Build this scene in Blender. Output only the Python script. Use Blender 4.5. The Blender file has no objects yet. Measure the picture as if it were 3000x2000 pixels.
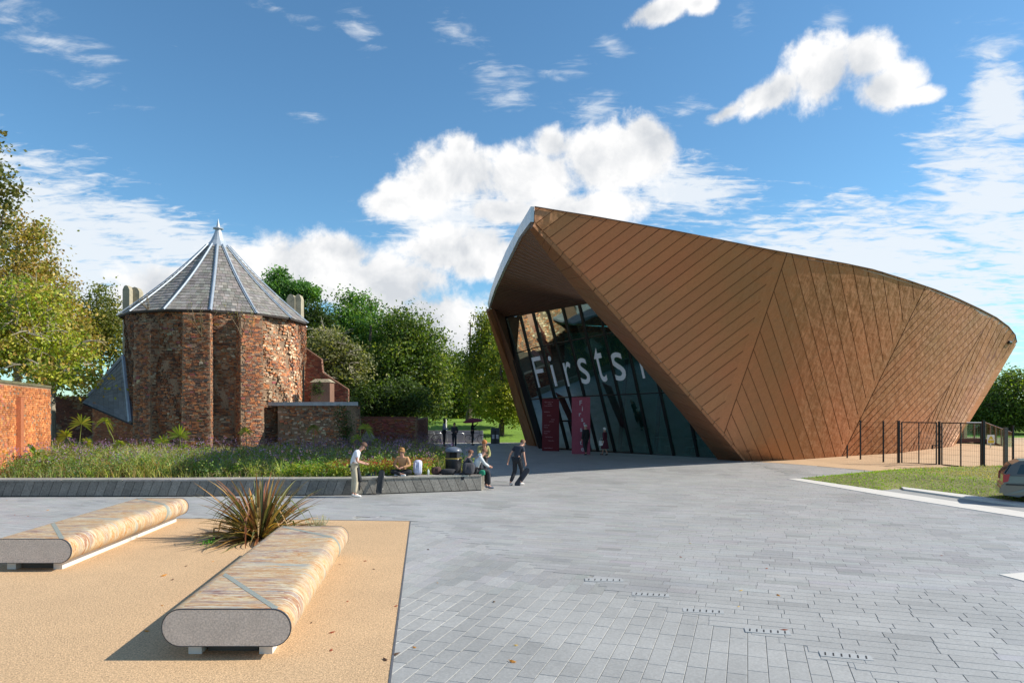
import bpy, math, random
import numpy as np
from mathutils import Vector, Matrix
rnd = random.Random(7)
rng = np.random.default_rng(7)
R = math.radians
S = bpy.context.scene
COL = S.collection

# ------------------------------------------------------------------ camera, sky, sun, exposure
CAMH = 2.8; F = 2000.0; HX = 1500.0; HY = 1195.0
cam = bpy.data.cameras.new('camera'); cam.sensor_width = 36; cam.lens = 24
cam.shift_y = 195.0/3000.0; cam.clip_start = 0.1; cam.clip_end = 3000
camo = bpy.data.objects.new('camera', cam); COL.objects.link(camo)
camo.location = (0, 0, CAMH); camo.rotation_euler = (R(90), 0, 0)
S.camera = camo
SUN_EL = 36.0; SUN_A = 3.0          # sun from the right, a touch beyond
sd = Vector((math.cos(R(SUN_EL))*math.cos(R(SUN_A)), math.cos(R(SUN_EL))*math.sin(R(SUN_A)), math.sin(R(SUN_EL))))
sl = bpy.data.lights.new('sun', 'SUN'); sl.energy = 5.0; sl.angle = R(0.55); sl.color = (1.0, 0.93, 0.82)
so = bpy.data.objects.new('sun', sl); COL.objects.link(so)
so.rotation_euler = (-sd).to_track_quat('-Z', 'Y').to_euler(); so.location = (60, 0, 50)
S.view_settings.view_transform = 'Standard'; S.view_settings.look = 'None'
S.view_settings.exposure = 0.42; S.view_settings.gamma = 1.0; S.view_settings.use_curve_mapping = False

W = bpy.data.worlds.new('World'); S.world = W; W.use_nodes = True
def build_world():
    nt = W.node_tree; N = nt.nodes; L = nt.links; N.clear()
    out = N.new('ShaderNodeOutputWorld'); bg = N.new('ShaderNodeBackground'); bg.inputs[1].default_value = 0.082
    sky = N.new('ShaderNodeTexSky'); sky.sky_type = 'NISHITA'; sky.sun_disc = False
    sky.sun_elevation = R(SUN_EL); sky.sun_rotation = R(90-SUN_A); sky.altitude = 100; sky.air_density = 1.0; sky.dust_density = 0.3; sky.ozone_density = 2.5
    def val(x):
        return x
    def m(op, a, b=None, c=None, clamp=False):
        n = N.new('ShaderNodeMath'); n.operation = op; n.use_clamp = clamp
        for i, v in enumerate((a, b, c)):
            if v is None: continue
            if isinstance(v, (int, float)): n.inputs[i].default_value = v
            else: L.new(v, n.inputs[i])
        return n.outputs[0]
    tc = N.new('ShaderNodeTexCoord'); sep = N.new('ShaderNodeSeparateXYZ'); L.new(tc.outputs['Generated'], sep.inputs[0])
    x, y, z = sep.outputs
    az = m('ARCTAN2', x, y)                      # azimuth from +Y
    hor = m('SQRT', m('ADD', m('MULTIPLY', x, x), m('MULTIPLY', y, y)))
    el = m('ARCTAN2', z, hor)
    # flat cloud-deck coordinates for the high thin cloud
    zc = m('MAXIMUM', z, 0.03)
    dk = N.new('ShaderNodeCombineXYZ'); L.new(m('DIVIDE', x, m('ADD', zc, .12)), dk.inputs[0]); L.new(m('DIVIDE', y, m('ADD', zc, .12)), dk.inputs[1])
    ae = N.new('ShaderNodeCombineXYZ'); L.new(az, ae.inputs[0]); L.new(el, ae.inputs[1])
    def noise(vec, scale, detail, rough, dist=0.0, off=(0, 0, 0), sc=(1, 1, 1), rot=0):
        mp = N.new('ShaderNodeMapping'); mp.inputs['Location'].default_value = off; mp.inputs['Scale'].default_value = sc
        mp.inputs['Rotation'].default_value = (0, 0, rot); L.new(vec, mp.inputs[0])
        n = N.new('ShaderNodeTexNoise'); n.inputs['Scale'].default_value = scale; n.inputs['Detail'].default_value = detail
        n.inputs['Roughness'].default_value = rough; n.inputs['Distortion'].default_value = dist; L.new(mp.outputs[0], n.inputs[0]); return n.outputs[0]
    def blob(px, py, rx, ry, rot=0.0):
        """cumulus lobe: pixel-measured direction turned into azimuth / elevation"""
        u = (px-HX)/F; v = (HY-py)/F
        a0 = math.atan(u); e0 = math.atan(v/math.sqrt(1+u*u)); k = math.cos(a0)
        ra = rx/F*k*k; re = ry/F*k
        dx = m('SUBTRACT', az, a0); dy = m('SUBTRACT', el, e0)
        if rot:
            c, s = math.cos(rot), math.sin(rot)
            dx2 = m('ADD', m('MULTIPLY', dx, c), m('MULTIPLY', dy, s)); dy = m('SUBTRACT', m('MULTIPLY', dy, c), m('MULTIPLY', dx, s)); dx = dx2
        q = m('ADD', m('POWER', m('ABSOLUTE', m('DIVIDE', dx, ra)), 2.0), m('POWER', m('ABSOLUTE', m('DIVIDE', dy, re)), 2.0))
        return m('SUBTRACT', 1.0, m('SQRT', q))
    cu = [(1350,500,190,95,0),(1560,520,230,110,0),(1780,470,230,110,0),(1900,430,120,100,0),(1150,590,120,70,.25),(1480,620,140,50,0),(1700,610,260,60,0),(1250,560,140,90,.2),
          (1350,430,60,60,0),(1890,390,70,55,0),(1620,420,90,60,0),
          (2420,210,150,100,0),(2530,170,120,80,0),(2600,260,130,70,0),(2250,280,150,60,.25),(2130,330,110,35,.3),(2380,160,60,40,0),(2700,280,90,30,0),
          (1940,30,130,35,.15),(2050,10,60,30,0),
          (900,800,330,130,0),(1150,830,260,130,0),(720,770,160,80,.1),(1330,730,260,90,.1),(500,860,200,110,0),(1000,740,150,70,0),(1260,940,260,130,0),(1330,1000,120,90,0),(600,930,300,150,0),
          (1380,780,110,60,0),(1330,1010,60,70,0)]
    acc = None
    for b in cu:
        o = blob(*b); acc = o if acc is None else m('SMOOTH_MAX', acc, o, 0.12)
    n1 = noise(ae.outputs[0], 9, 10, .60, .3); n2 = noise(ae.outputs[0], 34, 6, .62, .2)
    edge = m('ADD', acc, m('ADD', m('MULTIPLY', m('SUBTRACT', n1, .5), 2.1), m('MULTIPLY', m('SUBTRACT', n2, .5), .75)))
    cm = N.new('ShaderNodeMapRange'); cm.interpolation_type = 'SMOOTHSTEP'; cm.inputs[1].default_value = 0.0; cm.inputs[2].default_value = 0.50
    L.new(edge, cm.inputs[0]); cmask = cm.outputs[0]
    # wider sky behind and beside the camera: same kind of scattered cumulus from noise only
    n3 = noise(ae.outputs[0], 3.0, 8, .6, .4, (4.1, 2.3, 0), (1, 1.9, 1))
    g = N.new('ShaderNodeMapRange'); g.interpolation_type = 'SMOOTHSTEP'; g.inputs[1].default_value = .56; g.inputs[2].default_value = .66; L.new(n3, g.inputs[0])
    far = N.new('ShaderNodeMapRange'); far.interpolation_type = 'SMOOTHSTEP'; far.inputs[1].default_value = .68; far.inputs[2].default_value = .85; L.new(m('ABSOLUTE', az), far.inputs[0])
    cmask = m('MAXIMUM', cmask, m('MULTIPLY', m('MULTIPLY', g.outputs[0], far.outputs[0]), .55))
    # thin streaky cloud: a band low on the left, a wide veil on the right, wisps above
    s1 = noise(dk.outputs[0], 2.6, 9, .62, .8, (0, 0, 0), (1, 3.0, 1), R(-14))
    s2 = noise(dk.outputs[0], 11, 7, .62, .6, (3, 1, 0), (1, 1.6, 1), R(25))
    veil = [(1330,640,300,90,0),(150,680,620,240,-.30),(-100,560,350,240,-.2),(60,900,420,180,0),(480,820,330,120,-.1),(480,700,460,120,-.33),(200,800,420,160,-.1),(2480,760,640,190,-.12),(2900,600,260,300,.5),(2930,300,110,160,.4),(2000,560,260,90,-.2),(2750,900,420,220,0),(3100,700,400,400,0),
            (300,900,600,110,0),(-200,800,600,200,0)]
    wis = [(1340,95,150,60,-.5),(1450,200,130,50,-.3),(1480,300,110,60,-.2),(1690,190,120,35,.2),(1790,140,80,45,-.4),(150,130,380,90,-.35),(800,20,170,35,-.2),(1050,90,90,60,-.6),(2180,30,70,60,-.7),(2000,330,200,45,.1),(1720,320,150,50,0),(2440,60,70,50,0),(900,340,60,20,0),(2900,120,160,110,-.3)]
    wa = None
    for b in wis:
        o = blob(*b); wa = o if wa is None else m('MAXIMUM', wa, o)
    we = m('ADD', m('MULTIPLY', wa, .9), m('ADD', m('MULTIPLY', m('SUBTRACT', s1, .5), 3.2), m('MULTIPLY', m('SUBTRACT', s2, .5), 2.6)))
    wm = N.new('ShaderNodeMapRange'); wm.interpolation_type = 'SMOOTHSTEP'; wm.inputs[1].default_value = 0.25; wm.inputs[2].default_value = 1.7; wm.inputs[4].default_value = .75; L.new(we, wm.inputs[0]); wm = m('MULTIPLY', wm.outputs[0], m('ADD', m('MULTIPLY', wa, 3), .3, clamp=True))
    va = None
    for b in veil:
        o = blob(*b); va = o if va is None else m('MAXIMUM', va, o)
    va = m('MAXIMUM', va, m('MULTIPLY', m('SUBTRACT', far.outputs[0], .75), .5))
    ve = m('ADD', m('MULTIPLY', va, 1.5), m('ADD', m('MULTIPLY', m('SUBTRACT', s1, .53), 2.8), m('MULTIPLY', m('SUBTRACT', s2, .5), 2.4)))
    vm = N.new('ShaderNodeMapRange'); vm.interpolation_type = 'SMOOTHSTEP'; vm.inputs[1].default_value = 0.0; vm.inputs[2].default_value = 1.0; vm.inputs[4].default_value = .88
    L.new(ve, vm.inputs[0])
    # colours: cloud bodies brighter on top and toward the sun, grey below
    sh = noise(ae.outputs[0], 7, 7, .55, .3, (0.012, -0.035, 0)); 
    shade = m('ADD', m('MULTIPLY', m('SUBTRACT', n1, sh), 3.6), m('ADD', m('MULTIPLY', acc, -.75), 1.0), clamp=True)
    cr = N.new('ShaderNodeMix'); cr.data_type = 'RGBA'; cr.inputs[6].default_value = (6.2, 6.5, 6.9, 1); cr.inputs[7].default_value = (9.6, 9.55, 9.5, 1); L.new(shade, cr.inputs[0])
    skyc = N.new('ShaderNodeMix'); skyc.data_type = 'RGBA'; skyc.blend_type = 'MULTIPLY'; skyc.inputs[0].default_value = 1; L.new(sky.outputs[0], skyc.inputs[6]); skyc.inputs[7].default_value = (0.95, 1.38, 1.50, 1)
    m1 = N.new('ShaderNodeMix'); m1.data_type = 'RGBA'; L.new(m('MAXIMUM', vm.outputs[0], wm), m1.inputs[0]); L.new(skyc.outputs[2], m1.inputs[6]); m1.inputs[7].default_value = (8.2, 8.6, 9.0, 1)
    m2 = N.new('ShaderNodeMix'); m2.data_type = 'RGBA'; L.new(cmask, m2.inputs[0]); L.new(m1.outputs[2], m2.inputs[6]); L.new(cr.outputs[2], m2.inputs[7])
    L.new(m2.outputs[2], bg.inputs[0]); L.new(bg.outputs[0], out.inputs[0])
build_world()

# ------------------------------------------------------------------ helpers
def at(px, py, d): return Vector(((px-HX)/F*d, d, CAMH+(HY-py)/F*d))
def gd(py, z=0.0): return (CAMH-z)*F/(py-HY)
def g2(px, py, z=0.0):
    d = gd(py, z); return ((px-HX)/F*d, d)
def tagp(o, label=None, cat=None, group=None, kind=None):
    if label: o['label'] = label
    if cat: o['category'] = cat
    if group: o['group'] = group
    if kind: o['kind'] = kind
    return o
def empty(name, loc=(0, 0, 0), rz=0.0, label=None, cat=None, group=None):
    o = bpy.data.objects.new(name, None); COL.objects.link(o); o.location = loc; o.rotation_euler = (0, 0, rz)
    o.empty_display_size = .3
    return tagp(o, label, cat, group)
def link(name, me, parent=None, loc=None):
    o = bpy.data.objects.new(name, me); COL.objects.link(o)
    if parent: o.parent = parent
    if loc is not None: o.location = loc
    return o
def copy_tree(o, parent=None):
    c = o.copy(); COL.objects.link(c); c.parent = parent
    for ch in list(o.children): copy_tree(ch, c)
    return c
def mesh_np(name, V, Fc, col=None, mat=None, smooth=False):
    """V (n,3), Fc (m,4) or (m,3) int array, col per face (m,3)"""
    V = np.asarray(V, dtype=np.float32); Fc = np.asarray(Fc, dtype=np.int32)
    me = bpy.data.meshes.new(name); k = Fc.shape[1]; m_ = len(Fc)
    me.vertices.add(len(V)); me.vertices.foreach_set('co', V.ravel())
    me.loops.add(m_*k); me.loops.foreach_set('vertex_index', Fc.ravel())
    me.polygons.add(m_); me.polygons.foreach_set('loop_start', np.arange(0, m_*k, k, dtype=np.int32)); me.polygons.foreach_set('loop_total', np.full(m_, k, dtype=np.int32))
    me.polygons.foreach_set('use_smooth', np.full(m_, bool(smooth)))
    me.update(calc_edges=True)
    if col is not None:
        a = me.color_attributes.new('col', 'FLOAT_COLOR', 'CORNER')
        c = np.ones((m_, k, 4), dtype=np.float32); c[:, :, :3] = np.asarray(col, dtype=np.float32)[:, None, :]
        a.data.foreach_set('color', c.ravel())
    if mat: me.materials.append(mat)
    return me
class MB:
    """general mesh collector; every face may carry its own colour"""
    def __init__(s): s.v = []; s.f = []; s.c = []
    def add(s, vs, fs, col=(1, 1, 1)):
        n = len(s.v); s.v += [tuple(v) for v in vs]; s.f += [tuple(n+i for i in f) for f in fs]; s.c += [col]*len(fs); return s
    def box(s, c, h, rz=0.0, col=(1, 1, 1), M=None, taper=1.0):
        vs = []
        for dz in (-1, 1):
            t = taper if dz > 0 else 1
            for dx, dy in ((-1, -1), (1, -1), (1, 1), (-1, 1)):
                p = Vector((dx*h[0]*t, dy*h[1]*t, dz*h[2]))
                if M: p = M @ p
                if rz: p = Matrix.Rotation(rz, 3, 'Z') @ p
                vs.append(p+Vector(c))
        return s.add(vs, [(3, 2, 1, 0), (4, 5, 6, 7), (0, 1, 5, 4), (1, 2, 6, 5), (2, 3, 7, 6), (3, 0, 4, 7)], col)
    def prism(s, poly, z0, z1, col=(1, 1, 1)):
        n = len(poly); z0l = z0 if isinstance(z0, (list, tuple)) else [z0]*n; z1l = z1 if isinstance(z1, (list, tuple)) else [z1]*n
        a = sum(poly[i][0]*poly[(i+1) % n][1]-poly[(i+1) % n][0]*poly[i][1] for i in range(n))
        if a < 0: poly = poly[::-1]; z0l = z0l[::-1]; z1l = z1l[::-1]
        vs = [(p[0], p[1], z) for p, z in zip(poly, z0l)]+[(p[0], p[1], z) for p, z in zip(poly, z1l)]
        fs = [tuple(range(n-1, -1, -1)), tuple(range(n, 2*n))]+[(i, (i+1) % n, n+(i+1) % n, n+i) for i in range(n)]
        return s.add(vs, fs, col)
    def hull(s, lo, hi, col=(1, 1, 1)):
        n = len(lo); return s.add(list(lo)+list(hi), [tuple(range(n-1, -1, -1)), tuple(range(n, 2*n))]+[(i, (i+1) % n, n+(i+1) % n, n+i) for i in range(n)], col)
    def tube(s, pts, r, seg=8, col=(1, 1, 1), cap=True):
        pts = [Vector(p) for p in pts]; rs = r if isinstance(r, (list, tuple)) else [r]*len(pts); rings = []
        for i, p in enumerate(pts):
            t = (pts[min(i+1, len(pts)-1)]-pts[max(i-1, 0)]).normalized(); a = Vector((0, 0, 1)) if abs(t.z) < .9 else Vector((1, 0, 0))
            x = t.cross(a).normalized(); y = t.cross(x)
            rings.append([p+(x*math.cos(2*math.pi*k/seg)+y*math.sin(2*math.pi*k/seg))*rs[i] for k in range(seg)])
        vs = [v for r_ in rings for v in r_]; fs = []
        for i in range(len(pts)-1):
            for k in range(seg):
                a, b = i*seg+k, i*seg+(k+1) % seg; fs.append((a, b, b+seg, a+seg))
        if cap: fs += [tuple(range(seg-1, -1, -1)), tuple(range(len(vs)-seg, len(vs)))]
        return s.add(vs, fs, col)
    def lathe(s, c, prof, seg=16, col=(1, 1, 1), sx=1, sy=1, M=None):
        vs = []; fs = []
        for r, z in prof:
            for k in range(seg):
                p = Vector((r*sx*math.cos(2*math.pi*k/seg), r*sy*math.sin(2*math.pi*k/seg), z))
                if M: p = M @ p
                vs.append(p+Vector(c))
        for i in range(len(prof)-1):
            for k in range(seg):
                a, b = i*seg+k, i*seg+(k+1) % seg; fs.append((a, b, b+seg, a+seg))
        fs += [tuple(range(seg-1, -1, -1)), tuple(range(len(vs)-seg, len(vs)))]
        return s.add(vs, fs, col)
    def ball(s, c, r, seg=10, rings=6, col=(1, 1, 1), M=None):
        r = r if isinstance(r, (tuple, list)) else (r, r, r)
        prof = [(math.sin(math.pi*i/rings), -math.cos(math.pi*i/rings)) for i in range(rings+1)]
        prof[0] = (.02, -1); prof[-1] = (.02, 1); vs = []; fs = []
        for q, z in prof:
            for k in range(seg):
                p = Vector((r[0]*q*math.cos(2*math.pi*k/seg), r[1]*q*math.sin(2*math.pi*k/seg), r[2]*z))
                if M: p = M @ p
                vs.append(p+Vector(c))
        for i in range(rings):
            for k in range(seg):
                a, b = i*seg+k, i*seg+(k+1) % seg; fs.append((a, b, b+seg, a+seg))
        return s.add(vs, fs, col)
    def mesh(s, name, mat, smooth=False):
        me = bpy.data.meshes.new(name); me.from_pydata(s.v, [], s.f)
        a = me.color_attributes.new('col', 'FLOAT_COLOR', 'CORNER'); arr = []
        for f, c in zip(s.f, s.c): arr += [c[0], c[1], c[2], 1.0]*len(f)
        a.data.foreach_set('color', arr)
        if smooth: me.polygons.foreach_set('use_smooth', [True]*len(me.polygons))
        if mat: me.materials.append(mat)
        me.update(); return me
    def build(s, name, mat, parent=None, smooth=False, loc=None): return link(name, s.mesh(name, mat, smooth), parent, loc)

MATS = {}
def mat(name, col=(.5, .5, .5), rough=.7, metal=0.0, attr=False, var=.15, vs=3.0, bump=0.0, bs=40.0, spec=.5, stretch=(1, 1, 1), detail=6, rand=0.0, fine=0.0, fs=60.0, coat=0.0, world=True):
    """procedural material: colour (or the pieces' own colour) times large and fine noise, with noise relief"""
    if name in MATS: return MATS[name]
    M_ = bpy.data.materials.new(name); M_.use_nodes = True; nt = M_.node_tree; N = nt.nodes; L = nt.links
    b = N['Principled BSDF']; b.inputs['Roughness'].default_value = rough; b.inputs['Metallic'].default_value = metal
    b.inputs['Specular IOR Level'].default_value = spec
    if coat: b.inputs['Coat Weight'].default_value = coat; b.inputs['Coat Roughness'].default_value = .08
    tc = N.new('ShaderNodeTexCoord'); mp = N.new('ShaderNodeMapping'); mp.inputs['Scale'].default_value = stretch; L.new((N.new('ShaderNodeNewGeometry').outputs['Position'] if world else tc.outputs['Object']), mp.inputs[0])
    if attr:
        a = N.new('ShaderNodeAttribute'); a.attribute_name = 'col'; base = a.outputs['Color']
    else:
        a = N.new('ShaderNodeRGB'); a.outputs[0].default_value = (*col, 1); base = a.outputs[0]
    def mul(c, fac_socket, lo, hi):
        mr = N.new('ShaderNodeMapRange'); L.new(fac_socket, mr.inputs[0]); mr.inputs[1].default_value = .25; mr.inputs[2].default_value = .75; mr.inputs[3].default_value = lo; mr.inputs[4].default_value = hi
        mx = N.new('ShaderNodeVectorMath'); mx.operation = 'SCALE'; L.new(c, mx.inputs[0]); L.new(mr.outputs[0], mx.inputs['Scale']); return mx.outputs[0]
    if var:
        n = N.new('ShaderNodeTexNoise'); n.inputs['Scale'].default_value = vs; n.inputs['Detail'].default_value = detail; n.inputs['Roughness'].default_value = .6; L.new(mp.outputs[0], n.inputs[0]); base = mul(base, n.outputs[0], 1-var, 1+var)
    if fine:
        n = N.new('ShaderNodeTexNoise'); n.inputs['Scale'].default_value = fs; n.inputs['Detail'].default_value = 3; L.new(mp.outputs[0], n.inputs[0]); base = mul(base, n.outputs[0], 1-fine, 1+fine)
    if rand:
        oi = N.new('ShaderNodeObjectInfo'); mr = N.new('ShaderNodeMapRange'); L.new(oi.outputs['Random'], mr.inputs[0]); mr.inputs[3].default_value = 1-rand; mr.inputs[4].default_value = 1+rand
        mx = N.new('ShaderNodeVectorMath'); mx.operation = 'SCALE'; L.new(base, mx.inputs[0]); L.new(mr.outputs[0], mx.inputs['Scale']); base = mx.outputs[0]
    L.new(base, b.inputs['Base Color'])
    if bump:
        n = N.new('ShaderNodeTexNoise'); n.inputs['Scale'].default_value = bs; n.inputs['Detail'].default_value = 5; n.inputs['Roughness'].default_value = .65; L.new(mp.outputs[0], n.inputs[0])
        bp = N.new('ShaderNodeBump'); bp.inputs['Strength'].default_value = bump; bp.inputs['Distance'].default_value = .02; L.new(n.outputs[0], bp.inputs['Height']); L.new(bp.outputs[0], b.inputs['Normal'])
    MATS[name] = M_; return M_
def leafmat(name, rough=.55, trans=.35):
    if name in MATS: return MATS[name]
    M_ = bpy.data.materials.new(name); M_.use_nodes = True; nt = M_.node_tree; N = nt.nodes; L = nt.links; b = N['Principled BSDF']
    a = N.new('ShaderNodeAttribute'); a.attribute_name = 'col'; b.inputs['Roughness'].default_value = rough; b.inputs['Specular IOR Level'].default_value = .3
    L.new(a.outputs['Color'], b.inputs['Base Color']); t = N.new('ShaderNodeBsdfTranslucent'); hs = N.new('ShaderNodeVectorMath'); hs.operation = 'MULTIPLY'
    L.new(a.outputs['Color'], hs.inputs[0]); hs.inputs[1].default_value = (1.7, 1.8, .6); L.new(hs.outputs[0], t.inputs[0])
    mx = N.new('ShaderNodeMixShader'); mx.inputs[0].default_value = trans; L.new(b.outputs[0], mx.inputs[1]); L.new(t.outputs[0], mx.inputs[2])
    L.new(mx.outputs[0], N['Material Output'].inputs[0]); MATS[name] = M_; return M_
def jit(c, a=.15, r=rnd):
    k = 1+r.uniform(-a, a); return tuple(max(0, x*k*(1+r.uniform(-a*.3, a*.3))) for x in c)
BOXF = np.array([(3, 2, 1, 0), (4, 5, 6, 7), (0, 1, 5, 4), (1, 2, 6, 5), (2, 3, 7, 6), (3, 0, 4, 7)])
def boxes_np(C, EX, EY, EZ, col, faces=(1, 2, 3, 4, 5)):
    """many boxes: centre C and half axes (n,3); returns V,F,colours"""
    C = np.asarray(C, float); n = len(C); sg = [(-1, -1, -1), (1, -1, -1), (1, 1, -1), (-1, 1, -1), (-1, -1, 1), (1, -1, 1), (1, 1, 1), (-1, 1, 1)]
    V = np.stack([C+a*EX+b*EY+c*EZ for a, b, c in sg], 1).reshape(-1, 3)
    Fb = BOXF[list(faces)]; Fc = (np.arange(n)[:, None, None]*8+Fb[None]).reshape(-1, 4)
    return V, Fc, np.repeat(np.asarray(col, float), len(faces), 0)
def blades_np(B, D, H, Wd, lean, col, seg=3, tip=.15):
    """curved tapering blades: base (n,3), lean direction angle (n), height, width, lean 0..1"""
    n = len(B); V = []; ca, sa = np.cos(D), np.sin(D)
    for i in range(seg+1):
        t = i/seg; out = H*lean*t**1.8; up = H*(t-0.55*lean*t**2.2); w = Wd*(1-(1-tip)*t**1.5)*.5
        cx = B[:, 0]+ca*out; cy = B[:, 1]+sa*out; cz = B[:, 2]+up
        V.append(np.stack([cx-sa*w, cy+ca*w, cz], 1)); V.append(np.stack([cx+sa*w, cy-ca*w, cz], 1))
    V = np.stack(V, 1).reshape(-1, 3); k = 2*(seg+1)
    Fb = np.array([(2*i, 2*i+1, 2*i+3, 2*i+2) for i in range(seg)]); Fc = (np.arange(n)[:, None, None]*k+Fb[None]).reshape(-1, 4)
    return V, Fc, np.repeat(col, seg, 0)
def merge_np(parts):
    V = []; Fc = []; C = []; o = 0
    for v, f, c in parts: V.append(v); Fc.append(f+o); C.append(c); o += len(v)
    return np.concatenate(V), np.concatenate(Fc), np.concatenate(C)
def pick(pal, n, jitter=.2):
    pal = np.array(pal); c = pal[rng.integers(0, len(pal), n)]; return np.clip(c*(1+rng.uniform(-jitter, jitter, (n, 1))), 0, 1)
def leaves_np(P, size, col, flat=.3):
    """one bent quad per leaf, random orientation"""
    n = len(P); a = rng.normal(size=(n, 3)); a /= np.linalg.norm(a, axis=1)[:, None]; b = rng.normal(size=(n, 3)); b[:, 2] *= flat+.4
    b -= (a*b).sum(1)[:, None]*a; b /= np.linalg.norm(b, axis=1)[:, None]; s = (size*rng.uniform(.6, 1.3, n))[:, None]
    V = np.stack([P-a*s*.5, P+b*s*.33, P+a*s*.5, P-b*s*.33], 1).reshape(-1, 3)
    return V, np.arange(4*n).reshape(-1, 4), col
def poly_clip(poly, a, b, c):
    """keep a*x+b*y<=c"""
    out = []
    for i in range(len(poly)):
        p, q = poly[i], poly[(i+1) % len(poly)]; fp = a*p[0]+b*p[1]-c; fq = a*q[0]+b*q[1]-c
        if fp <= 0: out.append(p)
        if (fp < 0 < fq) or (fq < 0 < fp):
            t = fp/(fp-fq); out.append((p[0]+t*(q[0]-p[0]), p[1]+t*(q[1]-p[1])))
    return out
def poly_area(p): return .5*sum(p[i][0]*p[(i+1) % len(p)][1]-p[(i+1) % len(p)][0]*p[i][1] for i in range(len(p)))
def inside(x, y, poly):
    c = False; j = len(poly)-1
    for i in range(len(poly)):
        if (poly[i][1] > y) != (poly[j][1] > y) and x < (poly[j][0]-poly[i][0])*(y-poly[i][1])/(poly[j][1]-poly[i][1])+poly[i][0]: c = not c
        j = i
    return c
def inside_np(x, y, poly):
    c = np.zeros(len(x), bool); j = len(poly)-1
    for i in range(len(poly)):
        xi, yi = poly[i]; xj, yj = poly[j]
        if yi != yj: c ^= ((yi > y) != (yj > y)) & (x < (xj-xi)*(y-yi)/(yj-yi)+xi)
        j = i
    return c
# ------------------------------------------------------------------ ground, plaza, paving
m_paver = mat('paver_stone', attr=True, rough=.52, var=.13, vs=.7, fine=.16, fs=38, bump=.12, bs=90, spec=.4)
m_mortar = mat('mortar', (.27, .26, .235), rough=.95, var=.2, vs=6)
m_grass = mat('grass_ground', (.085, .13, .022), rough=.95, var=.35, vs=.8, fine=.3, fs=14, bump=.6, bs=25)
m_resin = mat('resin_gravel', (.54, .36, .20), rough=.85, var=.10, vs=.45, fine=.5, fs=48, bump=.6, bs=70)
m_white = mat('white_kerb_stone', (.60, .575, .53), rough=.75, var=.06, vs=2, fine=.06, fs=40)
m_soil = mat('soil', (.06, .045, .03), rough=1, var=.3, vs=2, bump=.8, bs=12)
m_dark = mat('dark_gap', (.02, .02, .022), rough=.9, var=.1)
def sheet(name, poly, z, m, kind='structure', parent=None, zs=None):
    b = MB(); n = len(poly); b.add([(p[0], p[1], (zs[i] if zs else z)) for i, p in enumerate(poly)], [tuple(range(n)) if poly_area(poly) > 0 else tuple(range(n-1, -1, -1))])
    o = b.build(name, m, parent)
    if kind and not parent: o['kind'] = kind
    return o
sheet('ground', [(-700, -300), (700, -300), (700, 900), (-700, 900)], -.06, m_grass)
plaza = sheet('plaza', [(-60, -6), (40, -6), (40, 20), (24, 35), (24, 38), (12, 46), (12, 54.9), (-60, 54.9)], 0.010, m_mortar)
A_ = np.array((.326, .945)); B_ = np.array((-.945, .326))
resin_poly = [(-.55, 1.5), (-2.5, 16.8), (-8.4, 17.2), (-9.3, 12.2), (-40, 11.6), (-40, -5), (-.1, -5)]
lawn_mask = [g2(2343, 1403), g2(2580, 1438), g2(2641, 1432), g2(3300, 1520), (40, 30), g2(2880, 1372), g2(2570, 1382)]
ctr_line = lambda x, y: (y-16.8)-(x+2.5)*(7.84-16.8)/(3.5+2.5)      # <0: near-left field
apron = [g2(2190, 1351), g2(2300, 1358), g2(2400, 1366), g2(2580, 1382), g2(2880, 1373), (26, 30), (60, 40), (60, 60), (12, 60)]
court_edge = [g2(2200, 1353), g2(2300, 1358), g2(2400, 1366), g2(2580, 1382), g2(2345, 1402)]
def noise2(x, y, s, seed=0):
    """cheap smooth value noise"""
    x = x*s+seed*17.3; y = y*s+seed*5.1; xi = np.floor(x).astype(int); yi = np.floor(y).astype(int); fx = x-xi; fy = y-yi
    fx = fx*fx*(3-2*fx); fy = fy*fy*(3-2*fy)
    h = lambda a, b: (np.sin(a*127.1+b*311.7+seed*74.7)*43758.5453) % 1.0
    return (h(xi, yi)*(1-fx)+h(xi+1, yi)*fx)*(1-fy)+(h(xi, yi+1)*(1-fx)+h(xi+1, yi+1)*fx)*fy
def pavers(u, v, w, lmin, lmax, test, gap, zt):
    P = []; H = []
    ext = 75
    for i in range(int(-ext/w), int(ext/w)):
        n_ = int(2*ext/lmin); ls = rng.uniform(lmin, lmax, n_); s = np.cumsum(ls)-ext-rng.uniform(0, lmax); c = s-ls/2
        x = c*u[0]+(i+.5)*w*v[0]; y = c*u[1]+(i+.5)*w*v[1]
        k = (y > 5.4) & (y < 54.6) & (np.abs(x) < y*.79+.6)
        x, y, l = x[k], y[k], ls[k]; k = test(x, y); P.append(np.stack([x[k], y[k]], 1)); H.append(l[k])
    P = np.concatenate(P); H = np.concatenate(H); n = len(P)
    C = np.column_stack([P, np.full(n, zt)+rng.uniform(-.0008, .0008, n)-.015])
    EX = np.outer(H/2-gap/2, (*u, 0)); EY = np.outer(np.full(n, w/2-gap/2), (*v, 0)); EZ = np.outer(np.full(n, .015), (0, 0, 1.))
    return C, EX, EY, EZ, H
notres = lambda x, y: ~(inside_np(x, y, resin_poly) & inside_np(x+.26, y, resin_poly) & inside_np(x, y+.3, resin_poly)) & ~inside_np(x, y, lawn_mask)
fa = pavers(A_, B_, .207, .34, .60, lambda x, y: notres(x, y) & (ctr_line(x, y) < .42) & (x > -4) & (y < 17.5), .0075, .016)
fb = pavers(B_, -A_, .207, .36, .72, lambda x, y: notres(x, y) & ~((ctr_line(x, y) < -.16) & (x > -4) & (y < 17.5)) & ~inside_np(x, y, court_edge) & ~inside_np(x, y, apron), .006, .0205)
cd = np.array((.62, -.785)); cn = np.array((.785, .62))
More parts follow.
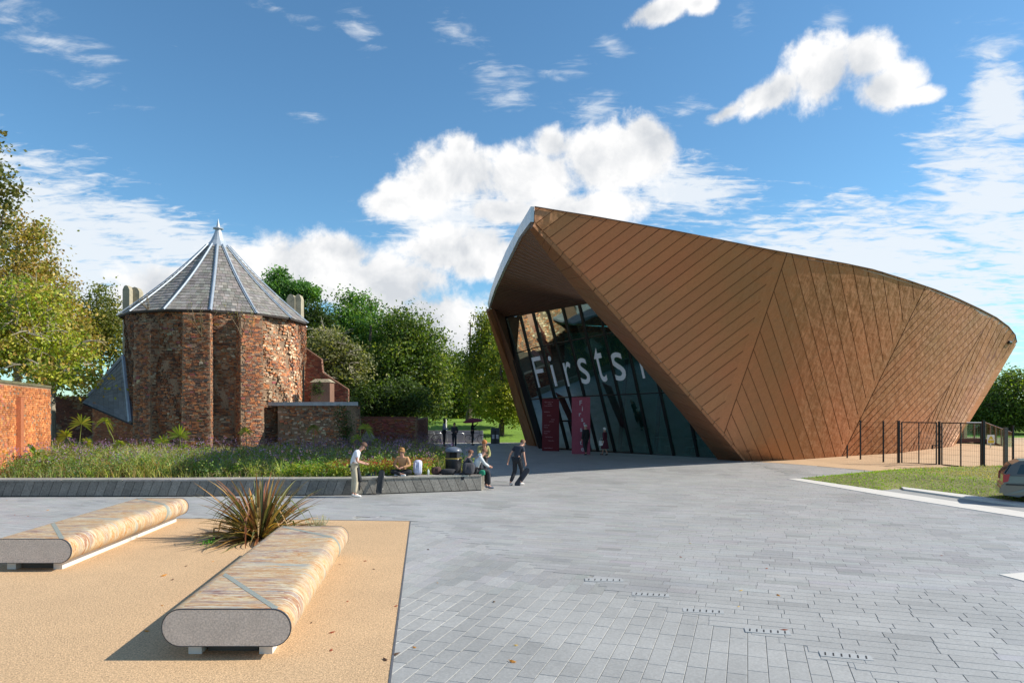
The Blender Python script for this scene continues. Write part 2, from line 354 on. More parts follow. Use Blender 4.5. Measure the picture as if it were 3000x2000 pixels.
fc_ = pavers(cd, cn, .32, .5, .8, lambda x, y: inside_np(x, y, court_edge), .02, .017)
def tone(C):
    n = len(C); base = np.array((.352, .352, .340)); big = noise2(C[:, 0], C[:, 1], .55, 1); mid = noise2(C[:, 0], C[:, 1], 1.7, 2)
    k = rng.normal(1, .035, n)*(1-.14*np.clip((big-.62)*5, 0, 1)*(mid > .35)); dk = rng.random(n) < .04; k[dk] *= rng.uniform(.80, .92, dk.sum())
    near = np.clip((11-C[:, 1])/6, 0, 1)[:, None]; c = base*k[:, None]*(1+rng.normal(0, .012, (n, 3)))
    c[:, 2] *= 1.02; return c
allC = []; sets = []
for q in (fa, fb, fc_):
    sets.append((q, tone(q[0])))
cen = np.concatenate([q[0][0] for q in sets]); ex = np.concatenate([q[0][1] for q in sets]); ey = np.concatenate([q[0][2] for q in sets]); ez = np.concatenate([q[0][3] for q in sets]); tc_ = np.concatenate([q[1] for q in sets])
vis = (np.abs(cen[:, 0]/cen[:, 1]) < .76) & (cen[:, 1] > 6.85)
size = np.where(vis, 1/cen[:, 1]**2.0, 0); order = np.argsort(-size); top = order[:300]; rest = order[300:]
V, Fc, C_ = boxes_np(cen[rest], ex[rest], ey[rest], ez[rest], tc_[rest])
o = link('paver_field', mesh_np('paver_field', V, Fc, C_, m_paver), plaza); o['kind'] = 'stuff'
pm = []
for k in range(14):
    b = MB(); t = .355*(.80+.035*k); c = (t*.99, t*.99, t*.957); z = .5; e = .012
    b.hull([(-.5, -.5, -.5), (.5, -.5, -.5), (.5, .5, -.5), (-.5, .5, -.5)], [(-.5, -.5, .36), (.5, -.5, .36), (.5, .5, .36), (-.5, .5, .36)], c)
    b.hull([(-.5, -.5, .36), (.5, -.5, .36), (.5, .5, .36), (-.5, .5, .36)], [(-.493, -.485, .5), (.493, -.485, .5), (.493, .485, .5), (-.493, .485, .5)], c); pm.append(b.mesh('paver', m_paver))
for i in top:
    lum = tc_[i].mean()/.355; k = int(min(13, max(0, round((lum-.80)/.035)))); o = link('paver', pm[k], plaza, tuple(cen[i]))
    o.rotation_euler = (rnd.gauss(0, .0015), rnd.gauss(0, .0015), math.atan2(ex[i][1], ex[i][0])); o.scale = (2*np.linalg.norm(ex[i]), 2*np.linalg.norm(ey[i]), .03)
res = sheet('resin_gravel_paving', resin_poly, .024, m_resin)
eb = MB()
for p, q in zip(resin_poly[:3], resin_poly[1:4]):
    p = Vector((*p, 0)); q = Vector((*q, 0)); d = (q-p); n_ = Vector((-d.y, d.x, 0)).normalized()*.012
    eb.hull([p-n_, q-n_, q+n_, p+n_], [v+Vector((0, 0, .03)) for v in (p-n_, q-n_, q+n_, p+n_)])
eb.build('edging', mat('steel_edging', (.10, .10, .11), rough=.5, var=.3, vs=9), res)
# kerbs, lawn triangle, apron
def px_poly(pts, z=0): return [g2(x, y, z) for x, y in pts]
def slab(name, pts, z0, z1, m, parent=None, label=None):
    b = MB(); b.prism(px_poly(pts), z0, z1); o = b.build(name, m, parent)
    if not parent: o['kind'] = 'structure'
    return o
slab('kerb', [(2306, 1404), (2343, 1403), (2580, 1438), (3000, 1502), (3250, 1540), (3250, 1562), (3000, 1519), (2598, 1455)], 0, .034, m_white)
slab('kerb', [(2641, 1431.5), (2934, 1469), (3000, 1478), (3250, 1512), (3250, 1524), (3000, 1488), (2806, 1461), (2648, 1438)], 0, .08, m_white)
slab('white_paving', [(2928, 1687), (3000, 1681), (3260, 1660), (3400, 1790), (3000, 1706)], 0, .032, m_white)
m_asph = mat('grey_footway', (.30, .30, .29), rough=.9, var=.12, vs=2, fine=.12, fs=30)
fw = slab('footway', [(2580, 1440), (2644, 1437), (2806, 1461), (3000, 1488), (3250, 1524), (3250, 1540), (3000, 1502)], 0, .028, m_asph)
b = MB()
for x in np.arange(13.2, 17.5, .11):
    pass
slab('parking_bay', [(2934, 1468), (3000, 1476), (3250, 1508), (3400, 1480), (3000, 1455)], 0, .012, mat('tarmac', (.05, .05, .052), rough=.9, var=.2, fine=.2))
# banked grass mound with real height
m_bank = mat('bank_ground', (.20, .19, .065), rough=.95, var=.35, vs=1.2, fine=.3, fs=14, bump=.6, bs=25)
def mound():
    xs = np.linspace(10.5, 34, 95); ys = np.linspace(15, 36.5, 90); poly = [g2(2343, 1403), g2(2580, 1438), g2(2641, 1432), g2(2934, 1469), g2(3150, 1490), (32, 24), (32, 33), g2(2884, 1374), g2(2570, 1382)]
    pp = [Vector((*p, 0)) for p in poly]
    def dist(x, y):
        r = 1e9
        for i in range(len(pp)):
            a = pp[i]; b = pp[(i+1) % len(pp)]; d = b-a; t = max(0, min(1, ((x-a.x)*d.x+(y-a.y)*d.y)/d.length_squared)); r = min(r, math.hypot(x-a.x-d.x*t, y-a.y-d.y*t))
        return r
    V = []; idx = {}; Fq = []
    H = {}
    for j, y in enumerate(ys):
        for i, x in enumerate(xs):
            k = inside(x, y, poly); dd = dist(x, y); z = .02+.34*min(1, dd/2.2)*(1 if k else 0)-(.0 if k else min(.12, dd*.5))
            V.append((x, y, z)); H[(i, j)] = z
    n = len(xs)
    for j in range(len(ys)-1):
        for i in range(n-1):
            if inside((xs[i]+xs[i+1])/2, (ys[j]+ys[j+1])/2, poly): Fq.append((j*n+i, j*n+i+1, (j+1)*n+i+1, (j+1)*n+i))
    o = link('grass_bank', mesh_np('grass_bank', V, Fq, None, m_bank, True)); o['kind'] = 'structure'
    return poly, dist
mpoly, mdist = mound()
def grass_on():
    n = 34000; x = rng.uniform(11, 31, n*3); y = rng.uniform(16, 36, n*3); k = inside_np(x, y, mpoly) & (np.abs(x) < y*.77); x, y = x[k][:n], y[k][:n]
    z = np.array([.02+.34*min(1, mdist(a, b)/2.2) for a, b in zip(x, y)])
    dry = noise2(x, y, 1.1, 5)*.6+noise2(x, y, 3.3, 6)*.4; n = len(x); left = np.clip((17-x)/4, 0, 1)
    g = pick([(.16, .30, .02), (.24, .38, .03), (.30, .38, .06)], n); d = pick([(.36, .30, .14), (.42, .34, .18), (.28, .25, .10)], n)
    m_ = ((dry+rng.normal(0, .12, n)-left*.3) > .50)[:, None]; col = np.where(m_, d, g)
    P = blades_np(np.column_stack([x, y, z-.02]), rng.uniform(0, 6.28, n), rng.uniform(.04, .10, n)*(1+.9*(rng.random(n) < .05)), rng.uniform(.018, .035, n), rng.uniform(.2, .9, n), col, 2)
    o = link('bank_grass', mesh_np('bank_grass', *P, leafmat('leaf'))); tagp(o, 'rough patchy green and dry grass on the bank by the fence', 'grass', kind='stuff')
grass_on()
# tan apron round the foot of the copper building, rising at the far right
def apron_mesh():
    b = MB(); front = [(2195, 1351.5), (2300, 1358), (2400, 1366), (2580, 1382), (2700, 1379), (2880, 1374), (2960, 1372), (3100, 1368)]
    mid = [(14, 37.5, .02), (17, 38.5, .05), (20, 40, .10), (23, 40.5, .12), (26, 41.5, .30), (29.5, 43, .42), (33, 43, .2), (40, 44, .05)]
    back = [(14, 50, .02), (17, 50, .05), (20, 50, .1), (23, 52, .12), (28, 55, .5), (34, 58, .5), (44, 60, .2), (60, 60, .05)]
    fr = [(*g2(x, y), .022) for x, y in front]; rows = [fr, mid, back]; V = [v for r in rows for v in r]; n = len(fr)
    Fq = [(j*n+i, j*n+i+1, (j+1)*n+i+1, (j+1)*n+i) for j in range(2) for i in range(n-1)]
    b.add(V, Fq); o = b.build('apron', mat('apron_gravel', (.50, .34, .20), rough=.9, var=.08, vs=1, fine=.2, fs=40)); o['kind'] = 'structure'
apron_mesh()
# far lawns and paths
m_lawn = mat('far_lawn', (.14, .25, .015), rough=.95, var=.25, vs=.6, fine=.2, fs=6)
b = MB(); b.add([(-14, 55.4, .02), (6, 55.4, .02), (10, 75, 1.6), (-16, 75, 1.6)], [(0, 1, 2, 3)]); b.add([(-16, 75, 1.6), (10, 75, 1.6), (10, 90, 1.7), (-16, 90, 1.7)], [(0, 1, 2, 3)]); o = b.build('lawn', m_lawn); o['kind'] = 'structure'
b = MB(); b.add([(30, 62, .02), (120, 62, .02), (140, 130, .5), (34, 130, .5)], [(0, 1, 2, 3)]); o = b.build('lawn', m_lawn); o['kind'] = 'structure'
b = MB(); b.add([(-14, 54.9, .012), (3, 54.9, .012), (3, 55.3, .012), (-14, 55.3, .012)], [(0, 1, 2, 3)]); o = b.build('path', mat('pale_path', (.55, .50, .42), rough=.9, var=.1)); o['kind'] = 'structure'
# slotted drains along the joint of the two paving fields
m_slab = mat('drain_stone', (.36, .37, .37), rough=.65, var=.1, fine=.12, fs=40)
words = ['farthest of the slotted drain slabs in the grey paving', 'slotted drain slab second from the farthest in the paving', 'middle one of the slotted drain slabs in the grey paving', 'slotted drain slab next to the nearest one in the paving', 'nearest slotted drain slab at the bottom right of the paving']
for (x0, y0, x1, y1), lb in zip([(1725, 1701, 1815, 1703), (1864, 1743, 1948, 1747), (2014, 1791, 2107, 1796), (2197, 1850, 2300, 1857), (2418, 1920, 2538, 1931)], words):
    p = Vector((*g2(x0, y0), 0)); q = Vector((*g2(x1, y1), 0)); d = (q-p).normalized(); n_ = Vector((-d.y, d.x, 0)); L_ = (q-p).length
    b = MB(); p0 = p-d*.05-n_*.07; 
    cs = [p-d*.06-n_*.085, q+d*.06-n_*.085, q+d*.06+n_*.085, p-d*.06+n_*.085]
    b.hull([c+Vector((0, 0, .005)) for c in cs], [c+Vector((0, 0, .026)) for c in cs]); o = b.build('drain_slab', m_slab); tagp(o, lb, 'drain', 'slotted drain slabs in the paving')
    sb = MB(); sb.box((0, 0, 0), (.008, .05, .004)); sm = sb.mesh('slot', m_dark)
    for k in range(6):
        c = p+(q-p)*(k/5); s_ = link('slot', sm, o, (c.x, c.y, .0245)); s_.rotation_euler.z = math.atan2(d.y, d.x)-.12
# ------------------------------------------------------------------ fallen leaves
lv = MB(); lv.add([(-.5, 0, .05), (-.1, .28, 0), (.5, 0, .12), (-.1, -.25, .02), (0, 0, .16)], [(0, 3, 4), (3, 2, 4), (2, 1, 4), (1, 0, 4)])
lms = []
for i, c in enumerate([(.55, .25, .05), (.30, .08, .04), (.12, .07, .05), (.60, .40, .12)]):
    b = MB(); b.v = lv.v[:]; b.f = lv.f[:]; b.c = [c]*4; lms.append(b.mesh('fallen_leaf', leafmat('leaf')))
leafpx = [(480, 1690, 0, 2.2), (545, 1662, 2, 1.2), (505, 1702, 2, 1.4), (475, 1778, 0, 1), (430, 1854, 0, 1.4), (624, 1648, 0, 1), (518, 1548, 2, 1), (1070, 1647, 1, 1.3), (1095, 1671, 2, 1), (1160, 1780, 1, 1.3), (1018, 1766, 1, 1), (1160, 1921, 2, 2), (1128, 1938, 2, 1.7), (973, 1858, 1, 1.6), (970, 1910, 1, 1.3), (912, 1829, 2, 1), (995, 1657, 2, .8),
    (1282, 1710, 0, .8), (1447, 1766, 2, 1.3), (1214, 1900, 0, 1.1), (1501, 1942, 0, 1.8), (1511, 1894, 3, 1), (1994, 1634, 1, 1.2), (2022, 1594, 3, 1), (2171, 1733, 3, 1.3), (2280, 1747, 0, 1.5), (2297, 1850, 1, 1.8), (2246, 1668, 1, 1.2), (2758, 1630, 1, 1), (2163, 1780, 3, 1), (1255, 1612, 2, 1.4), (140, 1496, 0, 1.6), (43, 1510, 1, 1.1), (82, 1514, 1, 1.1), (20, 1467, 0, 1), (365, 1459, 3, 1), (240, 1480, 1, .9), (310, 1472, 1, 1)]
for x, y, k, s_ in leafpx:
    X, Y = g2(x, y); onres = inside(X, Y, resin_poly); o = link('fallen_leaf', lms[k], None, (X, Y, .026 if onres else .021)); o.rotation_euler.z = rnd.uniform(0, 6.28); o.scale = (.062*s_,)*3
    tagp(o, 'small curled autumn leaf lying on the tan resin gravel' if onres else 'small curled autumn leaf lying on the grey stone paving', 'leaf', 'fallen leaves on the tan gravel' if onres else 'fallen leaves on the grey paving')
# ------------------------------------------------------------------ timber seat wall round the flower bed
m_wood = mat('weathered_timber', attr=True, rough=.85, var=.22, vs=3, stretch=(1, 1, 1), fine=.3, fs=22, bump=.3, bs=50)
SEAT = .56
fl = [(-40, 1459.5), (0, 1457), (500, 1456), (1035, 1452), (1411, 1438)]
fp = [Vector((*g2(x, y), 0)) for x, y in fl]; fp[0] = fp[1]+(fp[1]-fp[2]).normalized()*9
seat = empty('planter_seat_wall', fp[3], 0, 'long grey weathered timber seat wall in front of the flower bed', 'bench')
def wparent(o, par):
    o.parent = par; o.matrix_parent_inverse = Matrix.Translation(par.location).inverted(); return o
inn = [fp[i]+Vector((.06, .62, 0)) for i in range(5)]
b = MB()
for i in range(4): b.hull([fp[i]+Vector((0, .05, 0)), fp[i+1]+Vector((-.03 if i == 3 else 0, .05, 0)), inn[i+1]+Vector((-.12 if i == 3 else 0, 0, 0)), inn[i]], [v+Vector((0, 0, SEAT-.05)) for v in (fp[i]+Vector((0, .05, 0)), fp[i+1]+Vector((-.03 if i == 3 else 0, .05, 0)), inn[i+1]+Vector((-.12 if i == 3 else 0, 0, 0)), inn[i])], (.03, .028, .025))
wparent(b.build('frame', m_wood), seat)
segl = [0]
for i in range(4): segl.append(segl[-1]+(fp[i+1]-fp[i]).length)
def along(s):
    s = max(0, min(segl[-1]-1e-4, s))
    for i in range(4):
        if s <= segl[i+1]: t = (s-segl[i])/(segl[i+1]-segl[i]); return fp[i].lerp(fp[i+1], t), (fp[i+1]-fp[i]).normalized()
def plank(s0, s1, ln0, ln1, c):
    """face board between slanted joints; ln = lean of the joint, metres over its height"""
    z0, z1 = .05, SEAT-.055; P = []
    for s, z in ((s0-ln0/2, z0), (s1-ln1/2, z0), (s1+ln1/2, z1), (s0+ln0/2, z1)):
        p, d = along(s); P.append(Vector((p.x, p.y, z)))
    p, d = along((s0+s1)/2); n_ = Vector((d.y, -d.x, 0))
    b = MB(); b.hull([q+n_*-.03 for q in P], [q+n_*.0 for q in P], c); b.f[-6] = b.f[-6]; o = b.build('plank', m_wood); wparent(o, seat)
s = .3; split = segl[3]
while s < split-.35:
    w = .285+rnd.uniform(-.01, .01); t = rnd.uniform(.15, .21)*(1.15 if s > split-6 else 1); plank(s, s+w-.014, .17, .17, (t, t*.92, t*.82)); s += w  # boards left of the fold are darker: that face's shade in their colour
plank(s, split+.02, .17, -.02, (.15, .135, .115)); s = split+.035
plank(s, s+.2, -.02, -.19, (.26, .235, .19)); s += .214
while s < segl[-1]-.30:
    w = .285+rnd.uniform(-.01, .01); t = rnd.uniform(.20, .27); plank(s, s+w-.014, -.20, -.20, (t, t*.92, t*.80)); s += w
plank(s, segl[-1], -.20, 0, (.25, .23, .2))
s = 0
while s < segl[-1]-.2:            # top boards
    e = min(segl[-1], s+1.9)
    brk = [x for x in segl[1:-1] if s < x < e]
    if brk and brk[0]-s > .3: e = brk[0]
    p, d = along(s+.01); q, d2 = along(e-.01); t = rnd.uniform(.26, .34); b = MB(); n_ = Vector((d.y, -d.x, 0))*.025
    for k in range(4):
        o0 = Vector((0, .155*k, 0)); o1 = Vector((0, .155*(k+1)-.012, 0)); c = jit((t, t*.93, t*.82), .1)
        b.hull([p+n_*(k == 0)+o0+Vector((0, 0, SEAT-.05)), q+n_*(k == 0)+o0+Vector((0, 0, SEAT-.05)), q+o1+Vector((0, 0, SEAT-.05)), p+o1+Vector((0, 0, SEAT-.05))],
               [p+n_*(k == 0)+o0+Vector((0, 0, SEAT)), q+n_*(k == 0)+o0+Vector((0, 0, SEAT)), q+o1+Vector((0, 0, SEAT)), p+o1+Vector((0, 0, SEAT))], c)
    wparent(b.build('seat_board', m_wood), seat); s = e+.006
# end face boards
e0 = fp[4]; e1 = inn[4]; b = MB()
b.hull([e0+Vector((.0, 0, .0)), e1+Vector((0, 0, 0)), e1+Vector((-.03, 0, 0)), e0+Vector((-.03, .03, 0))], [v+Vector((0, 0, SEAT-.055)) for v in (e0, e1, e1+Vector((-.03, 0, 0)), e0+Vector((-.03, .03, 0)))], (.3, .27, .22)); wparent(b.build('end_board', m_wood), seat)
# flower bed soil
bed = [(p.x, p.y+.55) for p in fp[:4]]+[(inn[4].x-.1, inn[4].y), (-3.2, 33), (-6.2, 46), (-16, 50), (-40, 50)]
sheet('flower_bed_soil', bed, .44, m_soil)
b = MB(); pr = [Vector((inn[4].x-.1, inn[4].y, 0)), Vector((-3.2, 33, 0)), Vector((-6.2, 46, 0))]
for p, q in zip(pr, pr[1:]): b.hull([p, q, q-Vector((.15, 0, 0)), p-Vector((.15, 0, 0))], [v+Vector((0, 0, .5)) for v in (p, q, q-Vector((.15, 0, 0)), p-Vector((.15, 0, 0)))], (.2, .18, .15))
tagp(b.build('planter_edge', m_wood), 'low timber edge along the right side of the flower bed', 'edging')
# ------------------------------------------------------------------ two mosaic benches
def mosaic():
    M_ = bpy.data.materials.new('mosaic'); M_.use_nodes = True; nt = M_.node_tree; N = nt.nodes; L = nt.links; b = N['Principled BSDF']
    uv = N.new('ShaderNodeUVMap'); uv.uv_map = 'UVMap'
    def nz(sx, sy, scale, det, dist=0, off=0, rough=.6):
        mp = N.new('ShaderNodeMapping'); mp.inputs['Scale'].default_value = (sx, sy, 1); mp.inputs['Location'].default_value = (off, off*.7, off); L.new(uv.outputs[0], mp.inputs[0])
        n = N.new('ShaderNodeTexNoise'); n.inputs['Scale'].default_value = scale; n.inputs['Detail'].default_value = det; n.inputs['Distortion'].default_value = dist; n.inputs['Roughness'].default_value = rough; L.new(mp.outputs[0], n.inputs[0]); return n.outputs[0]
    def ramp(src, els):
        r = N.new('ShaderNodeValToRGB'); L.new(src, r.inputs[0]); cr = r.color_ramp
        while len(cr.elements) < len(els): cr.elements.new(.5)
        for e, (p, c) in zip(cr.elements, els): e.position = p; e.color = (*c, 1)
        return r.outputs[0]
    # u along the bench in metres, v round the profile in metres: streaks run round the profile
    mq = N.new('ShaderNodeMapping'); mq.inputs['Scale'].default_value = (75, 22, 1); L.new(uv.outputs[0], mq.inputs[0]); fl_ = N.new('ShaderNodeVectorMath'); fl_.operation = 'FLOOR'; L.new(mq.outputs[0], fl_.inputs[0]); wn = N.new('ShaderNodeTexWhiteNoise'); L.new(fl_.outputs[0], wn.inputs[0])
    def chip(sock, k):
        q = N.new('ShaderNodeMath'); q.operation = 'MULTIPLY_ADD'; g_ = N.new('ShaderNodeMath'); g_.operation = 'MULTIPLY_ADD'; L.new(sock, g_.inputs[0]); g_.inputs[1].default_value = 1.25; g_.inputs[2].default_value = -.125; L.new(wn.outputs[0], q.inputs[0]); q.inputs[1].default_value = k; L.new(g_.outputs[0], q.inputs[2]); q2 = N.new('ShaderNodeMath'); q2.operation = 'SUBTRACT'; L.new(q.outputs[0], q2.inputs[0]); q2.inputs[1].default_value = k/2; return q2.outputs[0]
    a = chip(nz(4.6, .62, 1.0, 4, .6, 0, .60), .045); bb = chip(nz(5.0, .6, 1.0, 4, .5, 5, .62), .045); c3 = nz(1.1, .5, 1, 3, .5, 9)
    c1 = ramp(a, [(.34, (.50, .50, .44)), (.40, (.80, .68, .45)), (.455, (.70, .32, .08)), (.48, (.62, .25, .08)), (.505, (.84, .74, .52)), (.54, (.74, .42, .12)), (.58, (.82, .74, .56)), (.63, (.62, .30, .10)), (.70, (.70, .52, .28))])
    c2 = ramp(bb, [(.36, (.80, .72, .54)), (.43, (.38, .12, .06)), (.48, (.80, .58, .28)), (.52, (.82, .75, .58)), (.56, (.48, .20, .10)), (.61, (.55, .55, .50)), (.67, (.30, .14, .11))])
    fc = N.new('ShaderNodeMapRange'); L.new(c3, fc.inputs[0]); fc.inputs[1].default_value = .42; fc.inputs[2].default_value = .62
    mx = N.new('ShaderNodeMix'); mx.data_type = 'RGBA'; L.new(fc.outputs[0], mx.inputs[0]); L.new(c1, mx.inputs[6]); L.new(c2, mx.inputs[7])
    br = N.new('ShaderNodeTexBrick'); br.inputs['Scale'].default_value = 1; br.inputs['Brick Width'].default_value = .030; br.inputs['Row Height'].default_value = .011; br.inputs['Mortar Size'].default_value = .0009; br.inputs['Color1'].default_value = (1, 1, 1, 1); br.inputs['Color2'].default_value = (.80, .82, .85, 1); br.inputs['Mortar'].default_value = (.72, .7, .66, 1)
    mp = N.new('ShaderNodeMapping'); mp.inputs['Rotation'].default_value = (0, 0, math.pi/2); L.new(uv.outputs[0], mp.inputs[0]); L.new(mp.outputs[0], br.inputs[0])
    mm = N.new('ShaderNodeMix'); mm.data_type = 'RGBA'; mm.blend_type = 'MULTIPLY'; mm.inputs[0].default_value = 1; L.new(mx.outputs[2], mm.inputs[6]); L.new(br.outputs['Color'], mm.inputs[7])
    dk = N.new('ShaderNodeVectorMath'); dk.operation = 'SCALE'; dk.inputs['Scale'].default_value = .80; L.new(mm.outputs[2], dk.inputs[0]); L.new(dk.outputs[0], b.inputs['Base Color']); b.inputs['Roughness'].default_value = .42; return M_
m_mosaic = mosaic()
m_conc = mat('bench_concrete', (.64, .565, .50), rough=.85, var=.10, vs=5, fine=.30, fs=50, bump=.35, bs=120)
m_band = mat('inlay_band', (.27, .29, .255), rough=.5, var=.15, vs=30, fine=.25, fs=90)
m_rail = mat('white_rail', (.66, .64, .60), rough=.6, var=.06)
m_trim = mat('trim', (.03, .035, .045), rough=.5)
def bench(P0, P1, width, label):
    """P0,P1: axis points on the ground at the near and far end; end faces square to the view line"""
    P0 = Vector((*P0, 0)); P1 = Vector((*P1, 0)); ax = P1-P0; Ln = ax.length; root = empty('mosaic_bench', P0, 0, label, 'bench', 'mosaic stone benches')
    z0, z1 = .165, .575; r = (z1-z0)/2; hw = width/2; zc = (z0+z1)/2
    prof = [(x, z1) for x in np.linspace(-(hw-r), hw-r, 9)]+[(hw-r+r*math.sin(t), zc+r*math.cos(t)) for t in np.linspace(0, math.pi, 15)[1:]]+[(x, z0) for x in np.linspace(hw-r, -(hw-r), 5)[1:]]+[(-(hw-r)-r*math.sin(t), zc-r*math.cos(t)) for t in np.linspace(0, math.pi, 15)[1:-1]]
    n = len(prof); arc = [0]
    for i in range(n): a, c = prof[i], prof[(i+1) % n]; arc.append(arc[-1]+math.hypot(c[0]-a[0], c[1]-a[1]))
    ns = 24; V = []
    pos = lambda t, p, off=0: Vector((ax.x*t+p[0], ax.y*t, p[1]))
    for i in range(ns+1):
        for p in prof: V.append(pos(i/ns, p))
    Fq = []; UV = []
    for i in range(ns):
        for k in range(n):
            k2 = (k+1) % n; Fq.append((i*n+k2, i*n+k, (i+1)*n+k, (i+1)*n+k2)); u0, u1 = i/ns*Ln, (i+1)/ns*Ln; UV += [(u0, arc[k+1]), (u0, arc[k]), (u1, arc[k]), (u1, arc[k+1])]
    me = mesh_np('mosaic_shell', [tuple(v) for v in V], Fq, None, m_mosaic, True); uvl = me.uv_layers.new(name='UVMap'); uvl.data.foreach_set('uv', np.array(UV, dtype=np.float32).ravel())
    link('mosaic_shell', me, root)
    for t, s_ in ((0, 1), (1, -1)):
        b = MB(); inner = [(x*.992, zc+(z-zc)*.975) for x, z in prof]
        ring = [pos(t, p)+Vector((0, s_*-.002, 0)) for p in inner]; b.add(ring, [tuple(range(n)) if s_ > 0 else tuple(range(n-1, -1, -1))]); b.build('end_face', m_conc, root)
        b = MB(); o1 = [pos(t, p)+Vector((0, s_*-.004, 0)) for p in [(x*1.0035, zc+(z-zc)*1.014) for x, z in prof]]; i1 = [pos(t, p)+Vector((0, s_*-.004, 0)) for p in inner]
        b.add(o1+i1+[v+Vector((0, s_*.03, 0)) for v in o1], [(k, (k+1) % n, n+(k+1) % n, n+k) for k in range(n)]+[(k, 2*n+k, 2*n+(k+1) % n, (k+1) % n) for k in range(n)]); b.build('edge_trim', m_trim, root)
    # inlaid bands crossing the top and running round the side
    for (ta, tb, w) in ((.30, .015, .075), (.985, .80, .07)):
        b = MB(); full = [i for i in range(0, 9)]+[9+i for i in range(0, 13)]; L0 = None; ring = []
        tot = len(full)-1
        for q, k in enumerate(full):
            f_ = q/tot; wx = min(1, (prof[k][0]+hw-r)/(2*(hw-r))) if k < 9 else 1+(k-8)*.03; t = ta+(tb-ta)*wx; p = prof[k]; nx = 0 if k < 9 else (p[0]-(hw-r))/r; nz = 1 if k < 9 else (p[1]-zc)/r
            off = Vector((nx*.003, 0, nz*.003))
            if t < 0: break
            ring.append((pos(max(0, t-w/Ln*.9), p)+off, pos(t+w/Ln*.9, p)+off))
        vs = [v for a in ring for v in a]; b.add(vs, [(2*i, 2*i+2, 2*i+3, 2*i+1) for i in range(len(ring)-1)]); b.build('inlay_band', m_band, root, True)
    for sx in (-1, 1):
        b = MB(); c = .40*sx; t0, t1 = .03, .97
        q = [pos(t0, (c-.075, 0)), pos(t0, (c+.075, 0)), pos(t1, (c+.075, 0)), pos(t1, (c-.075, 0))]; b.hull(q, [v+Vector((0, 0, .164)) for v in q]); b.build('plinth_rail', m_rail, root)
    b = MB(); q = [pos(.05, (-(hw-.43), 0)), pos(.05, (hw-.43, 0)), pos(.95, (hw-.43, 0)), pos(.95, (-(hw-.43), 0))]; b.hull(q, [v+Vector((0, 0, .16)) for v in q]); b.build('plinth_recess_shade', mat('plinth_shadow', (.10, .09, .08), rough=.9), root)  # dark block painted as the shaded recess between the rails
    # long white kerb beside the right side, as cast with the plinth
    return root
bench((-3.165, 7.56), (-3.80, 12.9), 1.43, 'nearer mosaic topped stone bench with rounded sides and red brown streaks')
bench((-8.22, 11.62), (-8.72, 16.9), 1.43, 'farther mosaic topped stone bench at the left with orange and cream streaks')
# ------------------------------------------------------------------ copper-clad building
m_cu = None
def copper():
    M_ = bpy.data.materials.new('copper_cladding'); M_.use_nodes = True; nt = M_.node_tree; N = nt.nodes; L = nt.links; b = N['Principled BSDF']
    g = N.new('ShaderNodeNewGeometry'); at_ = N.new('ShaderNodeAttribute'); at_.attribute_name = 'col'
    n = N.new('ShaderNodeTexNoise'); n.inputs['Scale'].default_value = .22; n.inputs['Detail'].default_value = 3; L.new(g.outputs['Position'], n.inputs[0])
    r = N.new('ShaderNodeValToRGB'); L.new(n.outputs[0], r.inputs[0]); r.color_ramp.elements[0].position = .35; r.color_ramp.elements[0].color = (.40, .168, .078, 1); r.color_ramp.elements[1].position = .62; r.color_ramp.elements[1].color = (.33, .165, .078, 1)
    mu = N.new('ShaderNodeMix'); mu.data_type = 'RGBA'; mu.blend_type = 'MULTIPLY'; mu.inputs[0].default_value = 1; L.new(r.outputs[0], mu.inputs[6]); L.new(at_.outputs[0], mu.inputs[7])
    n2 = N.new('ShaderNodeTexNoise'); n2.inputs['Scale'].default_value = 14; n2.inputs['Detail'].default_value = 6; L.new(g.outputs['Position'], n2.inputs[0]); mr = N.new('ShaderNodeMapRange'); L.new(n2.outputs[0], mr.inputs[0]); mr.inputs[3].default_value = .82; mr.inputs[4].default_value = 1.18
    sc = N.new('ShaderNodeVectorMath'); sc.operation = 'SCALE'; L.new(mu.outputs[2], sc.inputs[0]); L.new(mr.outputs[0], sc.inputs['Scale']); L.new(sc.outputs[0], b.inputs['Base Color'])
    b.inputs['Metallic'].default_value = .40; b.inputs['Roughness'].default_value = .56
    n3 = N.new('ShaderNodeTexNoise'); n3.inputs['Scale'].default_value = 2.1; n3.inputs['Detail'].default_value = 2; L.new(g.outputs['Position'], n3.inputs[0])
    bp = N.new('ShaderNodeBump'); bp.inputs['Strength'].default_value = .8; bp.inputs['Distance'].default_value = .11; L.new(n3.outputs[0], bp.inputs['Height']); L.new(bp.outputs[0], b.inputs['Normal'])
    return M_
m_cu = copper()
m_cuback = mat('seam_shadow', (.16, .065, .03), rough=.8, metal=.2, var=.1)
bld = empty('art_gallery_building', (12.4, 36.1, 0), 0, 'huge leaning copper clad gallery building with a glazed entrance under its prow', 'building')
def bp_(o): return wparent(o, bld)
def chord(pts, d0, d1):
    """give screen points on a straight edge depths between d0 and d1 (linear in 1/d)"""
    L_ = [0]
    for a, c in zip(pts, pts[1:]): L_.append(L_[-1]+math.hypot(c[0]-a[0], c[1]-a[1]))
    return [(p[0], p[1], 1/(1/d0+(1/d1-1/d0)*l/L_[-1])) for p, l in zip(pts, L_)]
roofP = [(1566,606,23),(1757,636,23.7),(2012,682,25.1),(2306,741,28.0),(2400,757,29.3),(2521,780,31.2),(2583,795,32.4),(2713,838,35.6),(2774,860,37.7),(2850,895,40.8),(2908,923,43.6),(2950,952,46.2),(2973,979,48.0),(2978,1002,49.2)]
openP = chord([(1566,650),(1624,712),(1716,809),(1839,947),(1925,1045),(2012,1141),(2122,1268),(2190,1350.5)], 23.0, 36.0)
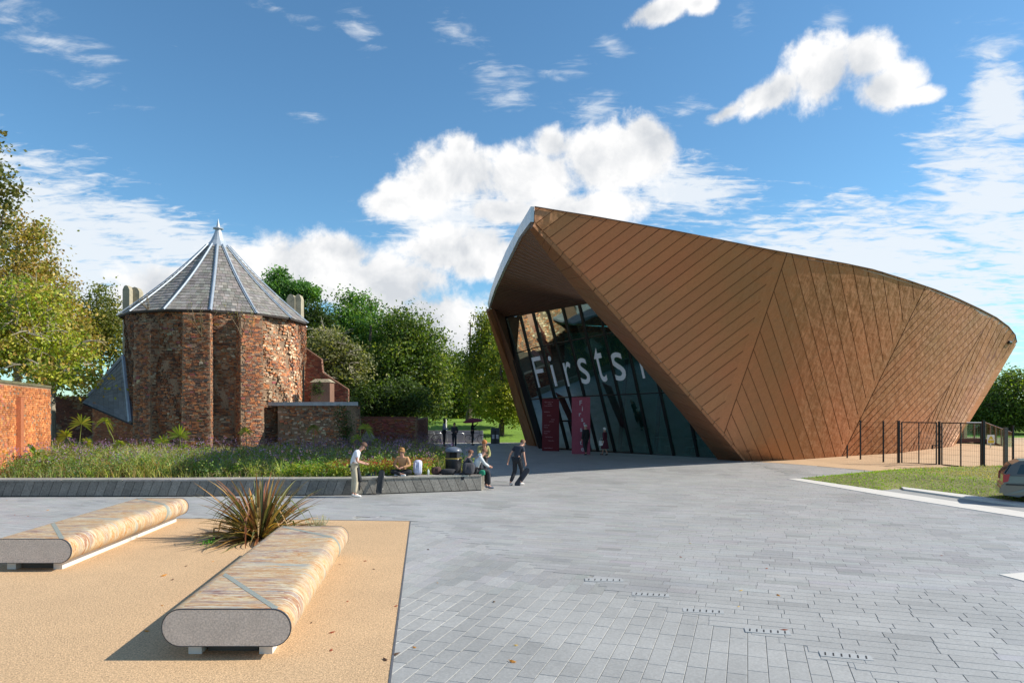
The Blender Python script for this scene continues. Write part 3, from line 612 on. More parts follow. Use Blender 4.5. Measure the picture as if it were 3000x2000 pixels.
baseP = [(2190,1350.5,36.0),(2300,1351,36.3),(2380,1346,37.2),(2464,1341,38.4),(2520,1338.5,39.2),(2643,1340,40.9),(2717,1343,42.0),(2757,1341,42.6)]
rightP = chord([(2971,1011),(2914,1080),(2871,1158),(2831,1226),(2791,1308),(2757,1341)], 49.4, 42.6)
def tps_fit(X, Y, lam=1e-6):
    n = len(X); r = np.linalg.norm(X[:, None]-X[None], axis=2); K = np.where(r > 0, r*r*np.log(r+1e-12), 0)+np.eye(n)*lam; P = np.column_stack([np.ones(n), X]); A = np.zeros((n+3, n+3)); A[:n, :n] = K; A[:n, n:] = P; A[n:, :n] = P.T
    return np.linalg.solve(A, np.concatenate([Y, np.zeros(3)]))
def fold(a, c, n=7): return chord([(a[0]+(c[0]-a[0])*i/n, a[1]+(c[1]-a[1])*i/n) for i in range(n+1)], a[2], c[2])
FT = [roofP[3], roofP[7], roofP[10]]; FB = [openP[6], baseP[3], (2650, 1340.2, 41.0)]
folds = [fold(a, c) for a, c in zip(FT, FB)]
facets = [roofP[:4]+openP[:7]+folds[0][1:-1], roofP[3:8]+openP[6:]+baseP[1:4]+folds[0][1:-1]+folds[1][1:-1], roofP[7:11]+baseP[3:6]+[FB[2]]+folds[1][1:-1]+folds[2][1:-1], roofP[10:]+baseP[6:]+[FB[2]]+rightP[1:-1]+folds[2][1:-1]]
TW = []
for f_ in facets:
    X_ = np.array([(p[0]/1000, p[1]/1000) for p in f_]); TW.append((X_, tps_fit(X_, np.array([1/p[2] for p in f_]))))
def fside(k, x, y): a, c = FT[k], FB[k]; return (c[0]-a[0])*(y-a[1])-(c[1]-a[1])*(x-a[0])
def depth(x, y):
    k = 0
    while k < 3 and fside(k, x, y) < 0: k += 1
    CX, w = TW[k]; q = np.array((x/1000, y/1000)); r = np.linalg.norm(CX-q, axis=1); kk = np.where(r > 0, r*r*np.log(r+1e-12), 0); return 1/float(kk@w[:-3]+w[-3]+q@w[-2:])
def surf(x, y, off=0.0): return at(x, y, depth(x, y)+off)
def cells(poly, step=60):
    xs = [p[0] for p in poly]; ys = [p[1] for p in poly]; out = []
    x0 = math.floor(min(xs)/step)*step
    while x0 < max(xs):
        c = poly_clip(poly, -1, 0, -x0); c = poly_clip(c, 1, 0, x0+step) if c else c; y0 = math.floor(min(ys)/step)*step
        while c and y0 < max(ys):
            d = poly_clip(c, 0, -1, -y0); d = poly_clip(d, 0, 1, y0+step) if d else d
            if d and len(d) > 2 and abs(poly_area(d)) > .3: out.append(d)
            y0 += step
        x0 += step
    return out
def clad(name, poly, fn=surf, m=None, par=None, proud=0.0, thick=.07, step=60, col=(1, 1, 1), smooth=True, tilt=None):
    """thick sheet following the surface fn over a polygon"""
    m = m or m_cu; idx = {}; V = []; Fs = []; E = {}
    for c in cells(poly, step):
        ids = []
        for p in c:
            k = (round(p[0], 1), round(p[1], 1))
            if k not in idx: idx[k] = len(V); V.append(fn(p[0], p[1], -(proud+(tilt(p) if tilt else 0))))
            if not ids or ids[-1] != idx[k]: ids.append(idx[k])
        if len(ids) > 1 and ids[0] == ids[-1]: ids.pop()
        if len(set(ids)) < 3: continue
        Fs.append(tuple(ids))
        for i in range(len(ids)): E[(ids[i], ids[(i+1) % len(ids)])] = 1
    if not Fs: return None
    b = MB(); n = len(V); inv = {v: k for k, v in idx.items()}; V2 = list(V); bi = {}; sk = []
    for (i, j) in list(E):
        if (j, i) not in E:
            for q in (i, j):
                if q not in bi: bi[q] = len(V2); V2 += [V[q], fn(inv[q][0], inv[q][1], -proud+thick)]
            sk.append((bi[i], bi[i]+1, bi[j]+1, bi[j]))
    if poly_area([(V[i].x, V[i].z) for i in Fs[0]]) < 0: Fs = [f[::-1] for f in Fs]; sk = [f[::-1] for f in sk]
    b.add(V2, Fs+sk, col); me = b.mesh(name, m)
    if smooth: me.polygons.foreach_set('use_smooth', [True]*len(Fs)+[False]*len(sk))
    return wparent(link(name, me), par or bld)
O2 = [(p[0], p[1]) for p in openP]; RF = [(p[0], p[1]) for p in roofP]; BS = [(p[0], p[1]) for p in baseP]; RT = [(p[0], p[1]) for p in rightP]
full = RF+RT[:-1]+BS[::-1]+O2[::-1][1:]
def off_line(a, b, d):
    """half plane coefficients left of the line a->b moved by d"""
    dx, dy = b[0]-a[0], b[1]-a[1]; L_ = math.hypot(dx, dy); nx, ny = dy/L_, -dx/L_; return nx, ny, nx*a[0]+ny*a[1]+d
F1 = ((2306, 741), (2122, 1268)); F2 = ((2713, 838), (2464, 1341)); F3 = ((2908, 923), (2650, 1341))
RI = lambda a, b: [p for p in RF if a <= p[0] <= b]
P1 = RI(1566, 2306)+[(2122, 1268)]+O2[::-1][2:]
P2 = RI(2306, 2713)+[(2464, 1341), (2380, 1346), (2300, 1351), (2190, 1350.5), (2122, 1268)]
P3 = RI(2713, 2908)+[(2650, 1340.2), (2643, 1340), (2520, 1338.5), (2464, 1341)]
P4 = RI(2908, 2978)+RT[:-1]+[(2757, 1341), (2717, 1343), (2650, 1340.2)]
def strips(poly, lines, gap, proud=0.0, step=60, tiltk=0.0):
    """lines: list of (a,b,c) half planes a*x+b*y<=c in growing order"""
    for i in range(len(lines)-1):
        a, b_, c = lines[i]; a2, b2, c2 = lines[i+1]
        q = poly_clip(poly, -a, -b_, -(c+gap/2)); q = poly_clip(q, a2, b2, c2-gap/2) if len(q) > 2 else q
        if len(q) > 2 and abs(poly_area(q)) > 8:
            tn = rnd.uniform(.94, 1.06); w = max(1e-3, c2-c)
            clad('cladding_panel', q, surf, proud=proud, step=step, col=(tn, tn*rnd.uniform(.98, 1.02), tn), tilt=(lambda p, a=a, b_=b_, c=c, w=w: tiltk*((a*p[0]+b_*p[1]-c)/w)) if tiltk else None)
for P_ in (P1, P2, P3, P4): clad('cladding_backing', P_, surf, m_cuback, proud=-.035, thick=.03)
# first facet: seams rising to the right, stopping short of a border strip
x1, y1, c1 = off_line(*F1, 0)
if x1*1900+y1*1000 > c1: x1, y1, c1 = -x1, -y1, -c1
main1 = poly_clip(P1, x1, y1, c1-27); bor1 = poly_clip(P1, -x1, -y1, -(c1-27.3)); bor1 = poly_clip(bor1, x1, y1, c1-1.2)
strips(main1, [(.6, .8, .6*1566+.8*606+k) for k in np.arange(-16, 1200, 28.8)], 2.0)
clad('cladding_panel', bor1)
# second facet: steep seams fanning out
def fan(bx, by, s):
    L_ = math.hypot(1, s); return (1/L_, -s/L_, (bx-s*by)/L_)
x2, y2, c2 = off_line(*F2, 0)
if x2*2400+y2*1100 > c2: x2, y2, c2 = -x2, -y2, -c2
main2 = poly_clip(P2, x2, y2, c2-13); bor2 = poly_clip(P2, -x2, -y2, -(c2-13.3)); bor2 = poly_clip(bor2, x2, y2, c2-1.2); main2 = poly_clip(main2, -x1, -y1, -(c1+1.2))
strips(main2, [fan(bx, 1345, .43-(bx-2230)*.27/420) for bx in np.arange(2140, 2900, 31)], 2.0)
clad('cladding_panel', bor2)
x3, y3, c3 = off_line(*F3, 0)
if x3*2600+y3*1200 > c3: x3, y3, c3 = -x3, -y3, -c3
main3 = poly_clip(P3, -x2, -y2, -(c2+1)); main3 = poly_clip(main3, x3, y3, c3-1)
strips(main3, [(.725, .689, .725*2700+.689*800+k) for k in np.arange(-60, 800, 14.5)], 2.0, step=40, tiltk=.05)
main4 = poly_clip(P4, -x3, -y3, -(c3+1))
strips(main4, [fan(bx, 1341, -(.29+(bx-2665)/120*.36)) for bx in np.arange(2560, 2900, 8.2)], 1.8, step=40, tiltk=.05)
# rim at the far right end, sunlight put into its lighter tint
def ribbon(name, A, B, m, par=None, thick=.12, col=(1, 1, 1), n=None, gap=0.0, proud=0):
    """solid ribbon between two 3-D polylines of equal count; n: split in that many pieces"""
    N_ = len(A)
    def lerp(P, t):
        t = max(0, min(N_-1-1e-6, t*(N_-1))); i = int(t); return P[i].lerp(P[i+1], t-i)
    k = n or 1; out = []
    for j in range(k):
        t0, t1 = (j+gap/2)/k, (j+1-gap/2)/k; m_ = max(2, int((N_-1)/k)+2); ts = [t0+(t1-t0)*q/(m_-1) for q in range(m_)]
        a = [lerp(A, t) for t in ts]; b_ = [lerp(B, t) for t in ts]; nn = [(b_[i]-a[i]).cross(a[min(i+1, m_-1)]-a[max(0, i-1)]).normalized() for i in range(m_)]
        V = a+b_+[p-nn[i]*thick for i, p in enumerate(a)]+[p-nn[i]*thick for i, p in enumerate(b_)]; Fs = []
        for i in range(m_-1):
            Fs += [(i, i+1, m_+i+1, m_+i), (2*m_+i+1, 2*m_+i, 3*m_+i, 3*m_+i+1), (i, 2*m_+i, 2*m_+i+1, i+1), (m_+i+1, 3*m_+i+1, 3*m_+i, m_+i)]
        Fs += [(0, m_, 3*m_, 2*m_), (m_-1, 3*m_-1, 4*m_-1, 2*m_-1)]
        mb = MB(); tn = rnd.uniform(.95, 1.05); mb.add(V, Fs, tuple(c*tn for c in col)); o = mb.build(name, m); wparent(o, par or bld); out.append(o)
    return out
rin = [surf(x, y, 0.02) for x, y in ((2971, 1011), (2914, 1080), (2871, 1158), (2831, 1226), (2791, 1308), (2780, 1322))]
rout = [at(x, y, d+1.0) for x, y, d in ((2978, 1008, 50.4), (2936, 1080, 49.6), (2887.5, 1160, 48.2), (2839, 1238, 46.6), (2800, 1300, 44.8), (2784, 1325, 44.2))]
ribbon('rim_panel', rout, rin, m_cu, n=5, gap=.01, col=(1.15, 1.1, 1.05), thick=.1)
# coping along the roof edge
ra = [surf(p[0], p[1]-1.2, -.03) for p in roofP]; rb = [surf(p[0], p[1]+1.2, -.03) for p in roofP]; ribbon('roof_coping', ra, rb, mat('coping_dark', (.07, .045, .035), rough=.7, metal=.2), thick=-.05)
# ---- entrance: fascia band, soffit, pale roof edge, left leg, glass
def glass_d(x, y):
    u = (x-HX)/F; v = (HY-y)/F; return 4077/(82.8*u+85.5+38.2*v)
def gsurf(x, y, off=0.0): return at(x, y, glass_d(x, y)+off)
GN = Vector((-82.8, -85.5, -38.2)).normalized()
inner2 = [(1557, 662), (1612, 738), (1672, 815), (1724, 878), (1834, 1003), (1932, 1118), (2022, 1228), (2111, 1345.5)]
innerD = [23.4, 25.0, 26.9, 28.6, 31.2, 33.6, 35.6, 37.2]
IA = [at(p[0], p[1], d) for p, d in zip(inner2, innerD)]; OA = [at(p[0]-.5, p[1]+.5, depth(p[0], p[1])+.0) for p in openP]
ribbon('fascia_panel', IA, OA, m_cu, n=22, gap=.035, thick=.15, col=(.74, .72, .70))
m_zinc = mat('pale_roof_edge', (.56, .57, .58), rough=.42, metal=.75, var=.08, vs=4)
Ledge = [(1565.5, 605, 23), (1527, 667, 27), (1490, 735, 32), (1459, 805, 37.6), (1442, 854, 42), (1433.5, 889, 44.3)]
Lbot = [(1564.5, 650, 23), (1529, 696, 26.9), (1484, 786, 32), (1456, 846, 37.6), (1444, 880, 42), (1437, 903, 44.3)]
LA = [at(*p) for p in Ledge]; LB = [at(*p) for p in Lbot]
ribbon('roof_edge_panel', LA, LB, m_zinc, n=15, gap=.03, thick=.12)
# soffit: ruled between the roof edge / fascia and the head of the glass, built of battens
Ctop = gsurf(1477, 931, 0); gtop = lambda t: gsurf(1477+(1724-1477)*t, 931+(886-931)*t)
def S_out(t):     # along left roof edge (t 0..1 from leg to prow)
    P = LB[::-1]; k = max(0, min(len(P)-1-1e-6, t*(len(P)-1))); i = int(k); return P[i].lerp(P[i+1], k-i)
def S_in(t):      # along glass head then up the fascia to the prow
    path = [Ctop, gtop(.33), gtop(.66), gtop(1.0), IA[3], IA[2], IA[1], IA[0]]
    k = max(0, min(len(path)-1-1e-6, t*(len(path)-1))); i = int(k); return path[i].lerp(path[i+1], k-i)
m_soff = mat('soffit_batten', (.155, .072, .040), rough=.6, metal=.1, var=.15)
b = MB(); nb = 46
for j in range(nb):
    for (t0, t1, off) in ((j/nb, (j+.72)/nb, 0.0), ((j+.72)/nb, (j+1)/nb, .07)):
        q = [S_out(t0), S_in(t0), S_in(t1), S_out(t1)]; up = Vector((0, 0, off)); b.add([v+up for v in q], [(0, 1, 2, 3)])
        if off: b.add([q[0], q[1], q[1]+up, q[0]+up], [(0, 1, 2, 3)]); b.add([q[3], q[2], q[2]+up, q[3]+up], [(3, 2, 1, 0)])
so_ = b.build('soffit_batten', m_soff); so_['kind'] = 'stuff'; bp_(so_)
# left leg
c_o = [(1434, 903, 44.3), (1493, 1100, 48.2), (1553, 1303, 51.9)]; c_i = [(1440, 905, 44.1), (1512, 1100, 47.7), (1580, 1306.5, 50.2)]
lo = [at(*p) for p in c_o]; li = [at(*p) for p in c_i]
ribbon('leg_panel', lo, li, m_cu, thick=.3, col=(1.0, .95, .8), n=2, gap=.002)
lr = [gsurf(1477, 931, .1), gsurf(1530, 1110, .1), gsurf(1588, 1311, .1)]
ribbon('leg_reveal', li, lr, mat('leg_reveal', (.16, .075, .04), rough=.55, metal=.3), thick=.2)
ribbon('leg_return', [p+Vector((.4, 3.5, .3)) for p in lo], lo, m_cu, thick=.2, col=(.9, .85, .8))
# glazing
m_frame = mat('black_frame', (.015, .017, .018), rough=.4, metal=.3, var=.05)
def glassmat():
    M_ = bpy.data.materials.new('entrance_glass'); M_.use_nodes = True; nt = M_.node_tree; N = nt.nodes; L = nt.links; N.remove(N['Principled BSDF'])
    t = N.new('ShaderNodeBsdfTransparent'); t.inputs[0].default_value = (.42, .72, .68, 1); g = N.new('ShaderNodeBsdfGlossy'); g.inputs['Roughness'].default_value = .01; g.inputs[0].default_value = (.80, 1.0, .93, 1)
    n = N.new('ShaderNodeTexNoise'); n.inputs['Scale'].default_value = .5; gg = N.new('ShaderNodeNewGeometry'); L.new(gg.outputs['Position'], n.inputs[0]); bp = N.new('ShaderNodeBump'); bp.inputs['Strength'].default_value = .12; bp.inputs['Distance'].default_value = .06; L.new(n.outputs[0], bp.inputs['Height']); L.new(bp.outputs[0], g.inputs['Normal'])
    lw = N.new('ShaderNodeFresnel'); lw.inputs['IOR'].default_value = 1.5; mr = N.new('ShaderNodeMapRange'); L.new(lw.outputs[0], mr.inputs[0]); mr.inputs[1].default_value = 0; mr.inputs[2].default_value = 1; mr.inputs[3].default_value = .13; mr.inputs[4].default_value = 1
    mx = N.new('ShaderNodeMixShader'); L.new(mr.outputs[0], mx.inputs[0]); L.new(t.outputs[0], mx.inputs[1]); L.new(g.outputs[0], mx.inputs[2]); L.new(mx.outputs[0], N['Material Output'].inputs[0]); return M_
m_glass = glassmat()
muls = [((1477, 931), (1588, 1311)), ((1525, 926), (1620, 1313)), ((1562, 915), (1664, 1315)), ((1605, 907), (1710, 1317)), ((1649, 899), (1752, 1320)), ((1697, 890), (1802, 1322)), ((1750, 880), (1852, 1325)), ((1810, 868), (1909, 1329)), ((1872, 856), (1975, 1333.5)), ((1945, 845), (2046, 1338.5)), ((2030, 830), (2120, 1344))]
tr1 = [(1470, 1046), (1587, 1013), (1670, 998), (1805, 973), (2000, 940)]; tr2 = [(1500, 1174), (1561, 1169), (1734, 1159), (1928, 1150), (2200, 1138)]
def yat(line, x):
    for i in range(len(line)-1):
        if x <= line[i+1][0] or i == len(line)-2: (x0, y0), (x1_, y1_) = line[i], line[i+1]; return y0+(y1_-y0)*(x-x0)/(x1_-x0)
def mulpt(i, f_): (a, b_) = muls[i]; return (a[0]+(b_[0]-a[0])*f_, a[1]+(b_[1]-a[1])*f_)
def cross(i, line):
    lo_, hi = 0.0, 1.0
    for _ in range(30):
        mid = (lo_+hi)/2; p = mulpt(i, mid)
        if p[1] < yat(line, p[0]): lo_ = mid
        else: hi = mid
    return (lo_+hi)/2
def inner_x(y):   # fascia edge
    for a, b_ in zip(inner2, inner2[1:]):
        if a[1] <= y <= b_[1]: return a[0]+(b_[0]-a[0])*(y-a[1])/(b_[1]-a[1])
    return 2111
def qpane(pts): 
    b = MB(); P = [gsurf(*p) for p in pts]; b.hull([p-GN*.012 for p in P], [p+GN*.012 for p in P]); return bp_(b.build('pane', m_glass))
def bar(a, b_, w, dpt, name='mullion', fn=gsurf):
    A, B = fn(*a), fn(*b_); d = (B-A).normalized(); s_ = GN.cross(d).normalized()*w/2; mb = MB()
    mb.hull([A-s_-GN*.02, A+s_-GN*.02, B+s_-GN*.02, B-s_-GN*.02], [v+GN*dpt for v in (A-s_, A+s_, B+s_, B-s_)]); return bp_(mb.build(name, m_frame))
for i in range(len(muls)-1):
    f = [[0, cross(k, tr1), cross(k, tr2), 1] for k in (i, i+1)]
    for j in range(3):
        if j == 2 and i in (2, 3): continue
        p = [mulpt(i, f[0][j]), mulpt(i+1, f[1][j]), mulpt(i+1, f[1][j+1]), mulpt(i, f[0][j+1])]
        if all(q[0] > inner_x(min(1345, max(663, q[1])))+60 for q in p): continue
        qpane(p)
    for j in (1, 2): bar(mulpt(i, f[0][j]), mulpt(i+1, f[1][j]), .07, .05, 'transom')
for i in range(len(muls)): bar(muls[i][0], muls[i][1], .13 if i else .5, .10)
bar((1477, 929), (1945, 845), .16, .09, 'head_frame'); bar((1588, 1311.5), (2120, 1344.5), .14, .09, 'sill_frame')
# doors between the third and fifth mullion
dl = gsurf(*mulpt(2, .62)); 
for k in range(2):
    p0 = mulpt(2+k, cross(2+k, tr2)); p1 = mulpt(3+k, cross(3+k, tr2)); q0 = mulpt(2+k, 1); q1 = mulpt(3+k, 1)
    qd = empty('door', (0, 0, 0)); bp_(qd)
    b = MB(); P = [gsurf(*p, .02) for p in (p0, p1, q1, q0)]; b.hull([p-GN*.01 for p in P], [p+GN*.01 for p in P]); o = b.build('door_glass', m_glass, qd)
    h_ = [(p0[0]*.55+q0[0]*.45, p0[1]*.55+q0[1]*.45), (p1[0]*.55+q1[0]*.45, p1[1]*.55+q1[1]*.45)]
    for a, c in ((h_[0], h_[1]), (((h_[0][0]+h_[1][0])/2, (h_[0][1]+h_[1][1])/2), ((q0[0]+q1[0])/2, (q0[1]+q1[1])/2))):
        A, B = gsurf(*a), gsurf(*c); d = (B-A).normalized(); s_ = GN.cross(d).normalized()*.04; mb = MB(); mb.hull([A-s_, A+s_, B+s_, B-s_], [v+GN*.06 for v in (A-s_, A+s_, B+s_, B-s_)]); mb.build('door_frame', m_frame, qd)
# letters on the glass
m_vinyl = mat('white_vinyl', (.80, .82, .88), rough=.6, var=.03)
def glyph(ch, name='glyph'):
    cu = bpy.data.curves.new('t', 'FONT'); cu.body = ch; cu.size = 1; cu.extrude = 0; cu.resolution_u = 4; o = bpy.data.objects.new('t', cu); COL.objects.link(o)
    dg = bpy.context.evaluated_depsgraph_get(); me = bpy.data.meshes.new_from_object(o.evaluated_get(dg)); bpy.data.objects.remove(o)
    return me
E1 = Vector((9.5, -9.2, 0)).normalized(); E2 = (gsurf(1649, 899)-gsurf(1752, 1320)).normalized()
def letter(ch, x0, x1, yt, yb, parent, m):
    """fit the glyph into a slanted cell on the glass"""
    me = glyph(ch); xs = [v.co.x for v in me.vertices]; ys = [v.co.y for v in me.vertices]; mx, Mx, my, My = min(xs), max(xs), min(ys), max(ys)
    A = gsurf(x0, yb); B = gsurf(x1, yb-(x1-x0)*.16); w = (B-A).length; h = (gsurf((x0-(yb-yt)*.24), yt)-A).length
    for v in me.vertices:
        a = (v.co.x-mx)/(Mx-mx)*w; c = (v.co.y-my)/(My-my)*h; p = A+(B-A).normalized()*a+E2*c+GN*.035; v.co = p
    me.materials.clear(); me.materials.append(m); o = bpy.data.objects.new('letter', me); COL.objects.link(o); o['label'] = 'white letter %s on the glass' % ch; return wparent(o, parent)
for ch, x0, x1, yt, yb in (('F', 1576, 1604, 1048, 1135), ('i', 1627, 1635, 1043, 1131), ('r', 1665, 1686, 1062, 1131), ('s', 1706, 1734, 1051, 1126), ('t', 1758, 1782, 1020, 1120), ('s', 1804, 1839, 1035, 1117), ('i', 1884, 1892, 1000, 1108), ('t', 1935, 1958, 1000, 1100), ('e', 1985, 2010, 1020, 1098)):
    letter(ch, x0, x1, yt, yb, bld, m_vinyl)
# interior, roof and back so that the body is closed
backP = [Vector((1.9, 53.0, 0)), Vector((8, 54.3, 0)), Vector((18, 55, 0)), Vector((28, 55, 0)), Vector((36, 54, 0)), Vector((32, 47, 0))]
top = [surf(p[0], p[1], .05)+Vector((0, 0, -.12)) for p in roofP]; ltop = [at(p[0]+2, p[1], p[2]+.05)+Vector((0.02, .05, -.15)) for p in Ledge]
b = MB(); bk = [Vector((v.x, v.y, 9.3)) for v in backP]; bk[0].z = 9.3
ring = top+[Vector((37.2, 51, 8.2))]+bk[4:0:-1]+[bk[0]]+ltop[::-1][:-1]; b.add(ring, [tuple(range(len(ring)))]); 
bp_(b.build('roof', mat('roof_membrane', (.3, .3, .3), rough=.8)))
b = MB(); path = [Vector((1.9, 52.0, 0))]+backP[1:5]+[Vector((31, 47, 0))]
for p, q in zip(path, path[1:]): b.add([p, q, Vector((q.x, q.y, 9.25)), Vector((p.x, p.y, 9.25))], [(0, 1, 2, 3)])
bp_(b.build('rear_wall', m_cuback))
m_in = mat('interior_wall', (.16, .36, .33), rough=.8, var=.2, vs=.7)
b = MB(); b.add([(4, 52, .03), (27, 46, .03), (14, 37.6, .03), (11.5, 38.3, .03), (2.6, 47.6, .03)], [(4, 3, 2, 1, 0)]); b.add([(4, 52, 0), (27, 45, 0), (27, 45, 8.5), (4, 52, 8.5)], [(0, 1, 2, 3)]); bp_(b.build('interior_wall', m_in))
b = MB()
for k in range(5): b.tube([(7+2.1*k, 44.5-1.2*k, 0), (7.6+2.1*k, 45.2-1.2*k, 6)], .14, 6)
bp_(b.build('interior_column', mat('interior_column', (.03, .05, .06), rough=.5)))
b = MB(); 
for k in range(7):
    x, y = 8.6+1.1*k, 43.2-.95*k; b.box((x, y, .45), (.22, .22, .02)); b.box((x+.2, y, .7), (.02, .2, .25))
    for sx, sy in ((-1, -1), (1, -1), (1, 1), (-1, 1)): b.box((x+.2*sx, y+.2*sy, .22), (.012, .012, .22))
for k in range(3): b.box((9.4+2*k, 43.5-1.7*k, .95), (.7, .5, .02)); b.box((9.4+2*k, 43.5-1.7*k, .47), (.05, .05, .47))
ch = b.build('cafe_furniture', mat('cafe_chair', (.55, .6, .6), rough=.5)); tagp(ch, 'pale cafe chairs and tables seen dimly through the entrance glass', 'furniture', kind='stuff')
# security camera at the far right end
p = surf(2958, 1003, -.25); b = MB(); b.tube([p+Vector((-.25, -.2, 0)), p+Vector((.15, .15, .0))], [.12, .15], 8); b.tube([p, p+Vector((.0, .45, .25))], .05, 6); cm_ = b.build('security_camera', m_frame); tagp(cm_, 'small black camera at the right tip of the copper wall', 'camera')
# banners by the doors
def banner(pts, d0, name, col, label, lines):
    """pts: top-left, top-right, bottom-right, bottom-left pixels, standing upright on the ground"""
    bl = Vector((*g2(*pts[3]), 0)); br = Vector((*g2(*pts[2]), 0)); wv = br-bl; h = (pts[3][1]-pts[0][1])/F*bl.y; root = empty(name, bl, 0, label, 'banner', 'tall banners at the entrance'); n_ = Vector((wv.y, -wv.x, 0)).normalized()
    V = [Vector((0, 0, .02)), wv+Vector((0, 0, .02)), wv+Vector((0, 0, h)), Vector((0, 0, h))]; b = MB(); b.hull([v-n_*.04 for v in V], [v for v in V]); b.build('banner_board', mat(name+'_face_%02d' % int(col[0]*99), col, rough=.75, var=.10, vs=6, fine=.2 if 'pink' in label else .03, fs=30), root)
    mt = mat(name+'_text_%02d' % int(col[0]*99), (.62, .62, .68) if 'pink' in label else (.60, .33, .35), rough=.7)
    wd = wv.length; wu = wv.normalized()
    for txt, fx, fz, hh in lines:
        me = glyph(txt); xs = [v.co.x for v in me.vertices]; s_ = hh*h/.7
        for v in me.vertices: v.co = wu*(fx*wd+(v.co.x-(0 if fx < .5 else 0))*s_)+Vector((0, 0, fz*h+v.co.y*s_))+n_*.006
        me.materials.clear(); me.materials.append(mt); o = bpy.data.objects.new('lettering', me); COL.objects.link(o); o.parent = root
    return root
banner([(1590, 1168), (1638, 1169), (1638, 1322), (1588, 1321)], 0, 'banner', (.13, .006, .012), 'dark red banner with rows of small pale lettering left of the doors',
       [('Open every day', .15, .93, .018), ('10–5pm', .32, .895, .018), ('Free admission', .15, .86, .018), ('Exhibitions', .12, .745, .018), ('Cinema', .30, .675, .018), ('Family', .55, .60, .018), ('activities', .42, .56, .018), ('Clubs and', .12, .49, .018), ('Classes', .12, .45, .018), ('Community', .12, .375, .018), ('Events', .12, .335, .018), ('Café and Shop', .18, .265, .018), ('Venue Hire', .36, .195, .018), ('www.firstsite.uk', .12, .055, .018)])
banner([(1675, 1163), (1729, 1164), (1729, 1331), (1675, 1330)], 0, 'banner', (.33, .065, .10), 'pink red banner with large pale letters running down it',
       [('F', .40, .86, .085), ('i', .54, .76, .085), ('r', .37, .665, .085), ('s', .50, .575, .085), ('t', .62, .50, .08), ('s', .44, .40, .085), ('t', .44, .17, .085), ('e', .50, .06, .085)])
# ------------------------------------------------------------------ brickwork generator
m_brick = mat('old_brick', attr=True, rough=.92, var=.30, vs=.55, fine=.28, fs=26, bump=.6, bs=40)
m_morr = mat('old_mortar', (.27, .18, .115), rough=1, var=.35, vs=.8, fine=.3, fs=20, bump=.8, bs=20)
PAL_OLD = [(.36, .13, .06), (.45, .17, .07), (.28, .105, .055), (.17, .09, .06), (.52, .21, .085), (.12, .08, .065), (.38, .24, .15), (.30, .17, .11)]
PAL_RUB = [(.50, .38, .25), (.42, .28, .17), (.58, .46, .32), (.36, .20, .11), (.48, .19, .08), (.40, .16, .07), (.26, .16, .10)]
PAL_NEW = [(.60, .20, .06), (.66, .24, .08), (.52, .17, .05), (.70, .29, .11), (.46, .15, .06)]
PAL_RED = [(.26, .07, .045), (.30, .09, .05), (.21, .06, .045), (.17, .06, .05), (.33, .12, .07)]
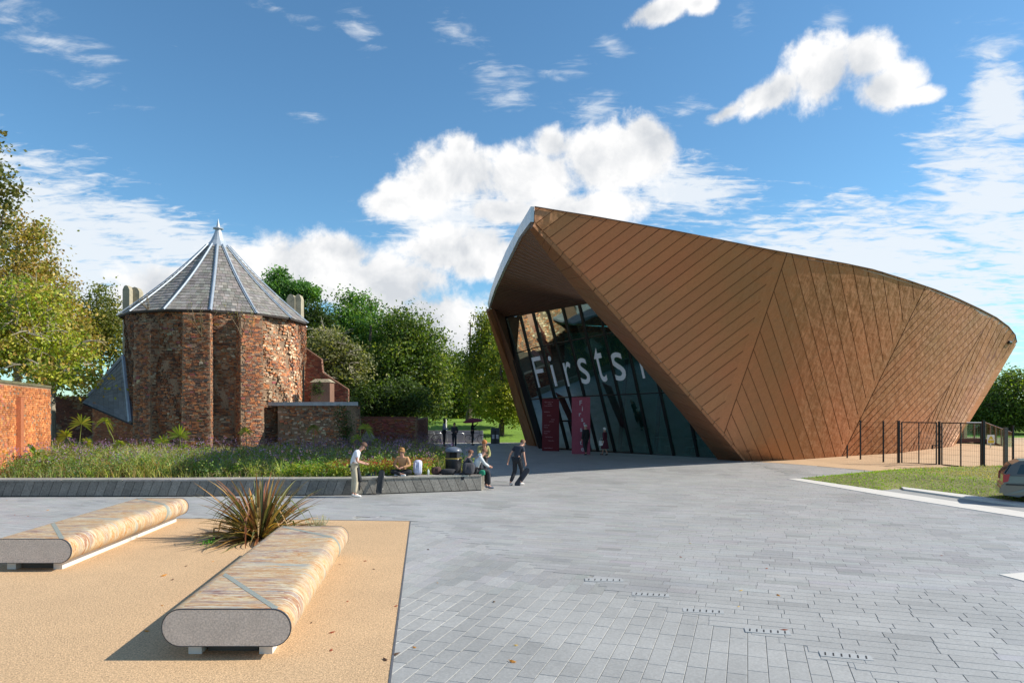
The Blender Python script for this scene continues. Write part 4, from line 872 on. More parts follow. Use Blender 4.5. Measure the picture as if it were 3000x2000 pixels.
def bricks(fn, Ls, Hs, pal, parent, par_inv=None, bl=.225, bh=.075, proud=.012, rough_=.008, rub=None, stain_shade=None, keep=None, nparts=0, gap=.011, name='brick', seed=0, miss=.0):
    """fn(s,h)->pos, tangent, normal (arrays). One box per brick; the largest in view as parts, the rest joined."""
    rr = np.random.default_rng(seed); C = []; HW = []; HH = []; COLr = []; RB = []
    nr = int(Hs/bh)
    for r_ in range(nr):
        h = (r_+.5)*bh; s = -rr.uniform(0, bl)
        ls = np.where(rr.random(int(Ls/bl*1.6)+4) < .5, bl, bl*.52)*rr.uniform(.93, 1.07, int(Ls/bl*1.6)+4); e = s+np.cumsum(ls); c = e-ls/2; k = (e < Ls+.02) & (c-ls/2 > -.02)
        c, ls = c[k], ls[k]; C.append(np.column_stack([c, np.full(len(c), h)])); HW.append(ls/2); HH.append(np.full(len(c), bh/2))
    C = np.concatenate(C); HW = np.concatenate(HW); HH = np.concatenate(HH); n = len(C); col = pick(pal, n, .28); off = rr.normal(0, rough_, n)+proud; RBm = np.zeros(n, bool)
    if rub is not None:
        z = rub(C[:, 0], C[:, 1]); RBm = z & (rr.random(n) < .97); drop = RBm & (rr.random(n) < .28); RBm &= ~drop
        col[RBm] = pick(PAL_RUB, RBm.sum(), .3); HW[RBm] *= rr.uniform(.6, 1.2, RBm.sum()); HH[RBm] *= rr.uniform(.8, 1.6, RBm.sum()); off[RBm] += rr.uniform(-.03, .05, RBm.sum()); off[RBm] += rr.uniform(0, .002, RBm.sum())
        kp = ~drop; C, HW, HH, col, off, RBm = C[kp], HW[kp], HH[kp], col[kp], off[kp], RBm[kp]
    if miss: kp = rr.random(len(C)) > miss; C, HW, HH, col, off, RBm = C[kp], HW[kp], HH[kp], col[kp], off[kp], RBm[kp]
    if keep is not None: kp = keep(C[:, 0], C[:, 1]); C, HW, HH, col, off, RBm = C[kp], HW[kp], HH[kp], col[kp], off[kp], RBm[kp]
    if stain_shade is not None: col = col*stain_shade(C[:, 0], C[:, 1])[:, None]  # stain and painted light and shade all multiply the brick colour
    P, T, Nn = fn(C[:, 0], C[:, 1]); n = len(C); Z = np.tile((0, 0, 1.), (n, 1)); ang = rr.normal(0, .010, n)*(RBm*7+1)
    EX = T*(HW-gap/2)[:, None]; EZ = Z*(HH-gap/2)[:, None]; EX = EX+Z*(np.sin(ang)*HW*.3)[:, None]; D = .05; EY = -Nn*(D/2+0*off)[:, None]; Cc = P+Nn*(off-D/2)[:, None]
    o0 = np.array(parent.location)
    order = np.argsort(-(HW*HH)*(1+2*RBm)/(Cc[:, 1]**2+1)) if nparts else np.arange(n); top_, rest_ = order[:nparts], order[nparts:]
    V, Fc, K = boxes_np(Cc[rest_]-o0, EX[rest_], EY[rest_], EZ[rest_], col[rest_], (0, 1, 2, 3, 5)); o = link(name+'_work', mesh_np(name+'_work', V, Fc, K, m_brick), parent); o['kind'] = 'stuff'
    if nparts:
        cm = {}
        for i in top_:
            c = col[i]; key = tuple(np.round(c*12)/12+.01)
            if key not in cm:
                b = MB(); e = .92; b.hull([(-1, -1, -1), (1, -1, -1), (1, -1, 1), (-1, -1, 1)][::1], [(-1, 1, -1), (1, 1, -1), (1, 1, 1), (-1, 1, 1)][::1], key); b.v = [(x, -y, z) for x, y, z in b.v]; b.f = [f for f in b.f]; cm[key] = b.mesh(name, m_brick)
            M_ = Matrix([(EX[i][k], EY[i][k], EZ[i][k], Cc[i][k]-o0[k]) for k in range(3)]+[(0, 0, 0, 1)]); o = link('stone' if RBm[i] else name, cm[key], parent); o.matrix_local = M_
    return n
# ------------------------------------------------------------------ old round brick tower
TC = np.array((-17.6, 40.9)); TR = 4.84; TH = 8.05
tower = empty('brick_tower', (TC[0], TC[1], 0), 0, 'old round brick and rubble tower with a conical slate roof', 'tower')
def tr_(phi, h): return TR+.12*np.sin(phi*5+h*.7)+.07*np.sin(phi*13+1.3*h)+.04*np.sin(phi*29+3.1*h)+.25*np.clip(1-h/1.6, 0, 1)
PH0, PH1 = R(-100), R(165)
def tower_fn(s, h):
    phi = PH0+s/TR; r = tr_(phi, h); d = np.column_stack([np.sin(phi), -np.cos(phi), 0*phi]); P = np.column_stack([TC[0]+r*d[:, 0], TC[1]+r*d[:, 1], h]); T = np.column_stack([np.cos(phi), np.sin(phi), 0*phi]); return P, T, d
def rubz(s, h):
    phi = np.degrees(PH0+s/TR); n_ = noise2(s, h, .55, 3)*.6+noise2(s, h*1.6, 1.6, 4)*.4
    thr = np.where(phi > 48, .42, .50)+.0*h; thr = np.where(np.sin(h*5.1+.8*np.sin(s*.7)) > .25, thr+.13, thr); return n_ > thr
def stain_sunlit(s, h):
    phi = np.degrees(PH0+s/TR); n_ = noise2(s, h*.45, .8, 9); k = .55+.75*n_; left = np.clip((35-phi)/60, 0, 1); return np.clip(k*(1-.42*left)*np.where(phi > 48, 1.35, 1), .2, 1.6)  # noise stain; left darkened for soot and shade, sunlit right painted brighter
bricks(tower_fn, TR*(PH1-PH0), TH, PAL_OLD, tower, rub=rubz, stain_shade=stain_sunlit, nparts=180, rough_=.015, proud=.01, seed=11, miss=.02)
V = []; Fq = []; na = 60; nh = 12
for j in range(nh+1):
    for i in range(na):
        phi = 2*math.pi*i/na; h = TH*j/nh; r = float(tr_(phi, h))-.02; V.append((r*math.sin(phi), -r*math.cos(phi), h))
for j in range(nh):
    for i in range(na): Fq.append((j*na+i, j*na+(i+1) % na, (j+1)*na+(i+1) % na, (j+1)*na+i))
link('wall', mesh_np('wall', V, Fq, None, m_morr, True), tower)
def tparent(o, par=None): return wparent(o, par or tower)
def local(o0, par): return Vector(o0)-par.location
def buttress(phid, w, proj, h_, seed, flare=.12, stv=1.0, top=.0):
    """radial pier: front and two sides clad in brick"""
    phi = R(phid); n_ = np.array((math.sin(phi), -math.cos(phi), 0)); t_ = np.array((math.cos(phi), math.sin(phi), 0)); c0 = np.array((TC[0], TC[1], 0.))
    g_ = lambda h: 1+flare*np.clip(1-h/h_, 0, 1)
    def ffn(s, h): k = g_(h); P = c0+n_*(TR+proj*k)[:, None]+t_*((s-w/2)*(1+.10*(k-1)/flare if flare else 1))[:, None]+np.outer(h, (0, 0, 1)); return P, np.tile(t_, (len(s), 1)), np.tile(n_, (len(s), 1))
    def sfn(sgn):
        def f(s, h): k = g_(h); P = c0+n_*(TR-.05+s*(proj*k+.05)/(proj+.05))[:, None]+t_*((sgn*w/2)*(1+.10*(k-1)/flare))[:, None]+np.outer(h, (0, 0, 1)); return P, np.tile(n_, (len(s), 1)), np.tile(t_*sgn, (len(s), 1))
        return f
    b = MB(); pts = []
    for (a, q) in ((-w/2, TR-.3), (w/2, TR-.3), (w/2, TR+proj), (-w/2, TR+proj)): pts.append((a, q))
    lo_ = []; hi = []
    for a, q in pts:
        kk = 1.10 if True else 1; lo_.append(Vector(n_*(q if q < TR else TR+proj*(1+flare))+t_*a*1.10)); hi.append(Vector(n_*q+t_*a)+Vector((0, 0, h_)))
    for v in lo_+hi: pass
    lo_ = [v*1.0 for v in lo_]; b.hull([v-Vector(n_)*.015 for v in lo_][::-1], [v-Vector(n_)*.015 for v in hi][::-1]); o = link('buttress', b.mesh('buttress', m_morr), tower)
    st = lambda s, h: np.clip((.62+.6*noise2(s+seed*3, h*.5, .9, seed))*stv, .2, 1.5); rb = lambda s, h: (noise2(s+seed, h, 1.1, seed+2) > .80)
    cls = dict(stain_shade=st, rub=rb, rough_=.009, miss=.012)
    bricks(ffn, w, h_, PAL_OLD, tower, seed=seed, nparts=38, **cls); bricks(sfn(1), proj+.05, h_, PAL_OLD+[(.55, .35, .2)], tower, seed=seed+1, **cls); bricks(sfn(-1), proj+.05, h_, PAL_OLD, tower, seed=seed+2, **cls)
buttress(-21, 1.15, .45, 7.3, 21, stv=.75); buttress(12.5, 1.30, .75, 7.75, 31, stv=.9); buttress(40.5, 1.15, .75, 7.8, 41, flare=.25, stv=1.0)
# roof: 14 sides, slates, lead rolls, cap and finial
m_slate = mat('roof_slate', attr=True, rough=.55, var=.14, vs=2, fine=.12, fs=30, bump=.25, bs=40)
m_lead = mat('lead', (.42, .47, .52), rough=.42, metal=.35, var=.12, vs=2.5, fine=.06)
NS = 14; RE = 5.17; EZ_ = 7.98; CR_ = .58; CZ = 12.5; A0 = R(-6.6+90*0)
def ra_(t): return RE+(CR_-RE)*t+(-.20)*math.sin(math.pi*t)*.55
def rz_(t): return EZ_+(CZ-EZ_)*t-.10*math.sin(math.pi*t)
def rp(k, t, off=0.0):
    a = A0+2*math.pi*k/NS; return Vector((ra_(t)*math.sin(a), -ra_(t)*math.cos(a), rz_(t)+off))
b = MB()
for k in range(NS):
    for j in range(6): b.add([rp(k, j/6), rp(k+1, j/6), rp(k+1, (j+1)/6), rp(k, (j+1)/6)], [(0, 1, 2, 3)])
b.add([rp(k, 0) for k in range(NS)][::-1], [tuple(range(NS))]); link('roof', b.mesh('roof', mat('roof_deck', (.06, .055, .05), rough=.9)), tower); roofo = tower.children[-1]
slm = {}; cand = []
ROWS = 23
for k in range(-5, 6):
    for j in range(ROWS):
        t0 = j/ROWS; t1 = (j+1)/ROWS; A, B_0, C_0, D_0 = rp(k, t0), rp(k+1, t0), rp(k+1, t1), rp(k, t1); w = (B_0-A).length; n_ = max(1, round(w/.27)); nrm = (B_0-A).cross(D_0-A).normalized(); sh = (.5 if j % 2 else 0)
        cuts = sorted(set([0.0, 1.0]+[min(1, max(0, (i+sh+rnd.uniform(-.06, .06))/n_)) for i in range(n_+1)]))
        for u0, u1 in zip(cuts, cuts[1:]):
            if (u1-u0)*w < .06: continue
            g_ = .008/w; q = [A.lerp(B_0, u0+g_), A.lerp(B_0, u1-g_), D_0.lerp(C_0, u1-g_), D_0.lerp(C_0, u0+g_)]; q[0] = q[0]-(D_0-A)*.06; q[1] = q[1]-(D_0-A)*.06; lo_ = .022+rnd.uniform(0, .012)
            tn = rnd.choice([.25, .29, .33, .21, .27]); cc = jit((tn*.90, tn*.83, tn*.75), .16)
            hull = [q[0]+nrm*lo_, q[1]+nrm*(lo_+rnd.uniform(-.004, .006)), q[2]+nrm*.006, q[3]+nrm*.006]
            ph = A0+2*math.pi*(k+.5)/NS; cand.append(((-nrm.y)*(u1-u0)*w*(1+.3*(j < 16)), hull, [q[0]-nrm*.004, q[1]-nrm*.004, q[2]-nrm*.004, q[3]-nrm*.004], cc))
cand.sort(key=lambda c: -c[0]); rest_mb = MB()
for i, (s_, hi, lo_, cc) in enumerate(cand):
    if i < 300: b = MB(); c0 = sum(hi, Vector())/4; b.hull([v-c0 for v in lo_], [v-c0 for v in hi], cc); link('slate', b.mesh('slate', m_slate), roofo, c0)
    else: rest_mb.hull(lo_, hi, cc)
o = link('slate_courses', rest_mb.mesh('slate_courses', m_slate), roofo); o['kind'] = 'stuff'
for k in range(NS):
    pts = [rp(k, t)+Vector((math.sin(A0+2*math.pi*k/NS), -math.cos(A0+2*math.pi*k/NS), 0))*.03+Vector((0, 0, .03)) for t in np.linspace(-.012, .99, 9)]
    b = MB()
    for p, q in zip(pts, pts[1:]):
        d = (q-p).normalized(); a = A0+2*math.pi*k/NS; t_ = Vector((math.cos(a), math.sin(a), 0)); u_ = t_.cross(d).normalized(); u_ = -u_ if u_.z < 0 else u_
        sec = [(-.09, 0), (-.04, .012), (-.025, .06), (.025, .06), (.04, .012), (.09, 0)]
        b.add([p+t_*x+u_*z for x, z in sec]+[q+t_*x+u_*z for x, z in sec], [(i+1, i, 6+i, 7+i) for i in range(5)]+[(0, 5, 11, 6)])
    o = link('lead_roll', b.mesh('lead_roll', m_lead), roofo)
b = MB(); cap = [(CR_+.16, CZ-.16), (CR_+.05, CZ), (.42, CZ+.28), (.27, CZ+.62), (.17, CZ+.93), (.15, CZ+.97), (.30, CZ+1.02), (.30, CZ+1.06), (.12, CZ+1.12), (.10, CZ+1.2), (.015, CZ+1.62)]
b.lathe((0, 0, 0), cap[:6], 14); link('lead_cap', b.mesh('lead_cap', m_lead), roofo); b = MB(); b.lathe((0, 0, 0), cap[5:], 12); link('finial', b.mesh('finial', m_lead), roofo)
b = MB(); ev = [rp(k, 0) for k in range(NS)]; 
for k in range(NS): p, q = ev[k], ev[(k+1) % NS]; d = Vector((0, 0, -.10)); i_ = .93; b.add([p, q, q+d, p+d, q*i_+d+Vector((0, 0, q.z*(1-i_))), p*i_+d+Vector((0, 0, p.z*(1-i_)))], [(1, 0, 3, 2), (2, 3, 5, 4)])
link('eaves_board', b.mesh('eaves_board', mat('eaves_board', (.05, .04, .035), rough=.9)), tower)
# stone pinnacles behind the roof
m_ston = mat('lichen_stone', (.36, .32, .23), rough=.95, var=.28, vs=2.5, fine=.2, fs=25, bump=.5, bs=30)
def pinn(px0, px1, pyt, d, dep, rz=0.0, pyb=930):
    A = at(px0, pyt, d); B = at(px1, pyt, d); w = (B.x-A.x); c = Vector(((A.x+B.x)/2, d, 0)); h0 = at(px0, pyb+30, d).z; h1 = A.z; b = MB(); m3 = Matrix.Rotation(rz, 3, 'Z')
    sec = [(-w/2, h0-2), (w/2, h0-2), (w/2, h1-.28), (w*.28, h1-.05), (0, h1+.02), (-w*.28, h1-.05), (-w/2, h1-.28)]
    b.add([m3 @ Vector((x, -dep/2, z))+c for x, z in sec]+[m3 @ Vector((x, dep/2, z))+c for x, z in sec], [tuple(range(7)), tuple(range(13, 6, -1))]+[(i, 7+i, 7+(i+1) % 7, (i+1) % 7) for i in range(7)])
    return tparent(b.build('pinnacle', m_ston))
pinn(366, 386, 838, 44.2, .55); pinn(386, 414, 843, 44.6, .5, 0); pinn(844, 868, 864, 43.8, .6); pinn(868, 886, 864, 43.9, .6, .0); pinn(800, 815, 862, 47, .5)
# downpipe
b = MB(); p = at(884, 950, 42.2); b.tube([(p.x, p.y, 7.7), (p.x+.02, p.y, 5.9), (p.x+.1, p.y, 5.7), (p.x+.1, p.y, 3.2)], .06, 8); b.box((p.x, p.y, 7.65), (.16, .13, .14)); tparent(b.build('downpipe', m_frame))
# ------------------------------------------------------------------ flat brick walls with thickness
def wall_thing(name, p0, p1, h, th, pal, label, cat, seed, hfun=None, nparts=0, rub=None, stain_shade=None, cap=None, capcol=None, ends=True, miss=.0, parent=None, z0=0.0, rough_=.008, locals_=None):
    p0 = Vector((*p0, 0)); p1 = Vector((*p1, 0)); d = (p1-p0).normalized(); L_ = (p1-p0).length; n_ = Vector((d.y, -d.x, 0))
    if parent is None: root = empty(name, p0, 0, label, cat)
    else: root = parent
    hf = hfun or (lambda s: h); da = np.array(d); na_ = np.array(n_); q0 = np.array(p0)
    def fn(s, z): P = q0+np.outer(s, da)+np.outer(z+z0, (0, 0, 1)); return P, np.tile(da, (len(s), 1)), np.tile(na_, (len(s), 1))
    kp = (lambda s, z: z < np.array([hf(x) for x in s])-.05)
    bricks(fn, L_, (h if not hfun else max(hf(x) for x in np.linspace(0, L_, 30))), pal, root, rub=rub, stain_shade=stain_shade, keep=kp, nparts=nparts, seed=seed, miss=miss, rough_=rough_)
    ks = np.linspace(0, L_, 12 if hfun is None else 40); b = MB(); off = Vector(-np.array(root.location)); V = []; 
    for s in ks:
        a = p0+d*s+off; V += [a+Vector((0, 0, z0)), a+Vector((0, 0, z0+hf(s))), a-n_*th+Vector((0, 0, z0+hf(s))), a-n_*th+Vector((0, 0, z0))]
    Fq = []
    for i in range(len(ks)-1):
        a = 4*i; Fq += [(a, a+4, a+5, a+1), (a+1, a+5, a+6, a+2), (a+2, a+6, a+7, a+3)]
    Fq += [(0, 1, 2, 3), (len(V)-1, len(V)-2, len(V)-3, len(V)-4)]; b.add(V, Fq); link('wall_core', b.mesh('wall_core', m_morr), root)
    if ends:
        def fe(s, z): P = np.array(p1)+np.outer(s, -na_)+np.outer(z+z0, (0, 0, 1)); return P, np.tile(-na_, (len(s), 1)), np.tile(da, (len(s), 1))
        bricks(fe, th, hf(L_-.01)-.02, pal, root, stain_shade=stain_shade, seed=seed+7, rough_=rough_)
    if cap:
        b = MB(); 
        for i in range(len(ks)-1):
            a = p0+d*ks[i]+off; c = p0+d*ks[i+1]+off; za, zc = z0+hf(ks[i]), z0+hf(ks[i+1]); b.hull([a+n_*cap+Vector((0, 0, za-.005)), c+n_*cap+Vector((0, 0, zc-.005)), c-n_*(th+cap)+Vector((0, 0, zc-.005)), a-n_*(th+cap)+Vector((0, 0, za-.005))], [a+n_*cap+Vector((0, 0, za+.09)), c+n_*cap+Vector((0, 0, zc+.09)), c-n_*(th+cap)+Vector((0, 0, zc+.09)), a-n_*(th+cap)+Vector((0, 0, za+.09))])
        link('coping', b.mesh('coping', capcol), root)
    return root
st_l = lambda s, z: np.clip(.95+.35*(noise2(s, z*.5, .7, 6)-.5)-.45*np.clip((z-3.2)/.8, 0, 1)*noise2(s, z, 2.2, 8), .3, 1.3)
m_coptop = mat('mossy_coping', (.14, .13, .07), rough=1, var=.4, vs=2)
gw = wall_thing('garden_wall', (-17.05, 22.35), (-20.2, 29.9), 3.68, .45, PAL_NEW, 'bright orange red brick garden wall at the left edge of the flower bed', 'wall', 61, nparts=200, stain_shade=st_l, cap=.03, capcol=m_coptop)
b = MB(); d_ = (Vector((-20.2, 29.9, 0))-Vector((-17.05, 22.35, 0))).normalized(); n_ = Vector((d_.y, -d_.x, 0)); p = Vector((-17.05, 22.35, 0))+d_*3.0
b.hull([p-d_*.2, p+d_*.2, p+d_*.2+n_*.16, p-d_*.2+n_*.16][::-1], [v+Vector((0, 0, 3.2)) for v in (p-d_*.2, p+d_*.2, p+d_*.2+n_*.16, p-d_*.2+n_*.16)][::-1], (.42, .14, .06)); wparent(b.build('pier', m_brick), gw)
# dark recess wall and lean-to at the left foot of the tower
wall_thing('outbuilding_wall', (-33.5, 46.5), (-21.5, 44.5), 3.6, .4, PAL_RED, 'dark shaded brick wall between the garden wall and the lean-to', 'wall', 71, rub=lambda s, z: noise2(s, z, 1.2, 12) > .6, stain_shade=lambda s, z: .5+0*s)  # brick colour darkened throughout to carry the shade of the recess
lt = empty('lean_to', (-22.0, 37.0, 0), 0, 'orange brick lean-to with a steep grey slate roof left of the tower', 'outbuilding')
lp = [Vector((-23.6, 38.4, 0)), Vector((-20.2, 36.6, 0))]; Ll = (lp[1]-lp[0]).length
hl = lambda s: 3.15-1.15*s/Ll
wall_thing('x', (lp[0].x, lp[0].y), (lp[1].x, lp[1].y), 3.2, .3, [(.40, .13, .05), (.34, .10, .045), (.46, .17, .07)], None, None, 81, hfun=hl, parent=lt, ends=False, stain_shade=lambda s, z: .9+.3*(noise2(s, z, .9, 3)-.5), nparts=30)
wall_thing('x', (-20.2, 36.6), (-18.9, 36.9), 1.95, .3, PAL_OLD, None, None, 83, parent=lt, ends=True, rub=lambda s, z: noise2(s, z, 1.5, 4) > .6)
ridge = [at(363, 1045, 39.6), at(262, 1160, 41.5)]; 
b = MB(); gx = [Vector((-24.1, 38.3, 3.12)), Vector((-20.3, 36.35, 2.0)), Vector((-18.6, 36.6, 2.0)), Vector((-17.5, 38.4, 2.6)), at(392, 1200, 39.4), at(363, 1045, 39.6), at(262, 1160, 41.5), Vector((-25.6, 41.5, 3.3))]
lofs = lambda v: v-lt.location
for (A, B0, C0, D0) in ((gx[0], gx[1], ridge[0], ridge[1]), (gx[1], gx[2], gx[3], ridge[0])):
    g_ = [[lofs(A.lerp(B0, i/6).lerp(D0.lerp(C0, i/6), j/6))-Vector((0, 0, .09)) for i in range(7)] for j in range(7)]; b.add([v for r_ in g_ for v in r_], [(j*7+i, j*7+i+1, j*7+i+8, j*7+i+7) for j in range(6) for i in range(6)])
ro = link('roof', b.mesh('roof', mat('roof_deck2', (.05, .05, .055), rough=.9)), lt); rsl = MB()
A, B0, C0, D0 = gx[0], gx[1], ridge[0], ridge[1]
for (A, B0, C0, D0, nn) in ((gx[0], gx[1], ridge[0], ridge[1], 9), (gx[1], gx[2], gx[3], ridge[0], 6)):
    nrm = (B0-A).cross(D0-A).normalized(); nr = 13
    for j in range(nr):
        a, c = A.lerp(D0, j/nr), B0.lerp(C0, j/nr); a1, c1_ = A.lerp(D0, (j+1)/nr), B0.lerp(C0, (j+1)/nr); nrm = (c-a).cross(a1-a).normalized()
        for i in range(nn):
            u0, u1 = (i+.02)/nn, (i+.98)/nn; t = rnd.uniform(.10, .165); b = MB(); q = [a.lerp(c, u0), a.lerp(c, u1), a1.lerp(c1_, u1), a1.lerp(c1_, u0)]; b.hull([lofs(v) for v in q], [lofs(v)+nrm*z for v, z in zip(q, (.035, .035, .01, .01))], (t, t*1.03, t*1.12)); link('slate', b.mesh('slate', m_slate), ro)
b = MB(); 
for p, q in ((ridge[0], ridge[1]), (ridge[0], gx[1])): b.tube([lofs(p)+Vector((0, -.05, .05)), lofs(q)+Vector((0, -.05, .05))], .11, 6)
link('lead_ridge', b.mesh('lead_ridge', mat('dull_lead', (.30, .34, .40), rough=.5, metal=.3)), ro)
# stepped gable walls on both sides of the tower, and the lead capped annex
hL = lambda s: 4.6+2.3*min(1, s/2.9)
gl = wall_thing('gable_wall', (-27.0, 46.0), (-21.2, 43.6), 7, .5, PAL_RED, 'brick gable slope rising behind the lean-to left of the tower', 'wall', 91, hfun=lambda s: 5.6+1.9*s/6.3, stain_shade=lambda s, z: .6+0*s, cap=.05, capcol=m_coptop)
def hR(s): return 6.3-1.35*s/1.45 if s < 1.45 else (4.95 if s < 1.5 else 4.35-1.35*(s-1.5)/1.5)
pR = at(880, 1195, 43.2)
gr_ = wall_thing('gable_wall', (pR.x, 43.2), (pR.x+2.95, 43.5), 7, .5, PAL_RED, 'stepped red brick gable wall sloping down right of the tower', 'wall', 93, hfun=lambda s: (6.75-.95*s/1.35 if s < 1.35 else 5.0-1.0*(s-1.35)/1.5), stain_shade=lambda s, z: .85+.4*(noise2(s, z, 1.1, 2)-.5), cap=.05, capcol=mat('gable_coping', (.22, .11, .07), rough=.9), miss=.01)
an = empty('annex', (-12.4, 37.2, 0), 0, 'low brick and rubble annex with a lead capped flat top right of the tower', 'outbuilding')
wall_thing('x', (-12.9, 37.6), (-8.35, 36.6), 2.95, .5, PAL_OLD+[(.40, .32, .24)], None, None, 95, parent=an, nparts=90, rub=lambda s, z: noise2(s, z, .9, 15) > .47, stain_shade=lambda s, z: 1.0+.4*(noise2(s, z, .8, 3)-.5), rough_=.02, miss=.02)
wall_thing('x', (-8.35, 36.6), (-9.35, 40.6), 2.95, .5, PAL_OLD, None, None, 97, parent=an, ends=False)
b = MB(); cp_ = [(-13.4, 37.5), (-8.2, 36.35), (-9.25, 40.8), (-12.5, 42)]; b.prism([(x+12.4, y-37.2) for x, y in cp_], 2.93, 3.13); link('lead_cap', b.mesh('lead_cap', mat('weathered_lead', (.36, .39, .42), rough=.6, metal=.2, var=.25, vs=3, fine=.2)), an)
b = MB(); b.box((-11.25+12.4, 40.6-37.2, 3.7), (.55, .5, .62), 0, (.22, .12, .08)); b.box((-11.25+12.4, 40.6-37.2, 4.42), (.62, .55, .1), 0, (.3, .26, .18), taper=.6); link('stump', b.mesh('stump', m_brick), an)
bwl = wall_thing('boundary_wall', (-9.9, 44.6), (-6.15, 43.9), 2.15, .35, PAL_RED, 'plain dark red brick boundary wall behind the purple flowers', 'wall', 99, nparts=150, stain_shade=lambda s, z: .95+.3*(noise2(s, z, 1.0, 3)-.5), cap=.03, capcol=mat('brick_coping', (.16, .06, .045), rough=.95, var=.3, vs=8))
wall_thing('boundary_wall', (-6.1, 44.0), (-6.4, 52), 2.1, .35, PAL_RED, 'shaded return of the brick boundary wall running back toward the park', 'wall', 101, ends=False, stain_shade=lambda s, z: .7+0*s)  # shade of the return put into a darker brick colour
b = MB(); p = at(1078, 1318, 40); b.add([(p.x-.5, 39.6, .45), (p.x+.5, 39.6, .45), (p.x+.5, 40.6, .45), (p.x-.5, 40.6, .45), (p.x, 40, 1.25)], [(0, 1, 4), (1, 2, 4), (2, 3, 4), (3, 0, 4)]); b.box((p.x, 40.1, .3), (.6, .6, .14)); b.v = [(x, y, z+.35) for x, y, z in b.v]; tagp(b.build('stone_cap', m_ston), 'weathered pyramidal stone cap standing among the flowers before the boundary wall', 'stone')
# ------------------------------------------------------------------ trees
m_bark = mat('bark', (.11, .085, .06), rough=1, var=.3, vs=6, stretch=(1, 1, .3), bump=.6, bs=20)
m_bark2 = mat('pale_bark', (.34, .30, .23), rough=1, var=.25, vs=6, bump=.4)
m_leaf = leafmat('leaf')
def tree(name, base, label, cat, blobs, pal, n, leaf, trunk=.3, height=None, group=None, bark=None, per=26, spread=.55, limbs=9, core=.25, twig=0, sink=None):
    """blobs: (cx,cy,cz,rx,ry,rz) relative to base; leaves gathered in sprays round points in them"""
    base = Vector(base); root = empty(name, base, 0, label, cat, group); sprays = []; vol = np.array([b_[3]*b_[4]*b_[5] for b_ in blobs])**.8; pr = vol/vol.sum(); m_ = max(1, n//per)
    for _ in range(m_):
        b_ = blobs[rng.choice(len(blobs), p=pr)]; v = rng.normal(size=3); v /= np.linalg.norm(v); r_ = rng.uniform(.35, 1.0)**.45 if rng.random() > core else rng.uniform(.1, .8)
        sprays.append((b_[0]+v[0]*b_[3]*r_, b_[1]+v[1]*b_[4]*r_, b_[2]+v[2]*b_[5]*r_))
    Sp = np.array(sprays); cnt = rng.poisson(per, m_)+4; P = np.repeat(Sp, cnt, 0); sc = spread*rng.uniform(.6, 1.3, m_); P = P+rng.normal(size=P.shape)*np.repeat(sc, cnt)[:, None]*np.array((1, 1, .62)); 
    cS = pick(pal, m_, .25); C_ = np.repeat(cS, cnt, 0)*rng.uniform(.75, 1.3, (len(P), 1)); k = P[:, 2] > .3; P, C_ = P[k], C_[k]
    link('crown', mesh_np('crown', *leaves_np(P, leaf, C_), m_leaf), root)
    zc = np.mean([b_[2] for b_ in blobs]); top_ = max(b_[2]+b_[5]*.1 for b_ in blobs); b = MB(); lean = rnd.uniform(-.3, .3)
    main = [Vector((lean*t*2+.12*math.sin(t*5), .1*math.cos(t*4), top_*t)) for t in np.linspace(0, 1, 7)]; b.tube(main, [trunk*(1.25 if i == 0 else 1)*(1-i/7.5) for i in range(7)], 8)
    for q in range(limbs):
        s_ = Sp[rng.integers(len(Sp))]; t = rnd.uniform(.25, .7); i = int(t*6); p = main[i].lerp(main[min(6, i+1)], t*6-i); e = Vector(s_); mid = p.lerp(e, .5)+Vector((0, 0, -.15*(e-p).length*rnd.uniform(-.4, 1))); b.tube([p, mid, e], [trunk*.38*(1-t*.5), trunk*.22, .03], 5)
    for q in range(twig):
        s_ = Vector(Sp[rng.integers(len(Sp))]); d = Vector((rnd.gauss(0, 1), rnd.gauss(0, 1)-.6, rnd.gauss(0, .5))).normalized(); L_ = rnd.uniform(.8, 2.2); pts = [s_]
        for z in range(4): pts.append(pts[-1]+d*L_/4); d = (d+Vector((rnd.gauss(0, .35), rnd.gauss(0, .35), rnd.gauss(0, .3)-.08))).normalized()
        b.tube(pts, [.045, .038, .03, .02, .01], 4)
        for w in range(2):
            i = rnd.randrange(1, 4); d2 = (d+Vector((rnd.gauss(0, .8), rnd.gauss(0, .8), rnd.gauss(0, .5)))).normalized(); b.tube([pts[i], pts[i]+d2*L_*.25, pts[i]+d2*L_*.45+Vector((0, 0, .05))], [.022, .016, .008], 4)
    link('trunk', b.mesh('trunk', bark or m_bark), root); return root
def pxb(px, py, d, rx, ry, base, rd=None):
    """crown lobe from a measured place: centre and radii"""
    p = at(px, py, d)-Vector(base); a = rx/F*d; c = ry/F*d; return (p.x, p.y, p.z, a, rd or a, c)
G1 = [(.10, .15, .02), (.07, .11, .018), (.14, .19, .03), (.05, .08, .015)]; GA = [(.36, .28, .07), (.28, .25, .06), (.20, .21, .04), (.42, .29, .08), (.32, .19, .05)]; GD = [(.05, .085, .02), (.075, .12, .028), (.035, .06, .015)]; GY = [(.30, .32, .04), (.22, .27, .03), (.12, .17, .02), (.38, .36, .06)]; GB = [(.09, .20, .05), (.14, .27, .06), (.06, .14, .035)]
bs = (-36.5, 50, 0); tree('autumn_tree', bs, 'tall golden brown autumn tree rising behind the garden wall', 'tree', [pxb(60, 760, 50, 95, 110, bs), pxb(130, 880, 50, 95, 110, bs), pxb(20, 900, 50, 120, 130, bs), pxb(150, 1010, 48, 130, 100, bs), pxb(90, 690, 50, 55, 50, bs), pxb(215, 960, 50, 50, 70, bs)], GA, 21000, .24, .35, per=18, spread=.5, limbs=16, bark=m_bark2)
